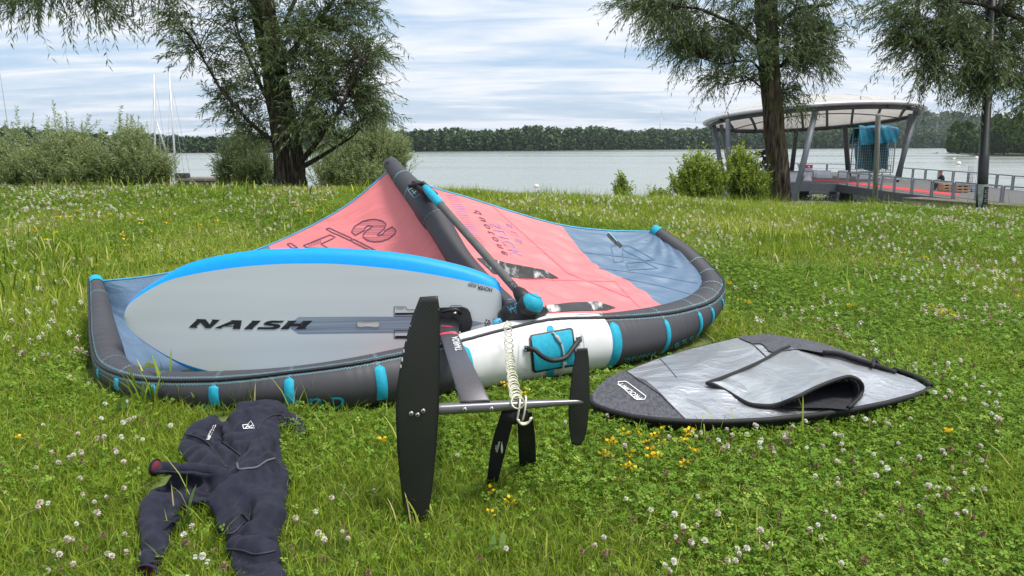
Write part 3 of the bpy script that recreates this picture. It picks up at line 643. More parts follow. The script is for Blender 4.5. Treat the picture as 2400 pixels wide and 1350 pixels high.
# red carpet along the pier
car = [D(1903, 425), D(1958, 427), D(2010, 433), D(2100, 444), D(2180, 453), D(2238, 459), D(2252, 455), D(2190, 448.5), D(2110, 439), D(2015, 428), D(1962, 422.5), D(1912, 420.5)]
tag(slab(MB(), [Vector((p.x, p.y, 0)) for p in car], ZD+.001, ZD+.012).build('carpet', M['carpet'], None, False, loc=(car[3].x, car[3].y, ZD)), 'long bright red carpet running up the pier walkway', 'carpet')
# railings
def rail_frame(mb, a, b, h, mid=()):
    u = Vector((0, 0, 1)); z = Vector((0, 0, 1))
    mb.bar(a, a+u*h, .075, .075).bar(b, b+u*h, .075, .075).bar(a+u*h, b+u*h, .075, .075)
    for m_ in mid: mb.bar(a+u*(h*m_), b+u*(h*m_), .03, .03)
    return mb
def railing(path, label, plen, gap, h, mid, z=ZD):
    pts = [Vector((p.x, p.y, z)) for p in path]; c = sum(pts, Vector())/len(pts)
    t = thing('railing', c, label, 'railing', 'grey steel railings of the pier')
    A = np.array([list(p) for p in pts]); d = np.r_[0, np.cumsum(np.linalg.norm(np.diff(A, axis=0), axis=1))]
    at = lambda s: Vector([np.interp(s, d, A[:, j]) for j in range(3)])
    s = 0
    while s+plen*.6 < d[-1]:
        e = min(s+plen, d[-1]); rail_frame(MB(), at(s), at(e), h, mid).build('rail_panel', M['rail'], t, False); s = e+gap
    return t
inn = Vector((0, .12, 0))
railing([plat[0]+inn, plat[1]+inn], 'railing along the front edge of the platform under the canopy', 2.9, .22, 1.0, (.12,))
railing([walk[0]+Vector((.06, .06, 0)), walk[1]+Vector((.06, .06, 0)), walk[2]+Vector((.06, .06, 0)), walk[3]+Vector((.06, .06, 0)), walk[4]], 'railing along the near side of the walkway, hung with a white cloth', 1.95, .2, 1.0, (.10,))
railing([D(2112, 418.5), D(2265, 433), D(2420, 450.5), D(2600, 463)], 'railing along the far side of the walkway, against the water', 2.0, .24, 1.0, (.10,))
railing([D(1762, 403.5), D(1958, 405.5), D(2086, 411)], 'railing along the lake side of the platform behind the tables', 2.6, .1, 1.0, (.10, .5))
# white cloth swagged along the near handrail
wp = [D(2005, 437), D(2060, 444.6), D(2100, 451), D(2180, 460), D(2250, 468), D(2300, 474)]
A = resample(np.array([[p.x+.06, p.y+.06, ZD+1.0] for p in wp]), 61); mb = MB(); v = []
for i, a in enumerate(A):
    sg = .04*abs(math.sin(i*math.pi/6)); v += [(a[0], a[1]-.05, a[2]+.01-sg*.4), (a[0], a[1]-.055, a[2]-.11-sg), (a[0], a[1]+.05, a[2]-.10-sg), (a[0], a[1]+.045, a[2]+.015-sg*.4)]
f = [(i*4+k, i*4+(k+1) % 4, (i+1)*4+(k+1) % 4, (i+1)*4+k) for i in range(60) for k in range(4)]
tag(mo('cloth_garland', v, f, M['white_cloth'], None, True, loc=(A[30][0], A[30][1], A[30][2])), 'white cloth wound along the near handrail of the walkway', 'cloth')

# ------------------------------------------------------------------ round canopy pavilion
M['membrane'] = mat('white_membrane', (.80, .78, .75), .7, var=.06, vscale=1.2); translucent(M['membrane'], .55); M['fascia'] = mat('canopy_fascia', (.52, .52, .55), .5, .1, var=.08, vscale=3)
Rl, Rr, Rn, Rf = P(1648, 295, 41.0*KP), P(2172, 258, 40.0*KP), P(1905, 250, 35.2*KP), P(1912, 301, 46.0*KP)
Cc = (Rl+Rr+Rn+Rf)/4; Aa = (Rr-Rl)/2; Bb = (Rf-Rn)/2; Nn = Aa.cross(Bb).normalized()
if Nn.z < 0: Nn = -Nn
root = thing('pavilion', (Cc.x, Cc.y, ZD), 'round lens shaped white canopy on slanting grey columns over the pier platform', 'pavilion')
def disc(r, th, off): return Cc + Aa*(r*math.cos(th)) + Bb*(r*math.sin(th)) + Nn*off
def cap_surface(h, z0, r1, nr=10, na=72):
    v, f = [disc(0, 0, z0+h)], []
    for i in range(1, nr+1):
        r = r1*i/nr
        for k in range(na): v.append(disc(r, 2*math.pi*k/na, z0+h*(1-(i/nr)**2)))
    for k in range(na): f.append((0, 1+k, 1+(k+1) % na))
    for i in range(nr-1):
        for k in range(na): a = 1+i*na; f.append((a+k, a+na+k, a+na+(k+1) % na, a+(k+1) % na))
    return v, f
mo('roof_membrane', *cap_surface(.86*KP, .20*KP, .965), M['membrane'], root); mo('ceiling_membrane', *cap_surface(.75*KP, .02*KP, .96), M['membrane'], root)
na = 72; v = []
for k in range(na):
    th = 2*math.pi*k/na
    for r, o_ in ((.955, .215), (1.0, .10), (1.0, .03), (.95, -.02)): v.append(disc(r, th, o_*KP))
mo('fascia_ring', v, [(k*4+j, k*4+(j+1) % 4, ((k+1) % na)*4+(j+1) % 4, ((k+1) % na)*4+j) for k in range(na) for j in range(4)], M['fascia'], root)
MB().tube([disc(.93, 2*math.pi*k/48, -.10*KP) for k in range(49)], .10*KP, 8, False).build('ring_beam', M['steel_dark'], root)
for a in (-.78, -.58, -.36, -.12, .12, .36, .60, .80):             # arched roof ribs under the membrane
    m_ = math.sqrt(1-a*a)*.94; pts = []
    for k in range(13):
        b = (k/12*2-1)*m_; r2 = (a*a+b*b)/(.96**2); pts.append(Cc + Aa*a + Bb*b + Nn*(KP*(.02+.75*(1-r2)-.14)))
    MB().tube(pts, .075*KP, 6).build('roof_rib', M['steel_dark'], root)
for b in (-.55, 0, .5):
    m_ = math.sqrt(1-b*b)*.94; pts = [Cc + Aa*((k/12*2-1)*m_) + Bb*b + Nn*(KP*(.02+.75*(1-(((k/12*2-1)*m_)**2+b*b)/.9216)-.07)) for k in range(13)]
    MB().tube(pts, .03*KP, 5).build('purlin', M['steel_dark'], root)
for th in np.linspace(0, 2*math.pi, 13)[:-1]:
    c_ = [disc(r, th, KP*(.205+.86*(1-(r/.965)**2))) for r in (.1, .35, .6, .8, .95)]
    MB().tube(c_, .03, 5).build('membrane_seam', M['fascia'], root)
def colm(top, bot, Yt, Yb, r, m):
    MB().tube([P(*top, Yt*KP), P(*bot, Yb*KP)], r*KP*.82, 12).build('column', m, root)
colm((1913, 254), (1862, 470), 35.6, 34.4, .165, M['steel'])
colm((1672, 290), (1696, 425), 39.5, 38.5, .15, M['steel']); colm((1690, 292), (1714, 420), 41.5, 41.0, .13, M['steel'])
colm((1706, 280), (1709, 425), 37.0, 36.5, .15, M['steel']); colm((1730, 303), (1731, 405), 45.0, 44.5, .13, M['steel_dark'])
colm((1867, 303), (1855, 404), 45.4, 45.2, .16, M['steel_dark']); colm((1980, 296), (1989, 413), 45.0, 44.0, .17, M['steel_dark'])
colm((2146, 262), (2101, 425), 38.8, 38.0, .15, M['steel']); colm((2134, 268), (2107, 418), 41.0, 40.3, .14, M['steel']); colm((2066, 282), (2056, 406), 44.6, 44.2, .14, M['steel_dark'])
for th in (-2.0, -1.55, -1.3, -1.05):                               # small spotlights under the near rim
    p = disc(.86, th, .0); MB().tube([p+Vector((0, 0, .0)), p+Vector((0, 0, -.22))], [.05, .09], 8).build('spotlight', M['steel_dark'], root)

# ------------------------------------------------------------------ things on the pier
M['crate'] = mat('pallet_wood', (.32, .20, .12), .85, c2=(.45, .32, .2), vscale=6); M['red_box'] = mat('red_cool_box', (.6, .02, .04), .45); M['blue_tray'] = mat('blue_plastic', (.04, .09, .3), .5)
def hourglass(px, py, lab, s=1.0):
    q = D(px, py); t = thing('cocktail_table', q, lab, 'table', 'bar tables under stretch covers')
    rad = [(0, .40), (.12, .33), (.45, .19), (.62, .17), (.85, .26), (1.07, .36), (1.10, .36)]
    MB().tube([q+Vector((0, 0, z*s)) for z, r in rad], [r*s for z, r in rad], 16).build('stretch_cover', M['white_cloth'], t)
    MB().tube([q+Vector((0, 0, 1.101*s)), q+Vector((0, 0, 1.125*s))], .38*s, 18).build('table_top', M['white_cloth'], t); return q
q = hourglass(1893, 424, 'white waisted bar table carrying the red box')
t = thing('cool_box', q+Vector((0, 0, 1.13)), 'bright red box standing on the white waisted bar table', 'box')
MB().box(q+Vector((0, 0, 1.25)), .58, .36, .22).build('body', M['red_box'], t, False); MB().box(q+Vector((0, 0, 1.385)), .61, .39, .045).build('lid', M['red_box'], t, False)
MB().box(q+Vector((-.05, -.186, 1.26)), .2, .008, .12).build('sticker', M['white_cloth'], t, False)
hourglass(1876, 414, 'white waisted bar table behind the slanting front column', 1.12)
q = D(1860, 428); t = thing('bar_counter', q, 'white fronted bar counter with brown wooden top beside the brown willow', 'counter')
MB().box(q+Vector((0, .4, .45)), 1.1, .6, .88).build('front', M['white_cloth'], t, False); MB().box(q+Vector((0, .35, .93)), 1.2, .75, .07).build('counter_top', M['crate'], t, False)
q = D(1801, 419); t = thing('bar_counter', q, 'dark and white counter left of the brown willow trunk', 'counter')
MB().box(q+Vector((0, .4, .3)), 1.2, .6, .6).build('front', M['white_cloth'], t, False); MB().box(q+Vector((.1, .4, .95)), .9, .4, .66).build('panel', M['steel_dark'], t, False)
for i, (px, py, wd, lab) in enumerate(((1932, 417.5, 1.3, 'white covered lounge bench right of the bar table'), (1975, 417.5, 1.0, 'white covered lounge bench in the middle of the platform'), (2028, 420, 1.5, 'white covered lounge bench under the tarpaulin frame'), (1905, 416, 1.0, 'white covered lounge seat behind the bar table'))):
    q = D(px, py); t = thing('lounge_bench', q, lab, 'bench', 'white covered benches on the platform')
    mb = MB(); mb.box(q+Vector((0, 0, .2)), wd, .6, .38); o = mb.build('seat', M['white_cloth'], t, False)
    v, f = box(q+Vector((.05, .28, .55)), wd*.9, .16, .36); v = [p+Vector((.08 if k % 2 else -.05, 0, 0)) for k, p in enumerate(v)]; mo('backrest', v, f, M['white_cloth'], t, False)
def pallet_stool(px, py, lab, wd):
    q = D(px, py); t = thing('pallet_table', q, lab, 'pallet table', 'low tables knocked together from pallets')
    for k in range(3): mo('leg_board', *box(q+Vector(((k-1)*wd*.42, 0, .24)), .10, .5, .46), M['crate'], t, False)
    for k in range(4): mo('plank', *box(q+Vector((0, -.21+k*.14, .495)), wd, .12, .04), M['crate'], t, False)
    for k in range(2): mo('side_board', *box(q+Vector((0, -.255, .12+k*.2)), wd*.9, .03, .09), M['crate'], t, False)
pallet_stool(2219, 448.5, 'left low pallet table beside the seated person', 1.02); pallet_stool(2250, 451, 'right low pallet table, nearer the trolley', .95)
# roll cage trolley
q = D(2284, 449); t = thing('roll_trolley', q, 'tall grey wire roll trolley with blue base on the walkway', 'trolley')
for sx in (-.42, .42):
    mb = MB(); a, b = q+Vector((sx, -.3, .2)), q+Vector((sx, .3, .2)); u = Vector((0, 0, 1.5))
    mb.tube([a, a+u, b+u, b], .018, 6); [mb.tube([a.lerp(b, k/5), a.lerp(b, k/5)+u], .008, 4) for k in range(1, 5)]; mb.tube([a+u*.5, b+u*.5], .01, 4); mb.build('side_frame', M['rail'], t)
mb = MB(); a, b = q+Vector((-.42, .3, .2)), q+Vector((.42, .3, .2)); mb.tube([a, a+u, b+u, b], .018, 6)
[mb.tube([a.lerp(b, k/7), a.lerp(b, k/7)+u], .008, 4) for k in range(1, 7)]; [mb.tube([a+u*h, b+u*h], .01, 4) for h in (.3, .65)]; mb.build('back_frame', M['rail'], t)
MB().box(q+Vector((0, 0, .17)), .9, .66, .06).build('base', M['blue_tray'], t, False)
for sx in (-.36, .36):
    for sy in (-.24, .24): MB().tube([q+Vector((sx-.02, sy, .06)), q+Vector((sx+.02, sy, .06))], .06, 10).build('wheel', M['steel_dark'], t)
# seated person
M['skin'] = mat('skin', (.45, .24, .17), .6); M['shirt_black'] = mat('black_shirt', (.012, .012, .014), .85); M['cap'] = mat('brown_cap', (.10, .055, .035), .8); M['jeans'] = mat('dark_trousers', (.03, .035, .05), .9)
q = D(2212, 447)+Vector((0, .35, 0))
sk = [((0, 0, .50), .15), ((.03, 0, .72), .15), ((-.02, 0, .95), .17), ((-.07, 0, 1.05), .10), ((-.09, 0, 1.13), .06), ((-.12, 0, 1.22), .10), ((-.12, 0, 1.31), .09),
      ((-.05, -.19, .98), .07), ((-.14, -.26, .76), .055), ((-.36, -.14, .72), .045), ((-.44, -.10, .74), .04), ((-.05, .19, .98), .07), ((-.14, .26, .76), .055), ((-.36, .14, .72), .045), ((-.44, .10, .74), .04),
      ((-.06, -.10, .48), .11), ((-.44, -.12, .50), .085), ((-.46, -.12, .10), .055), ((-.60, -.12, .05), .045), ((-.06, .10, .48), .11), ((-.44, .12, .50), .085), ((-.46, .12, .10), .055), ((-.60, .12, .05), .045)]
ed = [(0, 1), (1, 2), (2, 3), (3, 4), (4, 5), (5, 6), (2, 7), (7, 8), (8, 9), (9, 10), (2, 11), (11, 12), (12, 13), (13, 14), (0, 15), (15, 16), (16, 17), (17, 18), (0, 19), (19, 20), (20, 21), (21, 22)]
me = bpy.data.meshes.new('person'); me.from_pydata([s[0] for s in sk], ed, []); po = bpy.data.objects.new('person_tmp', me); col.objects.link(po)
po.modifiers.new('skin', 'SKIN'); po.modifiers.new('sub', 'SUBSURF').levels = 2
for i, s in enumerate(sk): me.skin_vertices[0].data[i].radius = (s[1], s[1])
me.skin_vertices[0].data[0].use_root = True
dg = bpy.context.evaluated_depsgraph_get(); pm = bpy.data.meshes.new_from_object(po.evaluated_get(dg)); bpy.data.objects.remove(po)
pr = thing('person', q, 'person in a black shirt and brown cap sitting hunched by the pallet tables', 'person')
for m_ in (M['shirt_black'], M['skin'], M['jeans']): pm.materials.append(m_)
for pl in pm.polygons:
    c = pl.center; pl.use_smooth = True
    pl.material_index = 1 if (c.z > 1.10 or (c.x < -.25 and .62 < c.z < .85)) else (2 if c.z < .62 and c.x < .2 and (c.x < -.12 or c.z < .5) else 0)
bo = bpy.data.objects.new('body', pm); col.objects.link(bo); bo.parent = pr
v = []; 
for i in range(5):
    a = i/4*1.5
    for k in range(12): v.append(q+Vector((-.12+.112*math.cos(a)*math.cos(k*math.pi/6), .105*math.cos(a)*math.sin(k*math.pi/6), 1.29+.11*math.sin(a))))
mb = MB().add(v, [(i*12+k, i*12+(k+1) % 12, (i+1)*12+(k+1) % 12, (i+1)*12+k) for i in range(4) for k in range(12)]); mb.box(q+Vector((-.25, 0, 1.29)), .14, .15, .015); mb.build('cap', M['cap'], pr)
MB().box(q+Vector((.02, 0, .2)), .42, .42, .38).build('stool', M['crate'], pr, False).name = 'seat_block'
# black feathery decoration behind the brown willow
M['black_fluff'] = leaf_mat('black_tinsel', [(0, (.004, .004, .005)), (1, (.02, .02, .02))], .6, .05)
pts = []
for (a, b, r, n) in (((1772, 360), (1800, 356), 5, 200), ((1783, 362), (1793, 374), 4, 60), ((1800, 368), (1781, 392), 4.5, 170)):
    for k in range(n):
        t_ = rng.random(); px = a[0]+(b[0]-a[0])*t_; py = a[1]+(b[1]-a[1])*t_; c = P(px+rng.normal(0, r*.5), py+rng.normal(0, r*.5), 64+rng.normal(0, .15)); pts.append(list(c))
t = thing('balloon_figure', (P(1790, 372, 64).x, 64, ZD), 'black tinsel figure seven standing just left of the brown willow', 'decoration')
quads_np('tinsel', clump_quads(np.array(pts), np.full(len(pts), .12)), 4, M['black_fluff'], t, rnd=rng.random(len(pts)))
MB().tube([P(1788, 372, 64), Vector((P(1788, 372, 64).x, 64, ZD))], .03, 6).build('stand', M['steel_dark'], t)

# ------------------------------------------------------------------ abutment, bench wall, lamp post, tarpaulin frame
a, b = P(2098, 457, 48), P(2420, 490, 38.5)
t = thing('abutment_wall', ((a.x+b.x)/2, 43, LAKE), 'dark rough stone abutment under the pier walkway', 'wall')
edge_beam(Vector((a.x, 48.9, 0)), Vector((b.x, 39.6, 0)), LAKE-1, ZD-.37, .9, 'core', M['stone'], t)
d = (Vector((b.x, 39.6, 0))-Vector((a.x, 48.9, 0))); Ln = d.length; d.normalize(); nr = Vector((d.y, -d.x, 0)); 
if nr.y > 0: nr = -nr
s = 0
while s < Ln-.3:
    wdt = rr.uniform(.4, .8)
    for lay in range(3):
        c = Vector((a.x, 48.9, 0))+d*(s+wdt/2+rr.uniform(-.05, .05))+nr*.47; c.z = ZD-.82-.34*lay
        vv, ff = box(c, wdt*.93, .16, .31, math.atan2(d.y, d.x)); vv = [p+Vector([rr.uniform(-.03, .03) for _ in range(3)]) for p in vv]; mo('stone', vv, ff, M['stone'], t, False)
    s += wdt
# long low concrete bench with timber slats, right
a, b = P(2136, 480, 16.2), P(2470, 468, 13.6); zt = (a.z+b.z)/2+.03
a.z = b.z = 0
t = thing('concrete_bench', ((a.x+b.x)/2, 15, zt-.5), 'long low concrete bench with weathered timber slats behind the lamp post', 'bench')
edge_beam(a, b, zt-.9, zt-.07, .50, 'concrete_base', M['slab'], t)
d = (b-a).normalized(); nr = Vector((-d.y, d.x, 0))
for k in range(4): edge_beam(a+nr*(-.21+k*.14), b+nr*(-.21+k*.14), zt-.066, zt-.02, .11, 'slat', M['wood_old'], t)
# lamp post with a film wrapped round its foot
M['post'] = mat('lamp_post_black', (.012, .014, .014), .4, var=.25, vscale=5); M['film'] = mat('poster_film', (.13, .15, .16), .3, c2=(.36, .41, .43), vscale=9, coat=.3)
M['print_dark'] = mat('poster_black_print', (.012, .013, .014), .4); M['print_pale'] = mat('poster_pale_print', (.35, .37, .30), .6)
Yp = 11.6; q0, q1 = P(2301.5, 488, Yp), P(2326, -10, Yp); q0.z = float(gz(q0.x, Yp))-.1; q2 = q1+(q1-q0)*.25
lp = thing('lamp_post', q0, 'tall black lamp post standing in the grass at right, its head hidden in the willow', 'lamp post')
MB().tube([q0, q0.lerp(q1, .3), q0.lerp(q1, .301), q2], [.078, .072, .068, .058], 16).build('pole', M['post'], lp)
MB().tube([q2, q2+Vector((0, 0, .12)), q2+Vector((0, 0, .2))], [.14, .26, .05], 16).build('lamp_head', M['post'], lp); MB().tube([q2+Vector((0, 0, -.2)), q2+Vector((0, 0, .0))], [.07, .12], 12).build('lamp_glass', M['film'], lp)
def wrap(z0f, z1f, a0, a1, r, name, m, parent, flare=0.0):
    v = []; n = 16
    for i in range(2*n):
        pass
    pts = []
    for f_ in np.linspace(z0f, z1f, 7):
        c = q0.lerp(q1, f_)
        for k in range(n+1):
            an = a0+(a1-a0)*k/n; e = flare*(1-k/n)**2*math.sin(math.pi*(f_-z0f)/(z1f-z0f)*.5)
            pts.append(c+Vector((math.sin(an)*(r)-e, -math.cos(an)*r, 0)))
    return mo(name, pts, grid_faces(7, n+1), m, parent)
pos = thing('poster', q0+Vector((0, 0, .1)), 'torn clear poster film with dark print wrapped around the foot of the lamp post', 'poster')
wrap(.035, .165, -1.0, 1.7, .081, 'film', M['film'], pos, .028); wrap(.045, .155, -.55, 1.5, .084, 'print_field', M['print_dark'], pos)
for k in range(6):
    zf = .085+k*.0105; wrap(zf, zf+.0012, -.1, .75, .0865, 'print_line', M['print_pale'], pos); 
    if k % 2 == 0: wrap(zf, zf+.009, -.1, -.02, .0866, 'print_stroke', M['print_pale'], pos)
    else: wrap(zf, zf+.009, .67, .75, .0866, 'print_stroke', M['print_pale'], pos)
wrap(.05, .068, -.25, -.18, .0867, 'print_stroke', M['print_pale'], pos); wrap(.05, .0515, -.25, .5, .0867, 'print_line', M['print_pale'], pos); wrap(.068, .0695, -.25, .5, .0867, 'print_line', M['print_pale'], pos)
wrap(.03, .040, -1.2, 1.5, .085, 'tape', M['film'], pos)
# timber post with a wire cage, blue tarpaulin over it
M['post_wood'] = mat('grey_timber_post', (.15, .15, .14), .85, c2=(.27, .27, .25), vscale=8, stretch=(3, 3, .4), bump=.4); M['mesh_wire'] = mat('galvanised_mesh', (.28, .30, .31), .5, .4)
M['tarp'] = mat('blue_tarpaulin', (.006, .10, .19), .5, c2=(.018, .18, .29), vscale=5, bump=.8, bscale=7, spec=.3)
Yc = 16.0; s = mpp(2055, 350, Yc)
g0 = P(2058, 470, Yc); g0.z = float(gz(g0.x, Yc))-.2
t = thing('cage_stand', g0, 'grey timber post carrying a square wire mesh cage', 'stand')
MB().tube([g0, P(2058, 272, Yc), P(2058, 266, Yc)], [.055, .05, .035], 12).build('post', M['post_wood'], t)
c0, c1 = P(2004, 404, Yc+.15), P(2098, 300, Yc+.15); dep = .30
fr = MB()
cor = lambda x, z, y: Vector((c0.x+(c1.x-c0.x)*x, Yc+.08+y, c0.z+(c1.z-c0.z)*z))
for y in (0, dep):
    for x_ in (0, 1): fr.bar(cor(x_, 0, y), cor(x_, 1, y), .018, .018)
    for z_ in (0, 1): fr.bar(cor(0, z_, y), cor(1, z_, y), .018, .018)
for x_ in (0, 1):
    for z_ in (0, 1): fr.bar(cor(x_, z_, 0), cor(x_, z_, dep), .018, .018)
fr.build('cage_frame', M['mesh_wire'], t, False)
wr = MB()
for k in range(1, 16): wr.bar(cor(k/16, 0, 0), cor(k/16, .8, 0), .006, .006); wr.bar(cor(k/16, 0, dep), cor(k/16, .8, dep), .005, .005)
for k in range(1, 13): wr.bar(cor(0, k/16, 0), cor(1, k/16, 0), .006, .006)
for k in range(1, 13): wr.bar(cor(1, k/16, 0), cor(1, k/16, dep), .005, .005); wr.bar(cor(0, k/16, 0), cor(0, k/16, dep), .005, .005)
tag(wr.build('wire_grid', M['mesh_wire'], t, False), kind='stuff')
MB().bar(cor(.35, 0, .05), Vector((g0.x, Yc, cor(0, 0, 0).z-.25)), .02, .02).bar(cor(.75, 0, .05), Vector((g0.x, Yc, cor(0, 0, 0).z-.25)), .02, .02).build('brace', M['mesh_wire'], t, False)
tp = thing('tarpaulin', cor(.5, .3, dep/2), 'crumpled blue tarpaulin draped over and hanging inside the wire cage', 'tarpaulin')
nu, nv = 60, 30; v = []
for i in range(nu):                                                # hood over the top
    u = i/(nu-1)
    for j in range(nv):
        w_ = j/(nv-1); ang = math.pi*(.0+w_); yy = -.05 + (dep+.1)*(.5-.5*math.cos(ang)); hang = [.42-.08*u+.03*math.sin(u*9), .36][0 if w_ < .5 else 1]
        zz_ = 1.03 + .03*math.sin(u*9+w_*5) - hang*max(0, abs(w_-.5)*2-.5)/.5
        xx = -.035+1.07*u + .015*math.sin(w_*11+u*5); cr = .010*math.sin(u*17+w_*14)*abs(w_-.5)*2 + .010*abs(math.sin(u*11-w_*12)) + .006*math.sin(u*37+w_*21)
        p = cor(xx, zz_, 0); v.append((p.x, Yc+.08+yy-(cr if w_ < .5 else -cr), p.z))
mo('hood', v, grid_faces(nu, nv), M['tarp'], tp)
v = []
for i in range(30):
    u = i/29
    for j in range(12):
        w_ = j/11; p = cor(.02+u*.90+.03*(1-w_)*(1-u), .05+.85*w_ + .03*math.sin(u*9)*(1-w_), 0); v.append((p.x, Yc+.08+dep*.5+.06*math.sin(u*23+w_*4)+.03*math.sin(u*41-w_*9), p.z))
mo('hanging_sheet', v, grid_faces(30, 12), M['tarp'], tp)
# ================================================================== INFLATABLE WING
def cloth_mat(name, base, rough=.6, trans=0.0, wr=.35, wscale=9.0, var=.06, weave=True, stretch=None):
    m = mat(name, base, rough, var=var, vscale=5, bump=wr, bscale=wscale, stretch=stretch)
    if wr > .3:                                                  # long soft creases over the fine crinkle
        t = m.node_tree; bs = t.nodes['Principled BSDF']; tcn = t.nodes.new('ShaderNodeTexCoord'); mp = t.nodes.new('ShaderNodeMapping'); mp.inputs['Rotation'].default_value = (0, 0, .6); mp.inputs['Scale'].default_value = (1.2, 5, 2)
        n = t.nodes.new('ShaderNodeTexNoise'); n.inputs['Scale'].default_value = 2.2; n.inputs['Detail'].default_value = 6; n.inputs['Distortion'].default_value = .8; b = t.nodes.new('ShaderNodeBump'); b.inputs['Strength'].default_value = .5; b.inputs['Distance'].default_value = .05
        t.links.new(tcn.outputs['Object'], mp.inputs[0]); t.links.new(mp.outputs[0], n.inputs['Vector']); t.links.new(n.outputs['Fac'], b.inputs['Height'])
        old = bs.inputs['Normal'].links[0].from_node; t.links.new(b.outputs[0], old.inputs['Normal'])
    if trans: translucent(m, trans)
    return m
M['dacron'] = cloth_mat('charcoal_dacron', (.046, .0455, .053), .6, wr=.16, wscale=9); M['dacron_patch'] = cloth_mat('dark_patch', (.028, .028, .036), .5, wr=.1)
M['dacron_white'] = mat('white_dacron', (.58, .58, .57), .55, var=.06, vscale=3, bump=.12, bscale=10, c2=(.70, .70, .70))
M['teal'] = mat('teal_webbing', (.008, .33, .47), .7, var=.10, vscale=60, bump=.15, bscale=200); M['teal_print'] = mat('teal_print', (.015, .34, .46), .6, var=.05)
M['stitch'] = mat('pale_teal_thread', (.20, .42, .48), .8, var=.1); M['piping'] = mat('black_piping', (.012, .011, .014), .5)
M['pink'] = cloth_mat('coral_ripstop', (.84, .24, .25), .5, trans=.22, wr=.42, wscale=7, var=.03); M['bluegrey'] = cloth_mat('slate_blue_ripstop', (.135, .215, .325), .5, trans=.2, wr=.45, wscale=9, var=.05)
M['te_tape'] = mat('blue_edge_tape', (.07, .36, .56), .6); M['rubber'] = mat('black_rubber', (.012, .012, .013), .55, var=.2); M['boom_grey'] = mat('grey_boom_grip', (.10, .098, .095), .75, var=.08, bump=.2, bscale=180)
M['ink'] = mat('dark_violet_ink', (.10, .045, .09), .6); M['ink_blue'] = mat('blue_violet_ink', (.32, .20, .40), .6); M['ink_slate'] = mat('slate_ink', (.06, .15, .26), .6)

LEpts = [  # pixel x, y, half width in pixels, forward distance (None: rests on the ground)
 (224, 657, 14, 4.5), (231, 700, 20, 4.28), (240, 760, 27, 3.97), (250, 815, 34, 3.66), (264, 862, 36, 3.44), (305, 891, 36, None), (372, 907, 37, None), (507, 914, 44.5, None), (661, 911, 50, None),
 (806, 899, 57, None), (926, 880, 61, None), (1050, 857, 65, None), (1165, 832, 70, None), (1282, 810, 72.5, None), (1425, 796, 63, None), (1543, 772, 55, None), (1618, 741, 45, 4.12), (1655, 712, 38, 4.24), (1668, 684, 32, 4.34),
 (1656, 654, 27, 4.45), (1608, 600, 22, 4.62), (1562, 562, 17, 4.73), (1531, 537, 11.5, 4.80)]
def le3(p):
    px, py, hw, Yd = p
    if Yd is None:
        d = ray(px, py); d = d/d.y
        Yd = 3.0
        for _ in range(12):
            dep = Yd*CP - (d.z*Yd)*SP; r = hw*dep/FPX; Yd = (r - H)/d.z*1.0
    c = P(px, py, Yd); return (c.x, c.y, c.z, hw*mpp(px, py, Yd))
A = catmull([le3(p) for p in LEpts], 260)
LE_C = [Vector(a[:3]) for a in A]; LE_R = A[:, 3]
LE_T, LE_U, LE_F = [], [], []
for i in range(260):
    t = (LE_C[min(i+1, 259)]-LE_C[max(i-1, 0)]).normalized(); u = (Vector((0, 0, 1))-t*t.z).normalized(); LE_T.append(t); LE_U.append(u); LE_F.append(t.cross(u))
def le_pt(s, phi, off=0.0):
    """s: ring number (float), phi: degrees from the top towards the outside / front"""
    s = min(max(s, 0), 258.999); i = int(s); f = s-i; a = math.radians(phi)
    pk = .0013*math.sin(s*2.9+2*math.sin(s*.7))*(.5+.5*math.sin(s*.31))*math.exp(-((phi-40)/34.0)**2) + .0035*math.sin(s*1.7+phi*.05+math.sin(s*.9))*math.exp(-((s-40)/16.0)**2)*math.exp(-((phi+30)/60.0)**2) + .003*math.sin(s*1.9+phi*.04+math.sin(s*.8))*math.exp(-((s-228)/10.0)**2)*math.exp(-((phi+40)/60.0)**2)
    q = lambda k: LE_C[k] + (LE_U[k]*math.cos(a) + LE_F[k]*math.sin(a))*(LE_R[k]+off+pk)
    return q(i).lerp(q(i+1), f)
def le_s(px, phi=70, lo=0, hi=259):
    best = min(np.arange(lo, hi, .25), key=lambda s: abs(proj(le_pt(s, phi))[0]-px)); return float(best)
sC = le_s(1205, 20, 60, 200)
wing = thing('inflatable_wing', (LE_C[int(sC)].x, LE_C[int(sC)].y, 0), 'inflated surf wing with charcoal front tube and coral and slate blue sail lying upside down', 'wing sail')
def le_tube(s0, s1, name, m, n=40, off=0.0, caps=(False, False)):
    ss = list(np.linspace(s0, s1, max(3, int((s1-s0)*2.2)))); v = []; f = []
    for s in ss:
        for k in range(n): v.append(le_pt(s, 360*k/n, off))
    for i in range(len(ss)-1):
        for k in range(n): f.append((i*n+k, (i+1)*n+k, (i+1)*n+(k+1) % n, i*n+(k+1) % n))
    for e, c in ((0, caps[0]), (len(ss)-1, caps[1])):
        if c:
            s = ss[e]; sg = -1 if e == 0 else 1; cpt = LE_C[min(int(s), 259)]; tt = LE_T[min(int(s), 259)]*sg
            base = e*n
            for j in (1, 2):
                sc = (.8, .42)[j-1]; dd = (.35, .5)[j-1]*LE_R[min(int(s), 259)]; st = len(v)
                for k in range(n): v.append(cpt+(le_pt(s, 360*k/n)-cpt)*sc+tt*dd)
                for k in range(n): f.append((base+k, st+k, st+(k+1) % n, base+(k+1) % n) if sg > 0 else (base+k, base+(k+1) % n, st+(k+1) % n, st+k))
                base = st
            f.append(tuple(range(base, base+n)))
    return mo(name, v, f, m, wing)
sW0, sW1 = le_s(1086, 80, 60, 200), le_s(1432, 60, 100, 220)
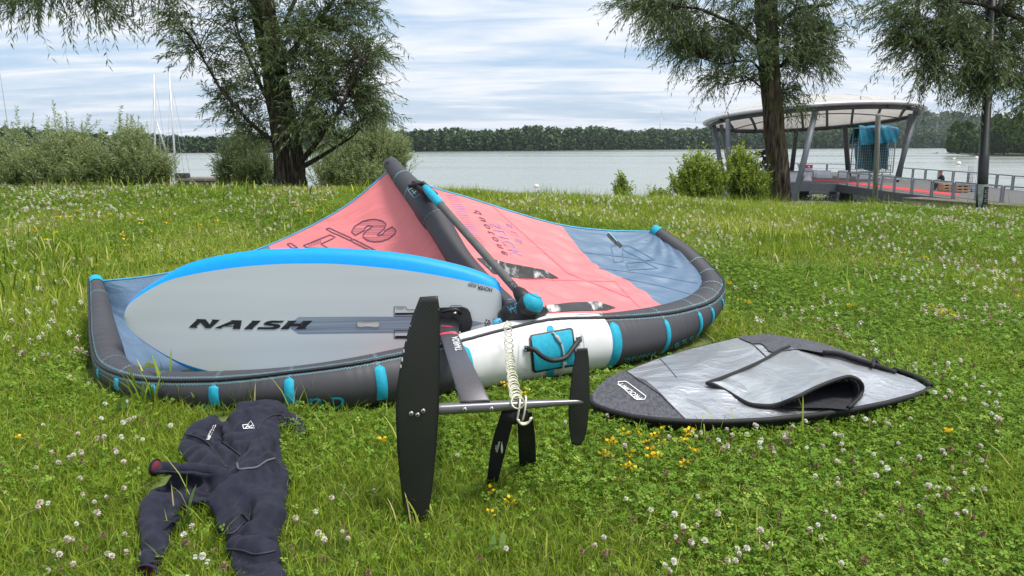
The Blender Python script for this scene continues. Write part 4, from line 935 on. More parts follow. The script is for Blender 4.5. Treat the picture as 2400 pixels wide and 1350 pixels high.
le_left = le_tube(0.01, sW0, 'leading_edge', M['dacron'], caps=(True, False)); le_white = le_tube(sW0, sW1, 'white_panel', M['dacron_white'], off=.002); le_right = le_tube(sW1, 258.9, 'leading_edge', M['dacron'], caps=(False, True))
for s0, s1 in ((.01, 3.2), (257.0, 258.95)): le_tube(s0, s1, 'tip_cap', M['teal'], off=.003)
# seam piping along the front tube and zigzag thread on both sides of it
_seam = [(0, 62), (40, 60), (le_s(243, 50, 0, 60), 56), (le_s(320, 50, 20, 90), 48), (le_s(507, 45), 43), (le_s(681, 30), 30), (le_s(945, 30), 27), (le_s(1165, 24), 23), (le_s(1282, 22), 22), (le_s(1425, 22), 24), (le_s(1543, 34), 34), (le_s(1623, 40, 180, 235), 42), (225, 52), (259, 60)]
def seam_phi(s): return float(np.interp(s, [a for a, b in _seam], [b for a, b in _seam]))
ss = np.linspace(1, 258, 420)
MB().tube([le_pt(s, seam_phi(s), .004) for s in ss], .0075, 6).build('seam_piping', M['piping'], wing)
def zigzag(path_fn, s0, s1, n, amp, wd, name, m, parent):
    """thin zigzag thread; path_fn(s, side) gives a surface point"""
    v, f = [], []
    for k in range(n):
        s = s0+(s1-s0)*k/(n-1); e = amp*(1 if k % 2 else -1)
        v += [path_fn(s, e-wd), path_fn(s, e+wd)]
    return mo(name, v, grid_faces(n, 2), m, parent, False)
for dphi in (9, -9):
    f_ = lambda s, e, dphi=dphi: le_pt(s, seam_phi(s)+dphi*(.10/LE_R[int(s)])**.8+e*.10/LE_R[int(s)]*57, .003)
    for a, b in ((4, sW0), (sW1, 255)):
        zigzag(f_, a, b, int((b-a)*3.4), .045, .013, 'zigzag_stitching', M['stitch'], wing)
# webbing bands over the front and cross seams
bands = []
for px, hwd, phi1 in ((230, .014, 105), (273, .015, 110), (357, .016, 115), (500, .020, 118), (678, .020, 122), (893, .022, 125), (1098, .022, 135), (1447, .026, 150), (1566, .017, 140), (1641, .014, 130), (1682, .011, 120), (1689, .008, 115)):
    s = le_s(px, 75, 20 if px < 300 else 40, 238); bands.append(s); R = LE_R[int(s)]; p0 = seam_phi(s)+(16 if px < 1000 or px > 1460 else 14)
    if px > 1675: s = {1682: 222.0, 1689: 228.0}[px]
    per = (LE_C[min(int(s)+1, 259)]-LE_C[int(s)]).length; ds = hwd/per; v = []; n = 22
    for i in range(n):
        ph = p0+(phi1-p0)*i/(n-1); k = min(1, math.sqrt(max(0, (i+.12)/2.2)))
        for a in (-1, -.95, .95, 1): v.append(le_pt(s+a*ds*k, ph, .0045 if abs(a) < 1 else .0005))
    mo('webbing_band', v, grid_faces(n, 4), M['teal'], wing)
    if px not in (1098, 1447):
        g_ = lambda ph, e, s=s, per=per: le_pt(s+e/per, ph, .003)
        zigzag(g_, -55, p0, 26, .008, .0016, 'cross_stitching', M['stitch'], wing)
for s in (12, 232, 238, 243):
    per = (LE_C[min(s+1, 259)]-LE_C[s]).length
    zigzag(lambda ph, e, s=s, per=per: le_pt(s+e/per, ph, .003), -70, 58, 20, .004, .0018, 'cross_stitching', M['stitch'], wing)

# ------------------------------------------------------------------ strut
B0, E0 = P(1203, 742, 3.63), P(915, 383, 4.75)
def strut_Y(px, py):
    f = math.hypot(px-915, py-383)/math.hypot(1203-915, 742-383); return 1/((1-f)/E0.y+f/B0.y)
SP_ = [(915, 383, 17), (926, 397, 19), (940, 415, 22), (968, 447, 27), (998, 480, 33), (1014, 502, 34.5), (1028, 525, 30.5), (1048, 560, 29), (1080, 612, 29), (1130, 672, 31), (1180, 722, 33), (1205, 745, 33)]
st = np.array([list(P(x, y, strut_Y(x, y)))+[h*mpp(x, y, strut_Y(x, y))] for x, y, h in SP_]); S = catmull(st, 70)
ST_C = [Vector(a[:3]) for a in S]; ST_R = S[:, 3]; ST_F = frames(ST_C)
v, f = tube(ST_C, list(ST_R), 32); strut = mo('strut', v, f, M['dacron'], wing)
tip_v = []
e0 = ST_C[0]; t0 = -ST_F[0][0]
for j, (sc, dd) in enumerate(((1, 0), (.85, .25), (.5, .42), (.05, .48))):
    for k in range(20):
        q = 2*math.pi*k/20; tip_v.append(e0+(ST_F[0][1]*math.cos(q)+ST_F[0][2]*math.sin(q))*ST_R[0]*sc+t0*(dd*ST_R[0]))
mo('strut_nose', tip_v, [(j*20+k, j*20+(k+1) % 20, (j+1)*20+(k+1) % 20, (j+1)*20+k) for j in range(3) for k in range(20)], M['dacron'], strut)
def st_pt(i, q, off): t, a, b = ST_F[i]; return ST_C[i]+(a*math.cos(q)+b*math.sin(q))*(ST_R[i]+off)
for i in (9, 17, 26, 30, 60):
    v = []
    for k in range(41):
        q = 2*math.pi*k/40; e = .0018*(1 if k % 2 else -1)
        v += [st_pt(i, q, .002)+ST_F[i][0]*(e-.0022), st_pt(i, q, .002)+ST_F[i][0]*(e+.0022)]
    mo('ring_stitching', v, grid_faces(41, 2), M['stitch'], strut, False)
v = [st_pt(i, 2*math.pi*k/32, .0025) for i in range(24, 31) for k in range(32)]
mo('dark_patch', v, [(i*32+k, i*32+(k+1) % 32, (i+1)*32+(k+1) % 32, (i+1)*32+k) for i in range(6) for k in range(32)], M['dacron_patch'], strut)
MB().bar(P(906, 384, 4.70), P(927, 380, 4.70), .03, .02).build('end_flap', M['rubber'], strut, False)

# ------------------------------------------------------------------ sail cloth between front tube, strut and trailing edge
# attachment line on the strut is its underside
def strut_low(v):
    i = (1-v)*(len(ST_C)-1)*.90; k = min(int(i), 68); c = ST_C[k].lerp(ST_C[k+1], i-k); return c + Vector((0, .25, -1)).normalized()*ST_R[k]*.75
TER = [(927, 402, 4.75), (1010, 438, 4.72), (1090, 461, 4.70), (1200, 496, 4.70), (1313, 527, 4.72), (1420, 540, 4.78), (1524, 543, 4.80)]
TEL = [(906, 408, 4.74), (815, 480, 4.72), (710, 539, 4.68), (600, 586, 4.62), (470, 624, 4.56), (350, 647, 4.52), (236, 659, 4.50)]
def te_curve(T): return catmull([tuple(P(*p)) for p in T], NU)
NU, NV = 121, 61
te_r, te_l = te_curve(TER), te_curve(TEL)
def sail_grid(side):
    te = te_r if side > 0 else te_l; s_end = 256 if side > 0 else 3; G = np.zeros((NU, NV, 3))
    for i in range(NU):
        u = i/(NU-1); s = sC+(s_end-sC)*u; a = np.array(le_pt(s, -48 if side > 0 else -125, -.004)); b = te[i]
        for j in range(NV):
            v = j/(NV-1); p = a*(1-v)+b*v
            if side < 0: w_ = v**2.1; p[2] = a[2]*(1-w_)*(1-.6*math.sin(math.pi*v))+b[2]*w_
            if i == 0: p = np.array(strut_low(v))
            else:
                k = math.exp(-u*9); p = p*(1-k)+(np.array(strut_low(v))+(p-a*(1-v)-te[0]*v)*1.0)*k if False else p
            G[i, j] = p
    # pull the first columns to the strut line
    low = np.array([list(strut_low(j/(NV-1))) for j in range(NV)])
    d0 = low - G[1]
    for i in range(1, 21): G[i] += d0*((1-i/21)**2)*(sstep(0, .3, np.linspace(0, 1, NV))[:, None] if side < 0 else 1)
    G[0] = low if side > 0 else G[0]+(low-G[0])*sstep(0, .3, np.linspace(0, 1, NV))[:, None]
    U, V_ = np.meshgrid(np.linspace(0, 1, NU), np.linspace(0, 1, NV), indexing='ij')
    env = np.sin(np.pi*np.clip(V_, 0, 1))**.7*np.sin(np.pi*np.clip(U*1.02, 0, 1))**.6
    G[..., 2] -= .045*env
    sp_ = np.exp(-U*5)
    G[..., 2] += env*(.020*np.sin(U*34+V_*13)*sp_ + .018*np.sin(V_*27-U*22)*sp_ + .010*np.sin(V_*55-U*60)*sp_ + .007*np.sin(U*30-V_*17) + .006*np.sin(V_*41+U*12) + .005*np.sin(U*70+V_*25))
    return G
GR, GL = sail_grid(1), sail_grid(-1)
def sample(G, u, v):
    a, b = min(max(u, 0), .99999)*(NU-1), min(max(v, 0), .99999)*(NV-1); i, j = int(a), int(b); fa, fb = a-i, b-j
    return (G[i, j]*(1-fa)*(1-fb)+G[i+1, j]*fa*(1-fb)+G[i, j+1]*(1-fa)*fb+G[i+1, j+1]*fa*fb)
PXR = np.array([[proj(GR[i, j]) for j in range(NV)] for i in range(NU)])
def uv_of(px, py):
    d = (PXR[..., 0]-px)**2+(PXR[..., 1]-py)**2; i, j = np.unravel_index(d.argmin(), d.shape); return i/(NU-1), j/(NV-1)
bnd = [uv_of(x, y) for x, y in ((1313, 529), (1340, 560), (1366, 592), (1403, 629), (1459, 652), (1508, 681), (1552, 716))]
bnd = sorted(bnd, key=lambda q: q[1]); bv = [q[1] for q in bnd]; bu = [q[0] for q in bnd]
def ub(v): return float(np.interp(v, bv, bu))
def panel(G, name, m, u0, u1, nu):
    v = []
    for i in range(nu):
        for j in range(NV):
            w_ = j/(NV-1); a, b = u0(w_), u1(w_); v.append(sample(G, a+(b-a)*i/(nu-1), w_))
    return mo(name, v, grid_faces(nu, NV), m, wing)
pk_r = panel(GR, 'coral_sail_panel', M['pink'], lambda v: 0, ub, 60); pk_l = panel(GL, 'coral_sail_panel', M['pink'], lambda v: 0, lambda v: ub(v)*(.28+.38*v), 60)
ubl = lambda v: ub(v)*(.28+.38*v)  # left seam shaped so hidden slate cloth cuts coral bounce light on the hull
bl_r = panel(GR, 'slate_sail_panel', M['bluegrey'], ub, lambda v: 1, 50); bl_l = panel(GL, 'slate_sail_panel', M['bluegrey'], ubl, lambda v: 1, 50)
for G in (GR, GL): MB().tube([Vector(G[i, NV-1]) for i in range(NU)], .006, 6).build('trailing_edge_tape', M['te_tape'], wing)

# ------------------------------------------------------------------ printing on surfaces: shapes traced on a surface, lifted a little off it
dg = bpy.context.evaluated_depsgraph_get(); dg.update()
def bvh(*objs):
    V_, F_ = [], []
    for o in objs:
        n = len(V_); b = base_of(o); V_ += [v.co+b for v in o.data.vertices]; F_ += [tuple(i+n for i in p.vertices) for p in o.data.polygons]
    return BVHTree.FromPolygons(V_, F_)
def hit(tree, px, py, off):
    d = ray(px, py).normalized(); loc, nrm, i, dist = tree.ray_cast(EYE, d)
    if loc is None:
        return None
    if nrm.dot(d) > 0: nrm = -nrm
    return loc+nrm*off
def fill2d(loops, maxlen):
    """triangles of a polygon (list of px points), subdivided so that they can follow a curved surface"""
    bm = bmesh.new()
    for lp in loops:
        tri = geometry.tessellate_polygon([[Vector((x, y, 0)) for x, y in lp]]); vs_ = [bm.verts.new((x, y, 0)) for x, y in lp]
        for t in tri:
            try: bm.faces.new([vs_[i] for i in t])
            except ValueError: pass
    for _ in range(5):
        e = [e for e in bm.edges if e.calc_length() > maxlen]
        if not e: break
        bmesh.ops.subdivide_edges(bm, edges=e, cuts=1, use_grid_fill=False); bm.normal_update(); bmesh.ops.triangulate(bm, faces=[f for f in bm.faces if len(f.verts) > 3])
    bm.verts.index_update(); V_ = [(v.co.x, v.co.y) for v in bm.verts]; F_ = [tuple(v.index for v in f.verts) for f in bm.faces]; bm.free(); return V_, F_
def decal(name, V2, F2, tree, off, m, parent, smooth=True):
    pts = [hit(tree, x, y, off) for x, y in V2]
    F2 = [f for f in F2 if all(pts[i] is not None for i in f)]
    if not F2: return None
    used = sorted({i for f in F2 for i in f}); mp_ = {i: k for k, i in enumerate(used)}
    return mo(name, [pts[i] for i in used], [tuple(mp_[i] for i in f) for f in F2], m, parent, smooth)
def dpoly(name, loops, tree, off, m, parent, maxlen=14):
    V2, F2 = fill2d(loops, maxlen); return decal(name, V2, F2, tree, off, m, parent)
def stroke(pts, wd, closed=False, step=7):
    pts = [Vector((p[0], p[1])) for p in pts]
    if closed: pts = pts+[pts[0]]
    q = [pts[0]]
    for a, b in zip(pts, pts[1:]):
        n = max(1, int((b-a).length/step)); q += [a.lerp(b, k/n) for k in range(1, n+1)]
    V_ = []
    for i, p in enumerate(q):
        t = q[min(i+1, len(q)-1)]-q[max(i-1, 0)]; t = t.normalized() if t.length > 1e-6 else Vector((1, 0)); n = Vector((-t.y, t.x))*wd/2; V_ += [(p.x-n.x, p.y-n.y), (p.x+n.x, p.y+n.y)]
    return V_, grid_faces(len(q), 2)
def dstrokes(name, lines, wd, tree, off, m, parent):
    V_, F_ = [], []
    for ln, cl in lines:
        v, f = stroke(ln, wd, cl); n = len(V_); V_ += v; F_ += [tuple(i+n for i in q) for q in f]
    return decal(name, V_, F_, tree, off, m, parent, False)
def text2d(s, bold=0.0, shear=0.0, space=1.0):
    c = bpy.data.curves.new('lettering', 'FONT'); c.body = s; c.size = 1; c.offset = bold; c.shear = shear; c.space_character = space; c.resolution_u = 4
    o = bpy.data.objects.new('lettering_tmp', c); col.objects.link(o); d = bpy.context.evaluated_depsgraph_get(); d.update()
    me = bpy.data.meshes.new_from_object(o.evaluated_get(d)); V_ = [(v.co.x, v.co.y) for v in me.vertices]; F_ = [tuple(p.vertices) for p in me.polygons]
    bpy.data.objects.remove(o); bpy.data.curves.remove(c); bpy.data.meshes.remove(me)
    x0, x1 = min(v[0] for v in V_), max(v[0] for v in V_); y1 = .73 if any(ch.isupper() or ch.isdigit() for ch in s) else .73
    return [((x-x0)/(x1-x0), y/y1) for x, y in V_], F_
def dtext(name, s, A_, B_, C_, tree, off, m, parent, bold=0.0, shear=0.0, space=1.0):
    """A_ start of the baseline, B_ its end, C_ the cap height above A_ (all photograph pixels)"""
    V_, F_ = text2d(s, bold, shear, space); A_, B_, C_ = Vector(A_), Vector(B_), Vector(C_)
    return decal(name, [tuple(A_+(B_-A_)*x+(C_-A_)*y) for x, y in V_], F_, tree, off, m, parent, False)

t_le = bvh(le_left, le_white, le_right); t_sail = bvh(pk_r, pk_l, bl_r, bl_l)
# front tube lettering, upside down as it lies
dtext('lettering', 'duotone', (808, 929), (470, 948), (806, 967), t_le, .004, M['teal_print'], wing, .006, 0, 1.35)
dtext('lettering', 'DUOTONE', (1522, 827), (1463, 839), (1525, 841), t_le, .004, M['teal_print'], wing, .01, .1)
dstrokes('emblem', [([(1531, 826), (1524, 836)], False), ([(1536, 823), (1527, 836), (1522, 829)], False)], 2.4, t_le, .004, M['teal_print'], wing)
dtext('lettering', '5/2/8', (1624, 786), (1577, 806), (1630, 796), t_le, .004, M['teal_print'], wing, .02, .2)
# clear camouflage windows
M['camo'] = mat('camouflage_window', (.03, .03, .028), .25, c2=(.50, .50, .48), vscale=9, stretch=(2.6, .8, 1), ramp_=(.53, .66), det=5)
dpoly('window', [[(1117, 606), (1150, 607), (1188, 617), (1277, 634), (1310, 653), (1219, 653), (1157, 642)]], t_sail, .004, M['camo'], wing)
dpoly('window', [[(1277, 717), (1340, 710), (1401, 708), (1443, 722), (1423, 728), (1340, 730), (1285, 733)]], t_sail, .004, M['camo'], wing)
# seam lines of the sail
M['sail_seam'] = mat('sail_seam', (.62, .13, .16), .6); M['sail_seam_blue'] = mat('sail_seam_blue', (.08, .15, .27), .6)
dstrokes('sail_seam', [([(1150, 480), (1240, 560), (1330, 640), (1480, 700)], False), ([(1219, 654), (1320, 657), (1440, 660)], False), ([(1440, 660), (1500, 722)], False)], 1.4, t_sail, .002, M['sail_seam'], wing)
dstrokes('sail_seam', [([(1403, 629), (1500, 640), (1635, 664)], False), ([(1366, 592), (1470, 603), (1590, 628)], False), ([(1459, 652), (1540, 668), (1620, 690)], False)], 1.4, t_sail, .002, M['sail_seam_blue'], wing)
# faint stripe field beside the strut
dstrokes('stripe_print', [([(1046+(k*3.1), 458+k*5.2), (1072+k*2.9, 458+k*5.2)], False) for k in range(24)], 1.2, t_sail, .002, M['ink_blue'], wing)
dtext('lettering', 'duotone', (1124, 496), (1191, 600), (1103, 490), t_sail, .003, M['ink'], wing, 0, 0, 1.5)
dtext('lettering', 'SLICK', (1170, 527), (1224, 602), (1143, 522), t_sail, .003, M['ink_blue'], wing, 0, 0, 1.3)
dtext('lettering', 'SLS', (1198, 526), (1226, 572), (1183, 522), t_sail, .003, M['ink_blue'], wing, 0, 0, 1.4)
def c5(L_): return [(600+x/5.625, 480+y/5.625) for x, y in L_]
two = c5([(1260, 360), (1300, 290), (1400, 222), (1500, 196), (1580, 192), (1670, 214), (1718, 255), (1700, 310), (1640, 365), (1600, 395), (1612, 410), (1680, 385), (1700, 345), (1800, 290), (1848, 340), (1830, 390), (1750, 450), (1660, 482), (1560, 490), (1470, 470), (1412, 425), (1418, 390), (1460, 340), (1550, 285), (1480, 276), (1440, 305), (1430, 340), (1310, 405)])
dstrokes('numeral_outline', [(two, True)], 2.4, t_sail, .003, M['ink'], wing)
hat = []
for k in range(26):
    y = 200+k*11.0; xs_ = []
    L5 = [((x-600)*5.625, (yy-480)*5.625) for x, yy in two]
    for (x1_, y1_), (x2_, y2_) in zip(L5, L5[1:]+L5[:1]):
        if (y1_-y)*(y2_-y) < 0: xs_.append(x1_+(x2_-x1_)*(y-y1_)/(y2_-y1_))
    xs_.sort(); hat += [(c5([(a, y), (b, y)]), False) for a, b in zip(xs_[::2], xs_[1::2])]
dstrokes('numeral_hatching', hat[::2], .7, t_sail, .0025, M['ink'], wing)
dstrokes('letter_outline', [(c5([(925, 320), (970, 308), (1080, 360), (1180, 405), (1270, 445), (1240, 470), (1100, 405), (1000, 365)]), True), (c5([(1290, 455), (1420, 520), (1580, 602), (1500, 600), (1380, 540), (1250, 478)]), True),
    (c5([(625, 540), (980, 398), (1050, 432), (855, 520), (960, 575), (690, 572)]), True), (c5([(410, 520), (460, 508), (560, 575), (480, 575)]), True)], 2.2, t_sail, .003, M['ink'], wing)
dstrokes('letter_hatching', [(c5([(690+k*20, 515-k*7), (700+k*20, 560-k*6)]), False) for k in range(9)], .9, t_sail, .0025, M['ink'], wing)
dstrokes('letter_outline', [([(1432, 576), (1458, 576), (1461, 612), (1439, 615)], True), ([(1458, 576), (1474, 576), (1535, 609), (1510, 611), (1462, 586)], True), ([(1469, 616), (1510, 614), (1543, 629), (1472, 633)], True)], 1.8, t_sail, .003, M['ink_slate'], wing)
# batten pocket at the trailing edge
dstrokes('batten_pocket', [([(1419, 543), (1436, 560), (1456, 579)], False)], 9, t_sail, .004, M['rubber'], wing); dstrokes('batten_cord', [([(1425, 546), (1446, 568)], False)], 2, t_sail, .009, M['stitch'], wing)

# ------------------------------------------------------------------ boom over the strut
def boomP(f): a = Vector((992, 434)); b = Vector((1236, 708)); q = a.lerp(b, f); return P(q.x, q.y, 1/((1-f)/4.27+f/3.49))
bm_r = lambda f: .021 if f > .18 else .023
MB().tube([boomP(f) for f in np.linspace(.15, 1, 24)], [.0205]*24, 14).build('boom', M['boom_grey'], wing)
MB().tube([boomP(f) for f in np.linspace(.015, .17, 8)], [.016, .022]+[.0245]*6, 14).build('boom_end_grip', M['teal'], wing)
mb = MB(); mb.bar(boomP(-.03)+Vector((-.03, .02, -.01)), boomP(.05)+Vector((.005, .02, -.02)), .06, .035); mb.tube([boomP(-.02)+Vector((-.07, 0, -.02)), boomP(0)+Vector((0, 0, .012)), boomP(.04)+Vector((.05, .02, -.03))], .012, 6); mb.build('boom_strap', M['rubber'], wing)
t_st = bvh(strut)
dpoly('strut_patch', [[(963, 446), (986, 438), (990, 450), (972, 461)]], t_st, .004, M['rubber'], strut, 8); dstrokes('patch_stitching', [([(966, 447), (978, 458), (970, 455), (984, 442), (986, 452), (974, 446)], False), ([(958, 447), (978, 434), (992, 452), (973, 464)], True)], 1.3, t_st, .006, M['stitch'], strut)
b_boom = MB().tube([boomP(f) for f in np.linspace(.15, 1, 24)], [.0208]*24, 14); t_boom = BVHTree.FromPolygons(b_boom.v, b_boom.f)
dtext('lettering', 'DUOTONE', (1200, 652), (1232, 694), (1190, 660), t_boom, .001, M['rubber'], wing, .01)
# socket where the boom meets the front tube
def ellipsoid(c, ax, n=14, m_=24, lo=-1.57, hi=1.57, k0=0, k1=None):
    v, k1 = [], m_ if k1 is None else k1; full = k1-k0 >= m_
    ks = list(range(k0, k1 if full else k1+1))
    for i in range(n+1):
        a = lo+(hi-lo)*i/n
        for k in ks: b = 2*math.pi*k/m_; v.append(c+ax[0]*(math.cos(a)*math.cos(b))+ax[1]*(math.cos(a)*math.sin(b))+ax[2]*math.sin(a))
    w_ = len(ks); f = []
    for i in range(n):
        for k in range(w_ if full else w_-1): f.append((i*w_+k, i*w_+(k+1) % w_, (i+1)*w_+(k+1) % w_, (i+1)*w_+k))
    return v, f
dr = (boomP(1)-boomP(.8)).normalized(); sd_ = dr.cross(Vector((0, 0, 1))).normalized(); up_ = sd_.cross(dr)
cs = P(1222, 728, 3.50)
MB().tube([P(1176, 742, 3.56), P(1196, 735, 3.52), P(1222, 733, 3.49), P(1250, 730, 3.49), P(1280, 729, 3.52)], [.028, .052, .058, .048, .016], 16).build('socket', M['rubber'], wing)
MB().tube([boomP(.90), boomP(.93), boomP(1.01)], [.024, .034, .040], 16).build('socket_collar', M['rubber'], wing)
hp = P(1247, 712, 3.44); e_x = (P(1272, 722, 3.44)-hp); e_z = (P(1256, 689, 3.44)-hp); e_y = e_x.cross(e_z).normalized()*-.05
if e_y.y > 0: e_y = -e_y
MB().add(*ellipsoid(hp+Vector((-.021, .006, -.010)), (e_x*.92, e_y*.95, e_z*1.0))).build('socket_cover', M['rubber'], wing)
MB().add(*ellipsoid(hp, (e_x, e_y, e_z), 12, 28, -.55, 1.5)).build('socket_strap', M['teal'], wing)
for q_ in (-.58, 1.0):
    MB().tube([hp+(e_x*math.cos(b)*math.cos(q_)+e_y*math.sin(b)*math.cos(q_)+e_z*math.sin(q_))*1.01 for b in np.linspace(0, 2*math.pi, 30)], .0055 if q_ < 0 else .0012, 6, False).build('socket_binding', M['rubber'], wing)
dstrokes('socket_rim', [([(1199, 748), (1213, 743), (1235, 739), (1262, 737), (1284, 731)], False)], 5.5, t_le, .012, M['teal'], wing)
dstrokes('socket_stitching', [([(1186, 712), (1200, 734), (1197, 716), (1212, 736), (1206, 704), (1221, 728), (1214, 708), (1222, 716)], False), ([(1190, 704), (1212, 700)], False), ([(1196, 726), (1222, 716)], False)], 1.1, bvh([o for o in wing.children if o.name == 'socket'][0], le_white, strut), .004, M['te_tape'], wing)
# inflation valve flap left of the socket
dpoly('valve_flap', [[(1146, 761), (1152, 748), (1172, 744), (1182, 752), (1181, 757), (1160, 761)]], t_le, .016, M['teal'], wing, 8); MB().tube([P(1166, 757, 3.44), P(1163, 749, 3.44)], [.024, .02], 14).build('valve', M['te_tape'], wing)
# handle patch, handle and safety line on the white centre
dpoly('handle_patch', [[(1239, 793), (1243, 786), (1336, 769), (1342, 773), (1351, 850), (1346, 856), (1252, 872), (1246, 867)]], t_le, .006, M['rubber'], wing, 12)
hpd = dpoly('handle_pad', [[(1244, 794), (1247, 790), (1333, 775), (1337, 778), (1345, 848), (1341, 851), (1255, 866), (1251, 863)]], t_le, .011, M['teal'], wing, 12)
dpoly('centre_strip', [[(1281, 772), (1283, 765), (1292, 764), (1296, 769), (1299, 780), (1285, 782)]], t_le, .005, M['teal'], wing, 8); dpoly('centre_strip', [[(1283, 866), (1300, 862), (1294, 881), (1279, 884)]], t_le, .006, M['teal'], wing, 8)
for q in ([(1226, 811), (1240, 812), (1240, 824), (1226, 825)], [(1346, 792), (1360, 789), (1361, 802), (1349, 804)]):
    dpoly('handle_tab', [q], t_le, .013, M['rubber'], wing, 8); cx_, cy_ = sum(a for a, b in q)/4, sum(b for a, b in q)/4
    dstrokes('tab_stitching', [([(cx_-5, cy_-5), (cx_+5, cy_+5)], False), ([(cx_+5, cy_-5), (cx_-5, cy_+5)], False)], 1.2, t_le, .016, M['stitch'], wing)
hl = [(1232, 818, .012), (1245, 819, .03), (1258, 829, .04), (1278, 836, .045), (1296, 836, .047), (1315, 829, .045), (1335, 814, .035), (1348, 802, .022), (1356, 796, .012)]
hp_ = [hit(t_le, x, y, o_) for x, y, o_ in hl]; MB().tube([Vector(a) for a in catmull([tuple(p) for p in hp_], 30)], [.006]+[.0115]*28+[.006], 10).build('handle', M['rubber'], wing)
M['cord'] = mat('clear_grey_cord', (.42, .44, .43), .35)
ln = [hit(t_le, x, y, .018) for x, y in ((1292, 782), (1302, 793), (1310, 806), (1316, 825), (1317, 846), (1314, 862), (1306, 878))]
MB().tube([Vector(a) for a in catmull([tuple(p) for p in ln], 24)], .0045, 8).build('safety_line', M['cord'], wing); MB().tube([ln[1]+Vector((-.01, 0, .01)), ln[1], ln[2]], [.004, .010, .006], 8).build('safety_knot', M['cord'], wing)
dpoly('line_label', [[(1314, 844), (1322, 843), (1323, 848), (1315, 850)]], t_le, .022, M['dacron_white'], wing, 8)
M['white_thread'] = mat('white_thread', (.5, .5, .5), .8)
for q in (([(1222, 800), (1216, 806), (1214, 850), (1222, 862), (1238, 868)], False), ([(1350, 785), (1358, 778), (1366, 790), (1372, 830), (1360, 846)], False), ([(1350, 738), (1410, 735), (1412, 740), (1352, 744)], True)): dstrokes('patch_stitching', [q], 1.3, t_le, .003, M['white_thread'], wing)
# ================================================================== FOIL BOARD (standing on its edge behind the front tube)
def weave_mat():
    m = mat('carbon_black', (.006, .006, .007), .34, var=.4, vscale=40, coat=.15); t = m.node_tree; bs = t.nodes['Principled BSDF']
    tcn = t.nodes.new('ShaderNodeTexCoord'); w1 = t.nodes.new('ShaderNodeTexWave'); w1.wave_type = 'BANDS'; w1.bands_direction = 'DIAGONAL'; w1.inputs['Scale'].default_value = 55; w1.inputs['Distortion'].default_value = .3
    r = t.nodes.new('ShaderNodeValToRGB'); r.color_ramp.elements[0].color = (.003, .003, .0035, 1); r.color_ramp.elements[1].color = (.022, .022, .024, 1)
    t.links.new(tcn.outputs['Object'], w1.inputs['Vector']); t.links.new(w1.outputs['Fac'], r.inputs[0]); t.links.new(r.outputs[0], bs.inputs['Base Color'])
    n = t.nodes.new('ShaderNodeTexNoise'); n.inputs['Scale'].default_value = 6; n.inputs['Detail'].default_value = 6; mr = t.nodes.new('ShaderNodeMapRange'); mr.inputs['To Min'].default_value = .25; mr.inputs['To Max'].default_value = .6
    t.links.new(tcn.outputs['Object'], n.inputs['Vector']); t.links.new(n.outputs['Fac'], mr.inputs[0]); t.links.new(mr.outputs[0], bs.inputs['Roughness'])
    return m
M['hull_grey'] = mat('board_grey_lacquer', (.46, .50, .515), .38, var=.05, vscale=2.0, stretch=(.25, 1, 4), c2=(.51, .55, .565), spec=.4); M['rail_blue'] = mat('board_blue_lacquer', (.0, .30, .86), .5, var=.03, spec=.3)
M['deck_white'] = mat('board_white', (.78, .78, .78), .4, var=.04); M['deck_pad'] = mat('board_grey_pad', (.16, .155, .155), .9, var=.1, bump=.2); M['strip'] = mat('board_strip', (.15, .19, .25), .35, c2=(.23, .28, .335), vscale=14, stretch=(.02, 1, 9), det=1)
M['black_print'] = mat('black_print', (.008, .008, .010), .4, c2=(.05, .05, .055), vscale=70, ramp_=(.55, .7)); M['carbon'] = weave_mat(); M['carbon_mast'] = mat('brushed_dark_mast', (.085, .08, .09), .42, .3, var=.12, vscale=50, stretch=(6, .5, 6))
M['alu_fuse'] = mat('anodised_fuselage', (.20, .195, .205), .38, .8, var=.06); M['steel_bolt'] = mat('steel_bolt', (.45, .43, .40), .3, .9); M['red_print'] = mat('red_print', (.75, .03, .06), .5); M['white_print'] = mat('white_print', (.8, .8, .8), .5, var=.02); M['plate_black'] = mat('black_base_plate', (.010, .011, .014), .35, var=.3)
nose, tail = P(275, 745, 3.43), P(1176, 752, 3.60); ax = (tail-nose); LB = ax.length; ax.normalize()
nrm = Vector((ax.y, -ax.x, 0)).normalized(); nrm = (nrm+Vector((0, 0, .06))).normalized(); wup = ax.cross(nrm); 
if wup.z < 0: wup = -wup
nrm = wup.cross(ax); 
if nrm.y > 0: nrm = -nrm
def on_board(px, py, off=0.0):
    d = ray(px, py); t = (nose-EYE).dot(nrm)/d.dot(nrm); p = EYE+d*t-nose; return p.dot(ax), p.dot(wup)
up_px = [(275, 745), (277, 735), (290, 711), (312, 690), (353, 663), (421, 625), (500, 603), (605, 588), (690, 585), (765, 584), (880, 590), (980, 603), (1080, 625), (1130, 641), (1160, 655), (1170, 662), (1176, 680), (1177, 720)]
up_in = [(279, 745), (283, 728), (297, 712), (330, 689), (380, 663), (430, 648), (530, 630), (620, 621), (700, 618), (790, 619), (900, 628), (980, 638), (1060, 652), (1130, 667), (1165, 677), (1172, 684), (1175, 695), (1176, 722)]
O_ = resample(catmull([on_board(*p) for p in up_px], 120), 90); I_ = resample(catmull([on_board(*p) for p in up_in], 120), 90)
board = thing('foil_board', nose+ax*LB*.6+Vector((0, 0, -nose.z)), 'grey and blue foil board standing on its edge with black hydrofoil pointing at the viewer', 'foil board')
TH = .105
def bp(s, t, d): return nose+ax*s+wup*t+nrm*d
def rock(s): return -.06*max(0, 1-s/(.38*LB))**2.2
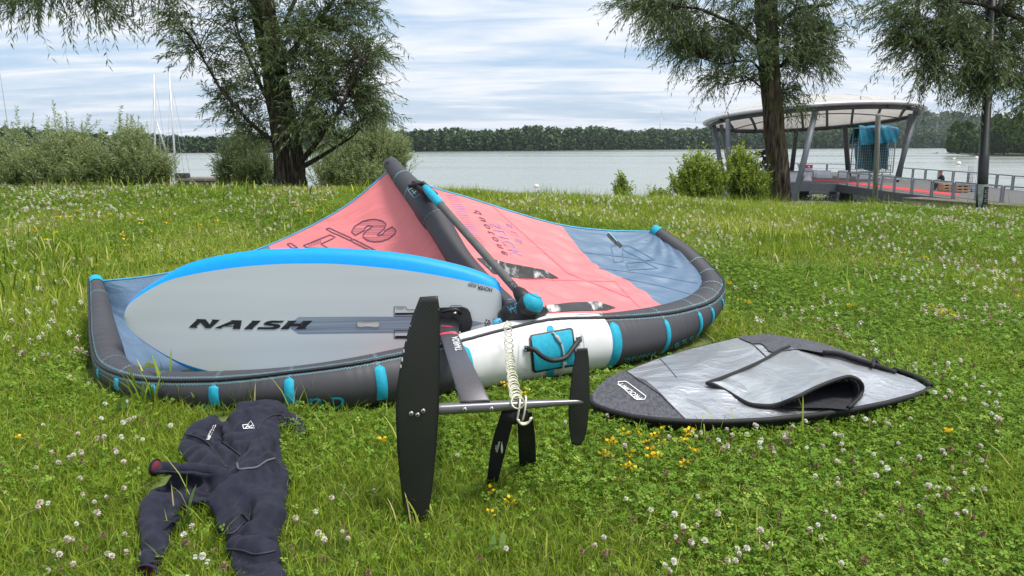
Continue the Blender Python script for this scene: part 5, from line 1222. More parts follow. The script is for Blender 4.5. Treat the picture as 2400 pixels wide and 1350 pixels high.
# rows around the section: bottom centre -> bottom edge (inner) -> rail -> deck edge -> deck centre; upper half then mirrored lower half
KL = 1.02
def half(sign, k=1.0):
    rows = []
    for i in range(90):
        so_, to_ = O_[i]; si_, ti_ = I_[i]; to_, ti_ = max(to_, 0)*sign*k, max(ti_, 0)*sign*k; so_ = min(so_, LB*1.0)
        if sign < 0: si_, ti_ = so_+(si_-so_)*.5, to_+(ti_-to_)*.5
        rows.append([(si_, 0, rock(si_)), (si_, ti_*.55, rock(si_)-.0), (si_, ti_, rock(si_)-.002), (si_+(so_-si_)*.55, ti_+(to_-ti_)*.55, rock(si_)-.010), (so_, to_, rock(so_)-.032), (so_+.004*(1 if so_ < LB*.5 else -.3), to_*1.005, rock(so_)-.055), (so_, to_*.99, rock(so_)-.075), (si_, ti_*.97, rock(si_)-TH+.012), (si_, ti_*.6, rock(si_)-TH), (si_, 0, rock(si_)-TH)])
    return rows
def strip(rows, j0, j1, name, m, parent, flip):
    v = [bp(*rows[i][j]) for i in range(90) for j in range(j0, j1+1)]; w_ = j1-j0+1
    f = grid_faces(90, w_); f = [q[::-1] for q in f] if flip else f
    return mo(name, v, f, m, parent)
for sg, k in ((1, 1.0), (-1, KL)):
    R_ = half(sg, k)
    h_ = strip(R_, 0, 2, 'hull', M['hull_grey'], board, sg < 0)
    if sg > 0: hull_up = h_
    else: hull_dn = h_
    strip(R_, 2, 5, 'rail', M['rail_blue'], board, sg < 0); strip(R_, 5, 7, 'deck_edge', M['deck_white'], board, sg < 0); strip(R_, 7, 9, 'deck', M['deck_white'], board, sg < 0)
v = []                                                              # squared tail
R1, R2 = half(1)[-1], half(-1, KL)[-1]
ring = [bp(*q) for q in R1[2:9]]+[bp(*q) for q in reversed(R2[2:9])]
mo('tail_block', ring, [tuple(range(len(ring)))], M['hull_grey'], board, False)
# grey traction pad on the deck, its edge showing above the rail
v = []
for i in range(42, 84):
    for sg in (1, -1):
        so_, to_ = O_[i]; kk = (1, KL)[sg < 0]; v.append([bp(so_, to_*.985*kk*sg, rock(so_)-.068), bp(so_, to_*1.0*kk*sg, rock(so_)-.088), bp(so_, to_*.8*kk*sg, rock(so_)-TH-.008)])
pad = [p for a, b in zip(v[::2], v[1::2]) for p in (a+[c for c in reversed(b)])]
mo('traction_pad', pad, grid_faces(42, 6), M['deck_pad'], board)
t_hull = bvh(hull_up, hull_dn)
dpoly('centre_strip', [[(672, 763), (700, 743), (860, 742), (1030, 742), (1060, 742), (1135, 757), (1060, 778), (860, 780), (700, 782)]], t_hull, .0012, M['strip'], board, 60)
def c3(L_): return [(420+x/6.667, 700+y/6.667) for x, y in L_]
for g in ([(150, 450), (275, 330), (270, 315), (415, 320), (480, 400), (520, 335), (505, 322), (640, 328), (490, 458), (415, 458), (335, 370), (270, 430), (290, 455)],
          [(545, 460), (820, 345), (810, 333), (980, 337), (970, 395), (857, 395), (745, 420), (710, 430), (655, 450), (675, 465)], [(745, 420), (850, 424), (857, 395), (970, 395), (955, 472), (835, 470), (850, 437), (710, 432)],
          [(1010, 475), (1140, 355), (1135, 340), (1280, 342), (1150, 460), (1155, 475)],
          [(1215, 475), (1240, 440), (1400, 445), (1480, 440), (1470, 425), (1340, 412), (1315, 390), (1370, 355), (1450, 340), (1650, 342), (1600, 375), (1460, 375), (1430, 385), (1560, 400), (1590, 425), (1560, 455), (1480, 478)],
          [(1580, 475), (1700, 360), (1690, 342), (1845, 342), (1780, 385), (1895, 388), (1940, 345), (2085, 342), (1940, 475), (1820, 475), (1870, 430), (1735, 430), (1710, 475)]):
    dpoly('letter', [c3(g)], t_hull, .0026, M['black_print'], board, 60)
dpoly('registered_dot', [[(716+2*math.cos(a), 769.5+2*math.sin(a)) for a in np.linspace(0, 5.6, 8)]], t_hull, .0026, M['black_print'], board)
dtext('lettering', 'HOVER', (1154, 676), (1120, 669), (1152, 685), t_hull, .002, M['black_print'], board, .02); dtext('lettering', 'ASCEND', (1117, 668), (1097, 664), (1116, 675), t_hull, .002, M['black_print'], board, .01)
dtext('lettering', "5'10 X 30 X 4 - 125 LITERS", (1155, 672), (1102, 661), (1155, 675), t_hull, .002, M['black_print'], board)
hx_ = [(1140, 750), (1146, 752), (1137, 757), (1143, 758), (1148, 757), (1139, 762), (1145, 763)]
for (x, y) in hx_: dpoly('emblem_dot', [[(x+2.2*math.cos(a), y+2.2*math.sin(a)) for a in np.linspace(0, 5.5, 7)]], t_hull, .002, M['black_print'], board, 60)
dtext('lettering', 'NAISH', (1155, 760), (1155, 747), (1160, 760), t_hull, .002, M['black_print'], board, .03)
# carry slot
slot = lambda r: [(848-r*.0+x, y) for x, y in [(836-848, 758), (838-848, 753), (846-848, 752), (856-848, 754), (866-848, 754), (880-848, 752), (889-848, 753), (891-848, 759), (888-848, 766), (878-848, 767), (866-848, 765), (856-848, 765), (846-848, 767), (838-848, 765)]]
dpoly('carry_slot', [slot(0)], t_hull, .003, mat('carry_slot_plastic', (.36, .35, .33), .5, c2=(.52, .50, .47), vscale=8), board, 60); dstrokes('slot_edge', [(slot(0), True)], 2, t_hull, .005, M['strip'], board)
# foil tracks
for y0, top in ((719, True), (776, False)):
    dpoly('track_slot', [[(926, y0+14-(0 if top else 3)), (1040, y0+13-(0 if top else 3)), (1040, y0+18-(0 if top else 3)), (926, y0+19-(0 if top else 3))]], t_hull, .002, M['black_print'], board, 60)
    o_ = [(924, y0), (950, y0), (955, y0+7), (1040, y0+7)] if top else [(923, y0-2), (1040, y0-2)]
    dstrokes('track_outline', [(o_, False), ([(924, y0), (924, y0+22-(0 if top else 5)), (1040, y0+22-(0 if top else 5))], False)], 1.4, t_hull, .002, M['black_print'], board)
dtext('lettering', 'US BOX', (929, y0-51), (947, y0-51), (929, y0-55), t_hull, .002, M['black_print'], board)
dstrokes('track_outline', [([(1055, 719), (1058, 716), (1080, 716), (1082, 719)], False)], 1.2, t_hull, .002, M['black_print'], board)
# base plate of the mast
def plate(px_list, d0, d1, name, m, parent):
    n = len(px_list); st_ = [on_board(*p) for p in px_list]; v = [bp(s, t, d0) for s, t in st_]+[bp(s, t, d1) for s, t in st_]
    return mo(name, v, [tuple(range(2*n-1, n-1, -1)), tuple(range(n))]+[(i, (i+1) % n, (i+1) % n+n, i+n) for i in range(n)], m, parent, False)
bpl = plate([(985, 722), (1085, 719), (1096, 723), (1102, 732), (1107, 752), (1106, 760), (1100, 781), (1085, 788), (985, 790)], .0, .018, 'base_plate', M['plate_black'], board)
mtop, mbot = P(1052, 783, 3.30), P(1114, 941, 2.13); mdir = (mbot-mtop).normalized()
fz = P(1376, 940.5, 2.20)-P(980, 962, 2.10); fdir = fz.normalized(); cw = (fdir-mdir*fdir.dot(mdir)).normalized(); tn = mdir.cross(cw)
mroot = mtop-mdir*.27
def mast_ring(c, hc, th): return [c+cw*(hc*math.cos(a))+tn*(th*math.sin(a)) for a in np.linspace(0, 2*math.pi, 21)[:-1]]
def lens(mb, cs_):
    n = 20; v = [p for c, hc, th in cs_ for p in mast_ring(c, hc, th)]
    return mb.add(v, [(i*n+k, i*n+(k+1) % n, (i+1)*n+(k+1) % n, (i+1)*n+k) for i in range(len(cs_)-1) for k in range(n)]+[tuple(range(n-1, -1, -1)), tuple(range((len(cs_)-1)*n, len(cs_)*n))])
hcw = .5*(P(1149, 939, 2.13)-P(1078, 942, 2.13)).length; hct = .5*(P(1072, 781, 3.30)-P(1030, 783, 3.30)).length
mast = lens(MB(), [(mtop, hct*1.0, .008), (mtop.lerp(mbot, .5), (hct+hcw)/2, .008), (mbot, hcw, .008)]).build('mast', M['carbon_mast'], board)
lens(MB(), [(mroot, .085, .040), (mroot.lerp(mtop, .35), .060, .026), (mtop-mdir*.01, .046, .016), (mtop, .043, .012)]).build('mast_socket', M['plate_black'], board)
lens(MB(), [(mtop-mdir*.012, hct*1.06, .0105), (mtop+mdir*.025, hct*1.04, .0095)]).build('red_ring', M['red_print'], board)
t_m = bvh(mast)
dtext('lettering', 'TAAROA', (1083, 821), (1073, 789), (1067, 823), t_m, .002, M['white_print'], mast, .01, .15)
sock = [o for o in board.children if o.name == 'mast_socket'][0]; dtext('lettering', 'PRECISION', (1034, 766), (1058, 768), (1034, 763), bvh(sock, bpl), .002, M['red_print'], sock, .02)
for (x, y, r) in ((1066, 734, 4.5), (1077, 778, 2.5)):
    s_, t_ = on_board(x, y); R_ = r*mpp(x, y, 3.58); c = bp(s_, t_, .018); MB().tube([c, c+nrm*.006], R_, 16).build('plate_bolt', M['steel_bolt'], bpl); MB().tube([c+nrm*.0061, c+nrm*.0075], R_*.55, 12).build('bolt_socket', M['plate_black'], bpl)
lv = [bp(*on_board(x, y), d) for x, y, d in ((1036, 729, .03), (1050, 724, .045), (1066, 722, .045), (1075, 725, .04), (1078, 734, .025))]; MB().tube([Vector(a) for a in catmull([tuple(p) for p in lv], 14)], .007, 8).build('lever', M['piping'], board)
# fuselage
F0, F1 = P(972, 962, 2.10), P(1378, 940.5, 2.20); n_ = 22; v = []
FS = [(0, 13), (.15, 13), (.45, 12.2), (.72, 9), (.92, 6), (1, 5)]
for u, hw in FS:
    c = F0.lerp(F1, u); r = hw*mpp(1100, 950, c.y); e1 = nrm; e2 = fdir.cross(nrm)
    for k in range(n_): a = 2*math.pi*k/n_; ca, sa = math.cos(a), math.sin(a); pw = .75; v.append(c+e1*(r*1.05*math.copysign(abs(ca)**pw, ca))+e2*(r*math.copysign(abs(sa)**pw, sa)))
fus = mo('fuselage', v, [(i*n_+k, i*n_+(k+1) % n_, (i+1)*n_+(k+1) % n_, (i+1)*n_+k) for i in range(len(FS)-1) for k in range(n_)]+[tuple(range(n_-1, -1, -1)), tuple(range((len(FS)-1)*n_, len(FS)*n_))], M['alu_fuse'], board)
t_f = bvh(fus)
def bolt(tree, x, y, r, parent):
    c = hit(tree, x, y, 0); d = (EYE-c).normalized()*.5+Vector((0, -1, 0))*.5; R_ = r*mpp(x, y, c.y); MB().tube([c-d*.002, c+d*.003, c+d*.005], [R_, R_, R_*.8], 14).build('bolt', M['steel_bolt'], parent); MB().tube([c+d*.0051, c+d*.0058], R_*.42, 8).build('bolt_hex', M['plate_black'], parent)
bolt(t_f, 1089, 960, 6, fus); bolt(t_f, 1152, 958, 5.5, fus)
# wings of the foil: plates with a lens section, standing upright
def foil(left, right, Yb, Yt, th, name):
    """left/right: outline from top to bottom in pixels"""
    n = 40; Lp, Rp = resample(left, n), resample(right, n); v = []; m_ = 13
    y0, y1 = Lp[0][1], Lp[-1][1]
    for a, b in zip(Lp, Rp):
        fr_ = ((a[1]+b[1])/2-y0)/(y1-y0); Yd = Yt+(Yb-Yt)*fr_; A_, B_ = P(a[0], a[1], Yd), P(b[0], b[1], Yd)
        tt = th*max(.25, math.sin(math.pi*min(max(fr_, .04), .96)))
        for k in range(m_): u = k/(m_-1); v.append(A_.lerp(B_, u)+Vector((0, -1, 0))*(tt*math.sin(math.pi*u)**.8*.62))
        for k in range(1, m_-1): u = 1-k/(m_-1); v.append(A_.lerp(B_, u)+Vector((0, 1, 0))*(tt*math.sin(math.pi*u)**.8*.38))
    w_ = 2*m_-2; f = [(i*w_+k, (i+1)*w_+k, (i+1)*w_+(k+1) % w_, i*w_+(k+1) % w_) for i in range(n-1) for k in range(w_)]+[tuple(range(w_)), tuple(range(n*w_-1, (n-1)*w_-1, -1))]
    return mo(name, v, f, M['carbon'], board)
fw = foil([(984, 696), (967, 739), (953, 788), (940, 841), (930, 908), (927, 970), (931, 1059), (940, 1148), (948, 1205), (951, 1222)], [(1026, 693), (1030, 720), (1031, 783), (1031, 863), (1029, 957), (1022, 1059), (1013, 1148), (1004, 1205), (1000, 1222)], 2.065, 2.085, .016, 'front_wing')
t_w = bvh(fw)
for (x, y) in ((964, 969), (979, 972), (992, 963)): bolt(t_w, x, y, 5.6, fw)
# worn chips along the wing's leading edge
M['chip'] = mat('chipped_edge', (.55, .55, .54), .7)
for (x, y, a, b) in ((981, 705, 2, 4), (966, 745, 1.6, 4), (962, 762, 2, 3), (953, 795, 1.5, 5), (947, 822, 1.8, 5), (943, 842, 2.2, 6), (940, 858, 2.0, 5), (1028, 700, 1.6, 6), (1029, 722, 1.6, 4)):
    dpoly('edge_chip', [[(x+a*math.cos(q), y+b*math.sin(q)) for q in np.linspace(0, 5.5, 7)]], t_w, .0012, M['chip'], fw)
stb = foil([(1352, 817), (1349, 828), (1341, 868), (1336, 917), (1332, 961), (1333, 1000), (1336, 1020), (1340, 1041)], [(1377, 815), (1380, 840), (1381.5, 868), (1382, 908), (1381, 952), (1377, 1000), (1370, 1030), (1360, 1044)], 2.19, 2.20, .009, 'stabiliser')

# ================================================================== COILED LEASH hung over the fuselage
M['coil'] = mat('clear_yellowed_coil', (.62, .60, .46), .25, var=.06, coat=.3); M['neoprene'] = mat('black_neoprene', (.006, .006, .009), .85, var=.4, vscale=20, bump=.2, bscale=60)
lroot = thing('coiled_leash', PG(1200, 1085), 'pale coiled leash with black padded cuff straps, looped over the foil fuselage', 'leash')
axp = catmull([tuple(P(*p)) for p in ((1189, 752, 3.36), (1191, 775, 3.27), (1194, 830, 3.05), (1200, 880, 2.68), (1208, 925, 2.28), (1214, 946, 2.10))], 420)
Fr = frames(axp); cp = []
for i, (p, (t, a, b)) in enumerate(zip(axp, Fr)):
    q = i/419*2*math.pi*27; r = .0165*min(1, i/14)*(1.0+.12*math.sin(i*.11)); cp.append(Vector(p)+a*(r*math.cos(q))+b*(r*math.sin(q)))
MB().tube(cp, .0024, 6).build('coil', M['coil'], lroot)
fc = F0.lerp(F1, .60); rr_ = .026
for k, (dx, dz) in enumerate(((-.008, 0), (.010, .003))):
    c = fc+fdir*dx; MB().tube([c+nrm*(rr_*math.cos(a))+fdir*(.006*math.sin(a))+Vector((0, 0, 1))*((rr_+.012)*math.sin(a)-.012) for a in np.linspace(0, 2*math.pi, 26)], .0032, 6, False).build('coil_loop', M['coil'], lroot)
for k in range(3):
    c = fc+Vector((.012, -.030-.003*k, -.030)); MB().tube([c+Vector((.021-.002*k, 0, .003))*math.cos(a)+Vector((0, 0, .016+.001*k))*math.sin(a) for a in np.linspace(math.pi, 2*math.pi, 14)], .0032, 6).build('coil_loop', M['coil'], lroot)
def strap(top, mid, bot, hw, name, Yt, Yb):
    prof = catmull([top, mid, bot], 14); v = []
    for i, (x, y, w_) in enumerate(prof):
        fY = i/13; Yd = Yt+(Yb-Yt)*fY
        for a in (-1, -.97, .97, 1):
            p = P(x+a*w_, y, Yd); v.append(p+Vector((0, -.006 if abs(a) < 1 else -.003, 0)))
        for a in (.97, -.97): v.append(P(x+a*w_, y, Yd)+Vector((0, .006, 0)))
    f = [(i*6+k, (i+1)*6+k, (i+1)*6+(k+1) % 6, i*6+(k+1) % 6) for i in range(13) for k in range(6)]+[tuple(range(6)), tuple(range(14*6-1, 13*6-1, -1))]
    return mo(name, v, f, M['neoprene'], lroot, False)
s1 = strap((1193, 962, 17), (1172, 1035, 18.5), (1153, 1132, 13), 0, 'cuff_strap', 2.16, 2.34); s2 = strap((1229, 966, 18), (1234, 1020, 20), (1237, 1092, 20), 0, 'cuff_strap', 2.2, 2.47)
MB().tube([P(1180, 968, 2.17), P(1205, 976, 2.16), P(1228, 970, 2.19)], [.02, .026, .02], 10).build('cuff_pad', M['neoprene'], lroot)
t_s = bvh(s1); dtext('lettering', 'INDIANA', (1166, 1059), (1173, 1034), (1161.5, 1057.5), t_s, .0015, M['white_print'], s1, .03)
dtext('lettering', 'SUP', (1162.5, 1053), (1164.5, 1043), (1160, 1052), t_s, .0015, M['white_print'], s1, .03); dpoly('feather', [[(1176, 1036), (1178, 1042), (1179, 1052), (1178, 1060), (1176, 1062), (1174, 1054), (1174, 1044)]], t_s, .0015, M['white_print'], s1); dstrokes('feather_quill', [([(1176, 1044), (1176.5, 1034)], False)], 1, t_s, .0016, M['white_print'], s1)
# ================================================================== BOARD BAG
def silver_mat(name, base, wr, ws):
    m = mat(name, base, .38, .82, var=.05, vscale=4); t = m.node_tree; bs = t.nodes['Principled BSDF']
    tcn = t.nodes.new('ShaderNodeTexCoord'); n = t.nodes.new('ShaderNodeTexNoise'); n.inputs['Scale'].default_value = ws; n.inputs['Detail'].default_value = 5; n.inputs['Distortion'].default_value = 1.2; t.links.new(tcn.outputs['Object'], n.inputs['Vector'])
    n2 = t.nodes.new('ShaderNodeTexNoise'); n2.inputs['Scale'].default_value = ws*4.5; n2.inputs['Detail'].default_value = 3; n2.inputs['Distortion'].default_value = 1.5; t.links.new(tcn.outputs['Object'], n2.inputs['Vector'])
    b = t.nodes.new('ShaderNodeBump'); b.inputs['Strength'].default_value = wr; b.inputs['Distance'].default_value = .05; t.links.new(n.outputs['Fac'], b.inputs['Height'])
    b2 = t.nodes.new('ShaderNodeBump'); b2.inputs['Strength'].default_value = wr*.6; b2.inputs['Distance'].default_value = .012; t.links.new(n2.outputs['Fac'], b2.inputs['Height']); t.links.new(b.outputs[0], b2.inputs['Normal']); t.links.new(b2.outputs[0], bs.inputs['Normal'])
    return m
M['silver'] = silver_mat('silver_reflective_foil', (.58, .595, .62), .75, 3.4); M['silver_flap'] = silver_mat('silver_flap_foil', (.60, .62, .63), .5, 2.4)
M['heather'] = mat('heather_grey_fabric', (.045, .045, .055), .9, c2=(.10, .10, .115), vscale=120, stretch=(1, .35, 1), bump=.15, bscale=300); M['bag_black'] = mat('black_bag_binding', (.008, .008, .009), .7); M['lining'] = mat('dark_bag_lining', (.018, .018, .024), .85, var=.3, vscale=30)
front_rail = [(1383, 935), (1386, 943), (1396, 951), (1425, 962), (1480, 976), (1545, 984), (1609, 988), (1700, 989), (1800, 984), (1900, 974), (2000, 960), (2080, 944), (2140, 928), (2168, 918), (2182, 907)]
ZB, ZF = .085, .062
bag_c = PG(1780, 900); bag = thing('board_bag', (bag_c.x, bag_c.y, 0), 'silver and grey padded board bag lying unzipped and empty on the grass', 'board bag')
back_rail = [(1383, 935), (1386, 925), (1400, 905), (1425, 884), (1462, 866), (1540, 836), (1620, 812), (1732, 786), (1800, 780), (1900, 795), (1990, 822), (2060, 850), (2088, 862), (2145, 881), (2174, 896), (2182, 907)]
outline_w = [PG(x, y, ZF) for x, y in front_rail[::1]]+[PG(x, y, ZB) for x, y in back_rail[::-1]]
OW = np.array([(p.x, p.y) for p in outline_w])
def edge_dist(x, y):
    best = 9
    for a, b in zip(OW, np.roll(OW, -1, 0)):
        d = b-a; t = np.clip(((x-a[0])*d[0]+(y-a[1])*d[1])/(d@d+1e-9), 0, 1); best = min(best, math.hypot(x-a[0]-d[0]*t, y-a[1]-d[1]*t))
    return best
def bag_z(x, y):
    e = edge_dist(x, y); k = min(1, e/.30); k = k*k*(3-2*k)
    return .068+.045*k + k*(.012*(float(vnoise(x, y, 5, 3))-.5)+.010*math.sin(9*x+14*y+3*math.sin(4*x))*.6+.005*math.sin(31*x-17*y))
def bag_panel(name, front, back, m, nu, nv, seam=False):
    f_, b_ = resample(front, nu), resample(back, nu); v = []
    for i in range(nu):
        A_, B_ = PG(f_[i][0], f_[i][1], .068), PG(b_[i][0], b_[i][1], .075)
        for j in range(nv):
            p = A_.lerp(B_, j/(nv-1)); v.append((p.x, p.y, bag_z(p.x, p.y)+.003))
    return mo(name, v, grid_faces(nu, nv), m, bag)
nsf = [(1383, 935), (1386, 943), (1396, 951), (1425, 962), (1480, 976), (1545, 984), (1609, 988)]; nsb = [(1383, 935), (1386, 925), (1400, 905), (1425, 884), (1462, 866)]
seamn = catmull([(1609, 988), (1588, 962), (1548, 925), (1500, 890), (1462, 866)], 20)
bag_panel('nose_panel', nsf, nsb, M['heather'], 40, 26)
sf = front_rail[6:]; gb = [(1732, 786), (1762, 806), (1802, 842), (1860, 842), (1912, 840), (1985, 848), (2062, 860), (2100, 868), (2145, 884), (2182, 907)]
sb = [(1462, 866), (1540, 836), (1620, 812), (1732, 786)]
# silver panel: from the nose seam to the tail, between the two edges
def silver_rows():
    f_, b_ = resample(sf, 90), resample(sb+gb[1:], 90); v = []
    for i in range(90):
        A_, B_ = PG(f_[i][0], f_[i][1], .068), PG(b_[i][0], b_[i][1], .080)
        for j in range(34): p = A_.lerp(B_, j/33); v.append((p.x, p.y, bag_z(p.x, p.y)))
    return v
mo('silver_panel', silver_rows(), grid_faces(90, 34), M['silver'], bag)
gf, gk = resample(gb[:8], 50), resample([(1732, 786), (1800, 780), (1900, 795), (1990, 822), (2060, 850), (2100, 868)], 50); v = []
for i in range(50):
    A_, B_ = PG(gf[i][0], gf[i][1], .085), PG(gk[i][0], gk[i][1], .080)
    for j in range(16):
        p = A_.lerp(B_, j/15); v.append((p.x, p.y, bag_z(p.x, p.y)+.006+.018*(1-j/15)*math.sin(math.pi*min(1, max(0, (i-18)/31)))))
gp = mo('top_panel', v, grid_faces(50, 16), M['heather'], bag)
MB().tube([Vector(v[i*16])+Vector((0, 0, .002)) for i in range(27, 50)], .010, 8).build('zip_binding', M['bag_black'], bag)
zb = [Vector(v[i*16]) for i in range(27, 50)]; mo('zip_gap', [p+Vector((0, -.004, -.01)) for p in zb]+[Vector((p.x, p.y-.05, p.z-.045)) for p in zb], [(k, k+1, k+24, k+23) for k in range(22)], M['lining'], bag)
# thick dark side wall and binding along the edge
ring = [PG(x, y, .066) for x, y in resample(front_rail, 90)]+[PG(x, y, .075) for x, y in resample(back_rail, 90)[::-1][1:-1]]
MB().tube([PG(1384, 930, .07)]+ring[:90]+[PG(x, y, .075) for x, y in resample([(2181, 905), (2172, 896), (2140, 880), (2095, 865)], 14)], .011, 8, False).build('binding', M['bag_black'], bag)
cx_, cy_ = sum(p.x for p in ring)/len(ring), sum(p.y for p in ring)/len(ring); n = len(ring); v = []
for p in ring: v += [(p.x, p.y, .066), (p.x+(cx_-p.x)*.015, p.y+(cy_-p.y)*.015, .045), (p.x+(cx_-p.x)*.06, p.y+(cy_-p.y)*.06, .012)]
mo('side_wall', v, [(i*3+j, ((i+1) % n)*3+j, ((i+1) % n)*3+j+1, i*3+j+1) for i in range(n) for j in range(2)], M['bag_black'], bag)
# seams
def bag_line(pts, r, name, m, dz=.003): 
    q = [PG(x, y, .09) for x, y in resample(pts, 30)]; return MB().tube([Vector((p.x, p.y, bag_z(p.x, p.y)+dz)) for p in q], r, 6).build(name, m, bag)
t_bag = bvh(*[o for o in bag.children if o.name.startswith(('nose_panel', 'silver_panel'))])
def surf_line(pts, r, name, m, off=.002, tree=None):
    q = [hit(tree or t_bag, x, y, off) for x, y in resample(pts, 40)]; q = [p for p in q if p is not None]
    if len(q) > 2: MB().tube(q, r, 6).build(name, m, bag)
surf_line([(1608, 986), (1548, 925), (1500, 893), (1464, 868)], .0032, 'seam', M['heather']); surf_line([(1733, 787), (1765, 808), (1800, 841)], .0032, 'seam', M['heather']); surf_line([(1543, 838), (1556, 850), (1586, 885)], .0012, 'crease', M['lining'])
# logo on the nose
dtext('lettering', 'PROLIMIT', (1506, 934), (1457, 898), (1495, 938), t_bag, .003, M['white_print'], bag, .01)
dstrokes('logo_frame', [([(1449, 896), (1466, 895), (1472, 898), (1514, 930), (1511, 937), (1494, 938), (1488, 935), (1450, 901)], True)], 1.8, t_bag, .003, M['white_print'], bag)
# folded-back flap standing as a low tunnel
FB = [(1657, 901, .11), (1690, 889, .115), (1740, 869, .12), (1790, 846, .125), (1830, 822, .125), (1850, 815, .125), (1890, 829, .13), (1935, 850, .15)]
FF = [(1672, 904, .115), (1700, 918, .10), (1752, 948, .085), (1780, 953, .085), (1818, 952, .09), (1866, 934, .13), (1920, 908, .155), (1985, 886, .18)]
A_, B_ = catmull(FF, 50), catmull(FB, 50); v = []
for i in range(50):
    a, b = PG(*A_[i]), PG(*B_[i])
    for j in range(26):
        u = j/25; p = a.lerp(b, u); p.z += .008*math.sin(u*math.pi)*(1+.5*math.sin(i*.35)) + .0025*math.sin(i*.5+u*9); v.append(p)
flap = mo('flap', v, grid_faces(50, 26), M['silver_flap'], bag)
# right end of the flap rolls over and down to the bag: silver outside, dark lining inside
RE = [(1985, 886, .18), (2008, 891, .175), (2020, 904, .15), (2020, 920, .12), (2012, 936, .10), (1988, 958, .085)]
RBk = [(1935, 850, .15), (1962, 856, .14), (1985, 862, .12), (2000, 872, .10), (2010, 890, .09), (2030, 920, .08)]
A2, B2 = catmull(RE, 24), catmull(RBk, 24); v = []
for i in range(24):
    a, b = PG(*A2[i]), PG(*B2[i])
    for j in range(10): v.append(a.lerp(b, j/9))
mo('flap_roll', v, grid_faces(24, 10), M['silver_flap'], bag)
LO = [(1830, 958, .085), (1870, 956, .085), (1930, 956, .085), (1988, 960, .085)]
v = []; UP = catmull([(1820, 953, .086), (1868, 936, .125), (1922, 911, .15), (1984, 889, .172)], 24); BK = catmull([(1800, 900, .10), (1860, 880, .11), (1930, 868, .115), (2008, 905, .11)], 24); LW = catmull(LO, 24)
for i in range(24):
    a, b, c = PG(*UP[i])+Vector((0, .012, -.006)), PG(*BK[i]), PG(*LW[i])
    v += [a, a.lerp(b, .5), b, b.lerp(c, .5), c]
mo('flap_lining', v, grid_faces(24, 5), M['lining'], bag)
v = []
for q in catmull([(1984, 889, .172), (2006, 895, .168), (2016, 907, .145), (2016, 922, .115), (2008, 936, .098), (1988, 957, .087)], 20): v.append(PG(*q)+Vector((-.004, .01, 0)))
w2 = [PG(*q) for q in catmull([(2008, 905, .11), (2004, 908, .11), (2000, 912, .105), (1998, 920, .10), (1996, 935, .09), (1988, 958, .087)], 20)]
mo('flap_lining', [p for a, b in zip(v, w2) for p in (a, b)], grid_faces(20, 2), M['lining'], bag)
edge = [PG(*q)+Vector((0, 0, .005)) for q in catmull(FB[:6][::-1]+FF[0:8]+RE[1:], 90)]
MB().tube(edge, .008, 8).build('flap_binding', M['bag_black'], bag)
MB().bar(PG(1672, 912, .10), PG(1658, 936, .085), .02, .008).build('zip_tail', M['bag_black'], bag, False)
MB().tube([PG(2046, 858, .10), PG(2049, 838, .09), PG(2054, 846, .08), PG(2064, 858, .08)], .008, 8).build('zip_pull', M['bag_black'], bag)

# ================================================================== WETSUIT, one continuous heap of neoprene
M['suit'] = mat('dark_blue_neoprene', (.010, .0105, .022), .85, c2=(.018, .0185, .034), vscale=40, sheen=.03, spec=.3, bump=.12, bscale=260, det=6); M['suit_seam'] = mat('neoprene_seam', (.020, .020, .028), .6); M['red_lining'] = mat('dark_red_lining', (.10, .008, .018), .85, bump=.2); M['seam_tape'] = mat('grey_seam_tape', (.10, .10, .115), .6)
def suit_tube(pts, n=22, flat=.62, rings=16):
    """pts: pixel x, y, half width in pixels, height of the centre above the grass in metres"""
    q = [(list(PG(x, y, z)) + [hw*mpp(x, y, PG(x, y, z).y)]) for x, y, hw, z in pts]; S = catmull(q, rings); c = [Vector(a[:3]) for a in S]; v, f = [], []
    for p, r, (t, a, b) in zip(c, S[:, 3], frames(c)):
        up = Vector((0, 0, 1)); side = t.cross(up).normalized() if t.cross(up).length > .1 else Vector((1, 0, 0)); nn = side.cross(t)
        rz = min(.056, r*flat)
        for k in range(n): ang = 2*math.pi*k/n; v.append(p+side*(r*math.cos(ang))+nn*(rz*math.sin(ang)))
    for i in range(rings-1):
        for k in range(n): f.append((i*n+k, i*n+(k+1) % n, (i+1)*n+(k+1) % n, (i+1)*n+k))
    f += [tuple(range(n-1, -1, -1)), tuple(range((rings-1)*n, rings*n))]; return v, f
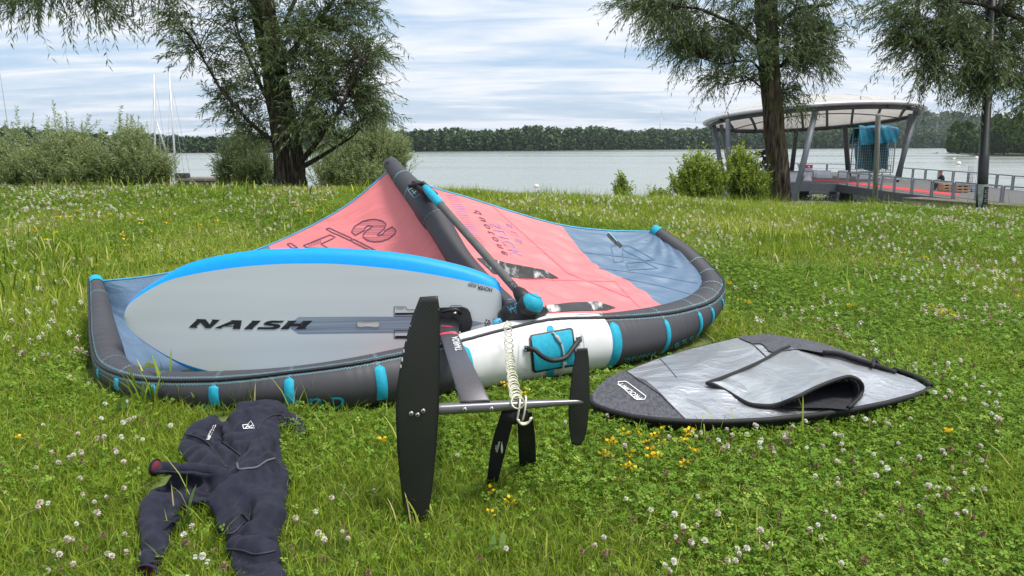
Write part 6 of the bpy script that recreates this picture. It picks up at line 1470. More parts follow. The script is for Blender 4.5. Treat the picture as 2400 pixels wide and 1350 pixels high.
parts_ = [
 [(590, 982, 62, .06), (575, 1020, 82, .06), (562, 1065, 96, .06), (575, 1120, 98, .06), (585, 1175, 86, .06), (598, 1225, 76, .055)],
 [(640, 1100, 38, .05), (640, 1160, 38, .05), (630, 1215, 40, .05)],
 [(575, 1130, 70, .065), (500, 1150, 50, .06), (430, 1160, 46, .055), (392, 1168, 40, .05)],
 [(420, 1128, 42, .06), (470, 1142, 48, .06), (540, 1160, 56, .06)],
 [(392, 1150, 40, .05), (378, 1200, 43, .045), (366, 1255, 37, .04), (356, 1305, 28, .038), (351, 1332, 24, .036)],
 [(602, 1190, 72, .055), (600, 1245, 62, .05), (594, 1290, 52, .045), (604, 1335, 56, .042), (618, 1390, 54, .04), (625, 1440, 50, .04)],
 [(512, 978, 16, .09), (480, 1000, 24, .075), (455, 1030, 30, .06), (470, 1075, 36, .06), (530, 1095, 40, .06)],
 [(500, 1030, 40, .05), (480, 1065, 44, .05), (500, 1110, 46, .055)],
 [(369, 1096, 20, .125), (395, 1098, 21.5, .125), (430, 1099, 23, .122), (465, 1101, 24, .118), (500, 1106, 24, .11), (530, 1110, 22, .10), (560, 1112, 16, .085)],
 [(640, 985, 34, .055), (678, 990, 24, .05), (704, 1006, 17, .04), (709, 1026, 12, .03)],
 [(560, 968, 40, .07), (620, 966, 42, .07), (652, 985, 30, .065)]]
mb = MB()
for p in parts_: mb.add(*suit_tube(p, flat=.95 if p[0][2] == 19 else .62))
tmp = mb.build('wetsuit_tmp', M['suit']); m_ = tmp.modifiers.new('r', 'REMESH'); m_.mode = 'VOXEL'; m_.voxel_size = .0072; m_.use_smooth_shade = True
sm = tmp.modifiers.new('s', 'SMOOTH'); sm.iterations = 5; sm.factor = .5
d = bpy.context.evaluated_depsgraph_get(); d.update(); me = bpy.data.meshes.new_from_object(tmp.evaluated_get(d)); bpy.data.objects.remove(tmp)
W_ = np.array([list(v.co) for v in me.vertices]); Nn_ = np.array([list(v.normal) for v in me.vertices])
def cl(pts): return [PG(280+x/3.14, 920+y/3.14, .09) for x, y in pts]
folds = [  # crop polyline, depth (minus = groove), width in metres
 ([(300, 650), (450, 670), (610, 655), (640, 690), (760, 700), (840, 690)], -.022, .020), ([(420, 860), (600, 835), (720, 790), (840, 720), (960, 640), (1120, 540)], .022, .030), ([(640, 930), (760, 900), (900, 800)], -.012, .03),
 ([(690, 960), (800, 975), (880, 940), (930, 880), (955, 830)], -.026, .018), ([(880, 960), (960, 960), (1060, 900), (1200, 860)], .014, .03), ([(960, 860), (965, 960)], -.010, .014), ([(720, 330), (790, 400), (900, 470)], -.018, .014), ([(800, 560), (840, 500), (900, 470), (930, 420)], -.022, .018),
 ([(710, 240), (720, 330), (690, 380)], -.020, .012), ([(760, 150), (790, 230), (830, 290)], -.012, .014), ([(740, 310), (880, 320), (1000, 290)], -.012, .02), ([(930, 290), (1060, 310), (1090, 430), (1040, 520)], .014, .03), ([(1120, 380), (1150, 470), (1200, 560)], -.014, .02), ([(1220, 200), (1225, 310), (1150, 400)], -.018, .012),
 ([(480, 310), (620, 360), (720, 470), (800, 580)], -.012, .010), ([(560, 420), (640, 470), (720, 540)], .010, .025), ([(780, 1030), (850, 1025), (920, 950)], -.014, .016), ([(860, 1140), (1000, 1180), (1140, 1160)], -.012, .014), ([(820, 1000), (900, 1080), (1080, 1090)], .012, .03),
 ([(170, 740), (220, 900), (200, 1100)], .008, .03), ([(300, 760), (330, 900), (400, 900)], -.010, .02), ([(1000, 700), (1120, 680), (1230, 640)], -.008, .03), ([(860, 200), (1000, 180), (1150, 150)], .008, .03), ([(450, 560), (560, 560), (700, 590)], .004, .015), ([(560, 300), (640, 330), (760, 320)], .010, .016), ([(1000, 420), (980, 520), (860, 640)], .010, .02), ([(1080, 470), (1050, 560), (1180, 600)], -.010, .012), ([(500, 700), (640, 740), (760, 740)], -.012, .014), ([(900, 1020), (1000, 1060), (1160, 1010)], -.009, .012), ([(860, 1210), (960, 1260), (1120, 1230)], -.008, .014), ([(180, 860), (260, 900), (380, 860)], -.006, .014), ([(150, 1040), (220, 1060), (300, 1030)], -.006, .012), ([(920, 200), (960, 260), (900, 330)], -.008, .014), ([(600, 880), (700, 870), (860, 770)], -.010, .014)]
for pl, dep, wd in folds:
    q = np.array([(p.x, p.y) for p in cl(pl)]); q = resample(catmull([tuple(a) for a in q], 60), 60) if len(q) > 2 else resample(q, 60)
    dd = np.full(len(W_), 9.0)
    for a in q: dd = np.minimum(dd, np.hypot(W_[:, 0]-a[0], (W_[:, 1]-a[1])*1.0))
    W_ += Nn_*(1.7*dep*np.exp(-(dd/wd)**2)*np.clip(Nn_[:, 2]*1.5, 0, 1))[:, None]
W_ += Nn_*(.006*(vnoise(W_[:, 0], W_[:, 1]*.7, 26, 5)-.5)+.013*(vnoise(W_[:, 0]+W_[:, 1]*.5, W_[:, 1], 9, 6)-.5)+.012*(np.abs(vnoise(W_[:, 0]-W_[:, 1]*.6, W_[:, 1], 13, 8)-.5)*2-.5))[:, None]
W_[:, 2] = np.maximum(W_[:, 2], .004)
suit_c = PG(560, 1120); me.vertices.foreach_set('co', (W_-np.array(suit_c)).astype(np.float32).reshape(-1)); me.polygons.foreach_set('use_smooth', [True]*len(me.polygons)); me.materials.clear(); me.update()
suit = thing('wetsuit', suit_c, 'dark navy wetsuit dropped in a crumpled heap on the grass, red lining at the cuff', 'wetsuit')
suit_b = link_mesh('suit', me, M['suit'], suit)
t_suit = bvh(suit_b)
def cpx(pts): return [(280+x/3.14, 920+y/3.14) for x, y in pts]
def suit_line(pts, r, name, m, off=.001):
    q = [hit(t_suit, x, y, off) for x, y in resample(catmull(cpx(pts), 40), 40)]; q = [p for p in q if p is not None]; q2 = [q[0]]
    for p in q[1:]:
        if (p-q2[-1]).length < .09: q2.append(p)
        elif len(q2) > 2: break
        else: q2 = [p]
    if len(q2) > 2: MB().tube(q2, r, 6).build(name, m, suit)
for pts in ([(480, 305), (560, 320), (640, 360), (700, 430), (760, 520), (805, 575)], [(720, 335), (800, 390), (900, 470)], [(1015, 275), (1070, 200), (1140, 165), (1195, 165), (1222, 210), (1218, 300), (1130, 380), (1130, 440), (1160, 480)], [(780, 1040), (840, 1030), (920, 955)], [(770, 1150), (900, 1160), (1000, 1190), (1150, 1165)], [(690, 380), (675, 300), (700, 240)], [(790, 130), (760, 200), (800, 240)], [(960, 850), (955, 950)]):
    suit_line(pts, .0028, 'seam', M['suit_seam'])
for pts in ([(865, 520), (880, 562), (940, 560), (1010, 550), (1080, 505), (1150, 482)], [(128, 930), (135, 1060), (155, 1200)], [(1290, 220), (1305, 190), (1300, 170)]):
    suit_line(pts, .0034, 'seam_tape', M['seam_tape'])
dtext('lettering', 'PROLIMIT', cpx([(640, 345)])[0], cpx([(690, 235)])[0], cpx([(655, 345)])[0][0:2] and (cpx([(662, 350)])[0]), t_suit, .002, M['white_print'], suit, .02)
dstrokes('emblem', [(cpx([(905, 240), (940, 238), (970, 210), (985, 245), (995, 265), (950, 265), (912, 266)]), True), (cpx([(930, 255), (955, 240), (950, 258), (978, 243)]), False), (cpx([(925, 262), (940, 248), (960, 262), (985, 258)]), False)], 1.5, t_suit, .002, M['white_print'], suit)
# cuff openings with red lining
def cuff(px, py, rx, ry, z, tilt, name):
    c = PG(px, py, z); s = mpp(px, py, c.y); ax_ = Vector((math.cos(tilt), math.sin(tilt), 0)).normalized(); sd2 = Vector((-ax_.y, ax_.x, 0)); v = []
    prof = [(1.0, 0, .0), (1.0, -.006, 0), (.92, -.009, 0), (.86, .0, 0), (.74, .006, 0), (.45, .012, 0), (.0, .014, 0)]
    for r, dd, _ in prof:
        for k in range(20): a = 2*math.pi*k/20; v.append(c+ax_*dd+sd2*(rx*s*r*math.cos(a))+Vector((0, 0, 1))*(ry*s*r*math.sin(a)))
    rim = mo(name, v[:80], [(i*20+k, i*20+(k+1) % 20, (i+1)*20+(k+1) % 20, (i+1)*20+k) for i in range(3) for k in range(20)], M['suit'], suit)
    mo('cuff_lining', v[60:], [(i*20+k, i*20+(k+1) % 20, (i+1)*20+(k+1) % 20, (i+1)*20+k) for i in range(3) for k in range(20)], M['red_lining'], suit)
cuff(366, 1096, 20, 20, .125, math.radians(-12), 'cuff'); cuff(350, 1336, 27, 17, .040, math.radians(78), 'cuff')
# ================================================================== MEADOW
GRASS_STOPS = [(0, (.06, .11, .008)), (.3, (.16, .245, .018)), (.55, (.28, .375, .036)), (.78, (.43, .48, .075)), (.93, (.50, .50, .15)), (1, (.58, .50, .26))]
M['grass'] = leaf_mat('meadow_grass', GRASS_STOPS, .6, .36, .10)
M['clover_leaf'] = leaf_mat('clover_leaves', [(0, (.045, .10, .008)), (.4, (.12, .23, .022)), (.75, (.215, .35, .045)), (1, (.38, .50, .09))], .6, .36, .12)
M['broad_leaf'] = leaf_mat('broad_weed_leaves', [(0, (.05, .12, .02)), (1, (.16, .26, .06))], .45, .35)
def in_poly(x, y, poly):
    x, y = np.asarray(x), np.asarray(y); r = np.zeros(x.shape, bool); n = len(poly)
    for i in range(n):
        (x1, y1), (x2, y2) = poly[i], poly[(i+1) % n]
        c = ((y1 > y) != (y2 > y)) & (x < (x2-x1)*(y-y1)/(y2-y1+1e-12)+x1); r ^= c
    return r
bag_poly = [(cx_+(p[0]-cx_)*1.0, cy_+(p[1]-cy_)*1.0) for p in OW]
suit_polys = [[(q.x, q.y) for q in (PG(x, y) for x, y in pl)] for pl in
   ([(520, 985), (640, 985), (655, 1060), (665, 1200), (640, 1280), (655, 1400), (570, 1400), (545, 1290), (520, 1215), (450, 1200), (440, 1030)], [(385, 1130), (450, 1140), (450, 1190), (410, 1200), (385, 1330), (330, 1330), (345, 1170)])]
LEc = np.array([(c.x, c.y) for c in LE_C]); LEz = np.array([c.z for c in LE_C])
_low = np.concatenate([G[..., :].reshape(-1, 3) for G in (GL, GR)]); _low = _low[(_low[:, 2]-gz(_low[:, 0], _low[:, 1])) < .08][::2, :2]
def blocked(x, y):
    m = in_poly(x, y, bag_poly)
    c_ = set(map(tuple, np.floor(_low/.035).astype(int))); c_ |= {(i+a, j+b) for i, j in c_ for a in (-1, 0, 1) for b in (-1, 0, 1)}
    m |= np.array([(i, j) in c_ for i, j in zip(np.floor(x/.035).astype(int), np.floor(y/.035).astype(int))], bool)
    for p in suit_polys: m |= in_poly(x, y, p)
    d = np.full(x.shape, 9.0)
    for i in range(0, 260, 2):
        if LEz[i]-LE_R[i] < .05: d = np.minimum(d, np.hypot(x-LEc[i, 0], y-LEc[i, 1])-LE_R[i]-.025)
    return m | (d < 0)
def scatter(n, y0, y1, margin=.6, seed=None):
    """points evenly spread over the visible wedge of ground"""
    w1 = .70*y1+margin; x = rng.uniform(-w1, w1, n*2); y = np.sqrt(rng.uniform(y0**2, y1**2, n*2)) if False else rng.uniform(y0, y1, n*2)
    k = np.abs(x) < .70*y+margin; x, y = x[k], y[k]; return x, y
def patch(x, y):
    """shares of the sward: clover, lush grass, dry grass"""
    a = vnoise(x, y, .75, 1)*.65+vnoise(x, y, 2.1, 2)*.35; b = vnoise(x, y, .55, 3)*.6+vnoise(x, y, 1.7, 4)*.4
    lush = np.clip((b-.52)*5, 0, 1)
    lush = np.maximum(lush, np.exp(-(((x+3.0)/1.5)**2+((y-4.9)/1.5)**2)))            # long grass left of the wing
    dry = np.clip((vnoise(x, y, .9, 6)-.45)*3, 0, 1)*np.clip((y-4.5)/3, .4, 1)
    clover = np.clip((a-.32)*3.2, .08, 1)*np.clip(1.25-(y-2)*.05, .3, 1)*(1-.75*np.exp(-(((x+3.0)/1.5)**2+((y-4.9)/1.5)**2)))
    return clover, lush, dry
def blades(n, y0, y1, h0, h1, wd, seg, name_list):
    x, y = scatter(n, y0, y1); ok = ~blocked(x, y); x, y = x[ok], y[ok]; cl_, lush, dry = patch(x, y)
    keep = rng.random(len(x)) < np.clip(1-.30*cl_+.4*lush, .5, 1); x, y, cl_, lush, dry = x[keep], y[keep], cl_[keep], lush[keep], dry[keep]; n = len(x)
    h = rng.uniform(h0, h1, n)*(1+.9*lush)*(1-.25*dry)*np.where(rng.random(n) < .05, 1.6, 1)
    a = rng.uniform(0, 2*math.pi, n); lean = rng.uniform(.15, 1.0, n); ca, sa = np.cos(a), np.sin(a); yaw = a+math.pi/2+rng.normal(0, .5, n); ws = np.stack([np.cos(yaw), np.sin(yaw), np.zeros(n)], 1)*(wd*rng.uniform(.6, 1.3, n))[:, None]
    B = np.stack([x, y, gz(x, y)-.004], 1); ts = np.linspace(0, 1, seg+1); Pk = []
    for t in ts:
        out_ = lean*h*t**1.7; up = h*(t-.33*lean*t**2.2); Pk.append(B+np.stack([ca*out_, sa*out_, up], 1))
    wf = [1, .9, .62, .05] if seg == 3 else ([1, .8, .06] if seg == 2 else [1, .15]); V_ = []
    for i in range(seg): V_.append(np.stack([Pk[i]-ws*wf[i], Pk[i]+ws*wf[i], Pk[i+1]+ws*wf[i+1], Pk[i+1]-ws*wf[i+1]], 1))
    tone = np.clip(rng.normal(.42, .16, n)+.14*lush+.20*dry-.08+.12*(vnoise(x, y, .5, 9)-.5)+np.where(rng.random(n) < .07+.12*dry, .35, 0), 0, 1)
    name_list.append((np.concatenate(V_), np.concatenate([tone]*seg)))
def thatch(n, y0, y1, ln, wd, name_list):
    x, y = scatter(n, y0, y1); ok = ~blocked(x, y); x, y = x[ok], y[ok]; keep = rng.random(len(x)) < np.clip((vnoise(x, y, 1.6, 21)-.35)*3, .05, 1); x, y = x[keep], y[keep]; n = len(x)
    a = rng.uniform(0, 6.283, n); l = ln*rng.uniform(.5, 1.3, n); d = np.stack([np.cos(a), np.sin(a), rng.normal(.12, .25, n)], 1)*l[:, None]; s_ = np.stack([-np.sin(a), np.cos(a), np.zeros(n)], 1)*(wd*rng.uniform(.6, 1.2, n))[:, None]; B = np.stack([x, y, gz(x, y)+rng.uniform(.008, .035, n)], 1)
    name_list.append((np.stack([B-s_, B+s_, B+d+s_*.4, B+d-s_*.4], 1), np.clip(rng.normal(.93, .06, n), .7, 1)))
def clover(n, y0, y1, size, per, name_list):
    x, y = scatter(n, y0, y1); ok = ~blocked(x, y); x, y = x[ok], y[ok]; cl_, lush, dry = patch(x, y); keep = rng.random(len(x)) < cl_; x, y = x[keep], y[keep]; n = len(x)
    hh = rng.uniform(.012, .055, n); c = np.stack([x, y, gz(x, y)+hh], 1); a0 = rng.uniform(0, 2*math.pi, n); tone = np.clip(rng.normal(.42, .2, n)+(hh-.03)*6, 0, 1); tilt = rng.normal(0, .35, (n, 2)); r = size*rng.uniform(.65, 1.25, n); V_ = []
    for k in range(per):
        a = a0+k*2*math.pi/3; d = np.stack([np.cos(a), np.sin(a)], 1); s = np.stack([-np.sin(a), np.cos(a)], 1)
        def pt(u, w_, lift): q = d*(r*u)[:, None]+s*(r*w_)[:, None]; return np.stack([c[:, 0]+q[:, 0], c[:, 1]+q[:, 1], c[:, 2]+q[:, 0]*tilt[:, 0]+q[:, 1]*tilt[:, 1]+lift*r], 1)
        V_.append(np.stack([pt(.04, 0, 0), pt(.62, .46, .12), pt(1.0, 0, .02), pt(.62, -.46, .12)], 1))
    name_list.append((np.concatenate(V_), np.concatenate([tone]*per)))
G_, C_l = [], []
blades(105000, 1.35, 3.3, .024, .074, .0015, 3, G_); blades(110000, 3.2, 6.2, .022, .065, .0021, 2, G_); blades(165000, 6.1, 11.4, .025, .065, .0032, 2, G_); blades(26000, 11.3, 15.5, .05, .14, .005, 1, G_)
thatch(5200, 1.35, 3.3, .06, .0011, G_); thatch(7500, 3.2, 6.2, .065, .0016, G_); thatch(11000, 6.1, 11.2, .07, .0026, G_)
clover(44000, 1.35, 3.3, .0108, 3, C_l); clover(66000, 3.2, 6.2, .0125, 3, C_l); clover(60000, 6.1, 11.2, .018, 2, C_l)
o = quads_np('grass', np.concatenate([g[0] for g in G_]), 4, M['grass'], rnd=np.concatenate([g[1] for g in G_])); tag(o, 'short meadow grass of the lakeside lawn', 'grass', kind='stuff')
o = quads_np('clover_ground_cover', np.concatenate([g[0] for g in C_l]), 4, M['clover_leaf'], rnd=np.concatenate([g[1] for g in C_l])); tag(o, 'low clover leaves covering the lawn', 'clover', kind='stuff')
# taller tufts, broad weed leaves and bent stalks
def long_blades(name, spots, label, cat, m):
    F = []; R_ = []
    for (px, py, n, h, spread, wd) in spots:
        g = PG(px, py) if py > 760 else None
        if g is None:
            Yd = 5.0
            for _ in range(20):
                p = P(px, py, Yd); Yd += (p.z-float(gz(p.x, Yd)))*6.0; Yd = min(max(Yd, 3.5), 13)
            g = P(px, py, Yd)
        for k in range(n):
            x, y = g.x+rng.normal(0, spread), g.y+rng.normal(0, spread); b = np.array([x, y, float(gz(x, y))]); a = rng.uniform(0, 6.28); hh = h*rng.uniform(.6, 1.15); le = rng.uniform(.1, .7); d = np.array([math.cos(a), math.sin(a), 0]); s = np.array([-math.sin(a), math.cos(a), 0])*wd*rng.uniform(.7, 1.2)
            pts = [b+d*(le*hh*t**2)+np.array([0, 0, hh*(t-.3*le*t*t)]) for t in (0, .3, .6, .85, 1)]; ww = (.6, 1, .95, .6, .05); tone = rng.random()
            for i in range(4): F.append([pts[i]-s*ww[i], pts[i]+s*ww[i], pts[i+1]+s*ww[i+1], pts[i+1]-s*ww[i+1]]); R_.append(tone)
    o = quads_np(name, np.array(F), 4, m, rnd=np.array(R_)); tag(o, label, cat, kind='stuff')
long_blades('tall_grass', [(330, 950, 12, .20, .05, .005), (355, 958, 8, .22, .03, .006), (590, 975, 7, .20, .04, .003), (400, 958, 8, .14, .05, .004), (690, 985, 6, .16, .04, .003), (750, 990, 6, .18, .05, .0025), (300, 930, 10, .14, .06, .004), (1010, 1225, 14, .10, .04, .003), (960, 1228, 14, .11, .04, .003),
    (40, 640, 80, .22, .30, .005), (100, 680, 90, .20, .3, .005), (160, 640, 70, .20, .3, .005), (60, 760, 60, .17, .25, .004), (150, 600, 60, .2, .3, .005), (30, 560, 50, .2, .3, .005), (180, 720, 50, .18, .2, .004), (700, 530, 40, .16, .25, .005), (760, 505, 30, .16, .2, .005),
    (1770, 555, 50, .16, .25, .005), (1830, 600, 40, .15, .25, .005), (1880, 560, 40, .15, .3, .005), (2030, 650, 30, .14, .2, .004), (2220, 660, 40, .14, .2, .004), (1950, 670, 30, .14, .2, .004), (1180, 470, 30, .16, .3, .006), (2040, 476, 60, .42, .25, .006), (2075, 476, 40, .38, .2, .006), (1700, 480, 40, .18, .4, .006), (1250, 462, 40, .16, .4, .006), (1380, 470, 40, .15, .4, .006), (560, 452, 50, .2, .5, .007), (200, 450, 60, .22, .7, .007), (400, 450, 50, .2, .6, .007), (820, 455, 50, .2, .4, .007),
    (1880, 1000, 12, .16, .05, .003), (1650, 1030, 10, .14, .05, .003), (1950, 985, 8, .12, .05, .003), (440, 1220, 4, .2, .02, .0018), (900, 1060, 8, .13, .06, .003), (1700, 1280, 16, .13, .10, .0025), (1900, 1310, 16, .13, .12, .0025), (1300, 1290, 14, .12, .10, .0025)],
    'taller tufts of grass standing out of the lawn', 'grass', M['grass'])
long_blades('broad_weed_leaves', [(80, 690, 10, .10, .08, .010), (355, 955, 3, .15, .02, .009), (245, 660, 6, .09, .06, .009), (430, 1250, 3, .10, .02, .009), (440, 1240, 2, .12, .02, .008), (2000, 1085, 4, .08, .03, .010), (1860, 1060, 2, .09, .02, .009), (300, 985, 3, .12, .03, .012), (1180, 1290, 3, .08, .03, .008), (150, 640, 8, .1, .1, .009), (2180, 740, 4, .09, .05, .011)], 'broad weed leaves among the lawn', 'weeds', M['broad_leaf'])

# ------------------------------------------------------------------ clover heads and yellow flowers
M['petal'] = leaf_mat('clover_petals', [(0, (.19, .115, .07)), (.25, (.34, .22, .15)), (.5, (.55, .44, .36)), (.75, (.70, .67, .58)), (1, (.78, .78, .70))], .7, .2); M['stem'] = leaf_mat('flower_stems', [(0, (.06, .12, .02)), (1, (.14, .2, .05))], .6, .2)
M['yellow'] = leaf_mat('yellow_petals', [(0, (.76, .46, .008)), (1, (.86, .68, .02))], .5, .25)
def head_mesh(kind, n, r):
    """clover head: petals round a ball, white and upright above, faded and drooping below"""
    V_, R_ = [], []
    for k in range(n):
        z = 1-2*(k+.5)/n; a = k*2.39996; z = z*.95+.03; rad = math.sqrt(max(0, 1-z*z)); d = np.array([rad*math.cos(a), rad*math.sin(a), z])
        droop = -.55 if z < -.15 else (.25 if z > .2 else 0); d2 = d+np.array([0, 0, droop+rng.normal(0, .15)]); d2 /= np.linalg.norm(d2); s = np.cross(d2, [0, 0, 1.0]+rng.normal(0, .2, 3)); s /= np.linalg.norm(s)+1e-6; ln = r*rng.uniform(.95, 1.15)*(1.15 if z < 0 else 1)
        b = d*r*.25; V_.append([b, b+d2*ln*.68+s*r*.34, b+d2*ln, b+d2*ln*.68-s*r*.34])
        base = {'fresh': .92, 'mixed': .80 if z > -.05 else .28, 'pink': .55, 'dry': .12}[kind]; R_.append(np.clip(base+rng.normal(0, .1), 0, 1))
    return V_, R_
def stem_quads(h, bend, w_=.0011):
    V_ = []
    for q in (0, 1):
        s = np.array([w_, 0, 0]) if q == 0 else np.array([0, w_, 0]); p = [np.array([bend*t*t, bend*.4*t, -h*(1-t)]) for t in (0, .5, 1)]
        p = [a-p[2] for a in p]
        for i in range(2): V_.append([p[i]-s, p[i]+s, p[i+1]+s, p[i+1]-s])
    return V_
def flower_mesh(name, V_, R_, S_, mp_):
    A = np.array(V_+S_, np.float32); n = len(A); me = bpy.data.meshes.new(name); me.vertices.add(n*4); me.vertices.foreach_set('co', A.reshape(-1)); me.loops.add(n*4); me.loops.foreach_set('vertex_index', np.arange(n*4, dtype=np.int32)); me.polygons.add(n)
    me.polygons.foreach_set('loop_start', np.arange(0, n*4, 4, dtype=np.int32)); me.polygons.foreach_set('loop_total', np.full(n, 4, np.int32)); me.polygons.foreach_set('material_index', np.array([0]*len(V_)+[1]*len(S_), np.int32))
    a = me.attributes.new('rnd', 'FLOAT', 'POINT'); a.data.foreach_set('value', np.repeat(np.array(list(R_)+[.5]*len(S_), np.float32), 4)); me.materials.append(mp_); me.materials.append(M['stem']); me.update(calc_edges=True); return me
KINDS_ = ['fresh', 'mixed', 'pink', 'mixed', 'fresh', 'dry', 'mixed', 'dry']
protos = [flower_mesh('clover_flower', *head_mesh(k, 46, .0080), stem_quads(.07, rng.uniform(-.02, .02)), M['petal']) for k in KINDS_]
WING_PX = [(200, 640), (260, 645), (600, 580), (905, 375), (1060, 440), (1320, 520), (1530, 520), (1700, 660), (1690, 760), (1560, 800), (1740, 775), (1900, 785), (2200, 890), (2180, 925), (1850, 1000), (1600, 1000), (1400, 965), (1240, 990), (1250, 1090), (1140, 1135), (1030, 1000), (1010, 1225), (935, 1225), (925, 975), (720, 985), (715, 1040), (675, 1060), (690, 1150), (680, 1350), (540, 1350), (505, 1235), (420, 1200), (380, 1340), (310, 1350), (315, 1150), (350, 1080), (430, 1070), (420, 1020), (500, 965), (330, 950), (220, 890)]
def flower_spots(n, y0, y1, dens=True):
    out_ = []
    while len(out_) < n:
        x, y = scatter(400, y0, y1, -.05); z = gz(x, y)+.06
        d_ = vnoise(x, y, .8, 11)*.55+vnoise(x, y, 2.6, 12)*.45
        for a, b, c, e in zip(x, y, z, d_):
            if dens and rng.random() > np.clip((e-.36)*4, .04, 1): continue
            u, v_ = proj((a, b, c))
            if not (4 < u < 2396 and 4 < v_ < 1346) or in_poly(np.array([u]), np.array([v_]), WING_PX)[0]: continue
            out_.append((a, b)); 
            if len(out_) >= n: break
    return out_
for i, (x, y) in enumerate(flower_spots(300, 1.55, 3.75)):
    k = int(rng.integers(0, 8)); o = bpy.data.objects.new('clover_flower', protos[k]); col.objects.link(o); h = rng.uniform(.045, .085); o.location = (x, y, float(gz(x, y))+h); o.rotation_euler = (rng.normal(0, .3), rng.normal(0, .3), rng.uniform(0, 6.28)); sc = rng.uniform(.6, 1.0); o.scale = (sc, sc, sc)
    side = 'left of the wetsuit' if proj(o.location)[0] < 420 else ('between the wetsuit and the foil' if proj(o.location)[0] < 930 else ('between the foil and the board bag' if proj(o.location)[0] < 1500 else 'on the right hand lawn by the board bag'))
    tag(o, {'fresh': 'fresh white clover head ', 'mixed': 'white clover head browning at its underside ', 'pink': 'pinkish fading clover head ', 'dry': 'withered brown clover head '}[KINDS_[k]]+side, 'clover flower', 'clover flowers in the nearer lawn')
A, R_ = [], []
hm = [head_mesh(k, 12, .0125) for k in KINDS_]
for (x, y) in flower_spots(2300, 3.7, 11.0)+flower_spots(450, 8.0, 11.2, False):
    V_, rr2 = hm[int(rng.integers(0, 8))]; s = rng.uniform(.75, 1.2); z = float(gz(x, y))+rng.uniform(.04, .085); A.append(np.array(V_)*s+np.array([x, y, z])); R_ += list(rr2)
o = quads_np('clover_blossom', np.concatenate(A), 4, M['petal'], rnd=np.array(R_)); tag(o, 'white and faded clover heads dotting the farther lawn', 'clover flowers', kind='stuff')
def yellow_mesh():
    V_, R_ = [], []
    for k in range(int(rng.integers(3, 6))):
        a = k*1.4+rng.uniform(0, .5); c = np.array([math.cos(a), math.sin(a), 0])*.009+np.array([0, 0, rng.uniform(-.004, .006)]); d = np.array([math.cos(a), math.sin(a), .5])
        for (l, w_, up) in ((.013, .0055, .2), (.010, .0055, 1.3), (.008, .004, -.3)):
            dd = d+np.array([0, 0, up]); dd /= np.linalg.norm(dd); s = np.cross(dd, [0, 0, 1.0]); s = s/(np.linalg.norm(s)+1e-6); V_.append([c, c+dd*l*.55+s*w_, c+dd*l, c+dd*l*.55-s*w_]); R_.append(rng.random())
    return V_, R_
yp = [flower_mesh('trefoil_flower', *yellow_mesh(), stem_quads(.08, .01), M['yellow']) for _ in range(5)]
YEL = [(1462, 1024), (1495, 1022), (1515, 1045), (1523, 1062), (1438, 1045), (1432, 1048), (1482, 1070), (1528, 1082), (1540, 1078), (1470, 1080), (1418, 1070), (1415, 1078), (1605, 1042), (1606, 1025), (1614, 1020), (1628, 1066), (1604, 1098), (1464, 1106), (1478, 1107), (1535, 1030), (1552, 1045), (1550, 1016), (1620, 1018), (1180, 908), (1188, 914), (1240, 924), (1226, 932), (1145, 1160), (1195, 1185), (1150, 1215), (893, 1042), (1755, 715), (1750, 712), (1708, 672), (1733, 708), (1700, 738), (1990, 722), (2190, 728), (2200, 742), (2212, 738), (2225, 735), (2232, 745), (2175, 727), (2118, 597), (2168, 612), (2385, 700), (2220, 1022), (2224, 1018), (50, 1035), (140, 496), (205, 470), (135, 513), (165, 513), (144, 514), (290, 552), (293, 565), (330, 528), (315, 505), (118, 567), (130, 550), (72, 545), (85, 546), (110, 568), (232, 628), (300, 580), (350, 546), (390, 528), (468, 532), (510, 523), (290, 558), (258, 507), (225, 500), (180, 498), (1560, 548), (1572, 552), (1580, 556), (1622, 546), (1600, 560), (1540, 545), (700, 486), (725, 500), (690, 478), (760, 472), (628, 540)]
def ground_hit(px, py, zo):
    d = ray(px, py); lo = 1.0
    for t in np.arange(1.2, 14, .04):
        p = Vector((d.x/d.y*t, t, H+d.z/d.y*t))
        if p.z <= float(gz(p.x, t))+zo: return p
    return None
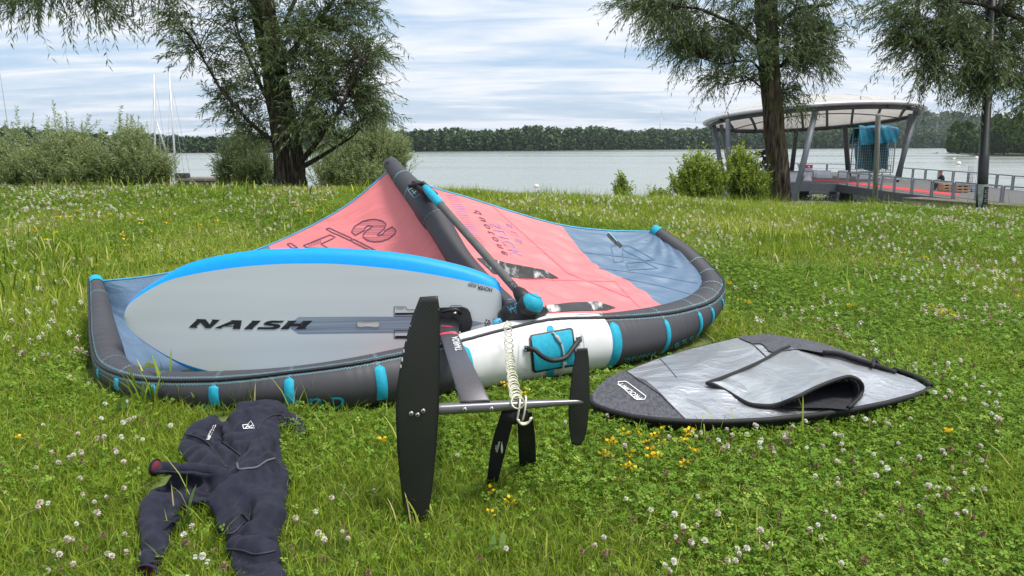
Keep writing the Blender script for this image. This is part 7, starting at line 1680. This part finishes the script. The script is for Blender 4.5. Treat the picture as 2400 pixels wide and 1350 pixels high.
for (px, py) in YEL:
    p = ground_hit(px, py, .06)
    if p is None: continue
    o = bpy.data.objects.new('trefoil_flower', yp[int(rng.integers(0, 5))]); col.objects.link(o); o.location = p+Vector((0, 0, .015)); o.rotation_euler = (rng.normal(0, .25), rng.normal(0, .25), rng.uniform(0, 6.28)); sc = rng.uniform(.85, 1.2) if p.y < 5 else rng.uniform(1.2, 1.8); o.scale = (sc, sc, sc)
    where = 'in the long grass left of the wing' if px < 480 else ('at the crest behind the sail' if py < 560 and px < 900 else ('by the leash straps in front of the white tube' if px < 1300 else ('in the patch below the board bag nose' if py > 800 and px < 1700 else ('on the slope right of the wing' if py < 800 else 'right of the board bag'))))
    tag(o, 'bright yellow wild flower '+where, 'yellow flower', 'yellow flowers in the lawn')
# pale umbel by the pier piles
t = thing('umbel_plant', (P(1918, 470, 14).x, 14, float(gz(P(1918, 470, 14).x, 14))), 'pale yellow umbel plant at the crest below the pier platform', 'wild plant')
A = []
for k in range(220):
    p = P(1918+rng.normal(0, 9), 456+abs(rng.normal(0, 6)), 14+rng.normal(0, .08)); A.append(list(p))
quads_np('blossom', clump_quads(np.array(A), np.full(220, .012)), 4, leaf_mat('pale_umbel', [(0, (.35, .36, .14)), (1, (.6, .58, .32))], .7, .2), t, rnd=rng.random(220))
mb = MB()
for k in range(9): a = P(1918, 476, 14); b = P(1918+rng.normal(0, 9), 458, 14); mb.tube([a+Vector((0, 0, -.15)), a.lerp(b, .5), b], .004, 4, False)
mb.build('stalk', M['twig'], t)
# ================================================================== thin summer haze over the lake
hz = bpy.data.materials.new('air_haze'); hz.use_nodes = True; t_ = hz.node_tree; t_.nodes.clear()
o_ = t_.nodes.new('ShaderNodeOutputMaterial'); pv = t_.nodes.new('ShaderNodeVolumePrincipled'); pv.inputs['Color'].default_value = (.80, .88, 1.0, 1); pv.inputs['Density'].default_value = .00012; pv.inputs['Anisotropy'].default_value = .2
t_.links.new(pv.outputs[0], o_.inputs['Volume'])
hv, hf = box((0, 1590, 60), 3700, 3300, 140); hb = mo('haze', hv, hf, hz, None, False); tag(hb, kind='stuff')
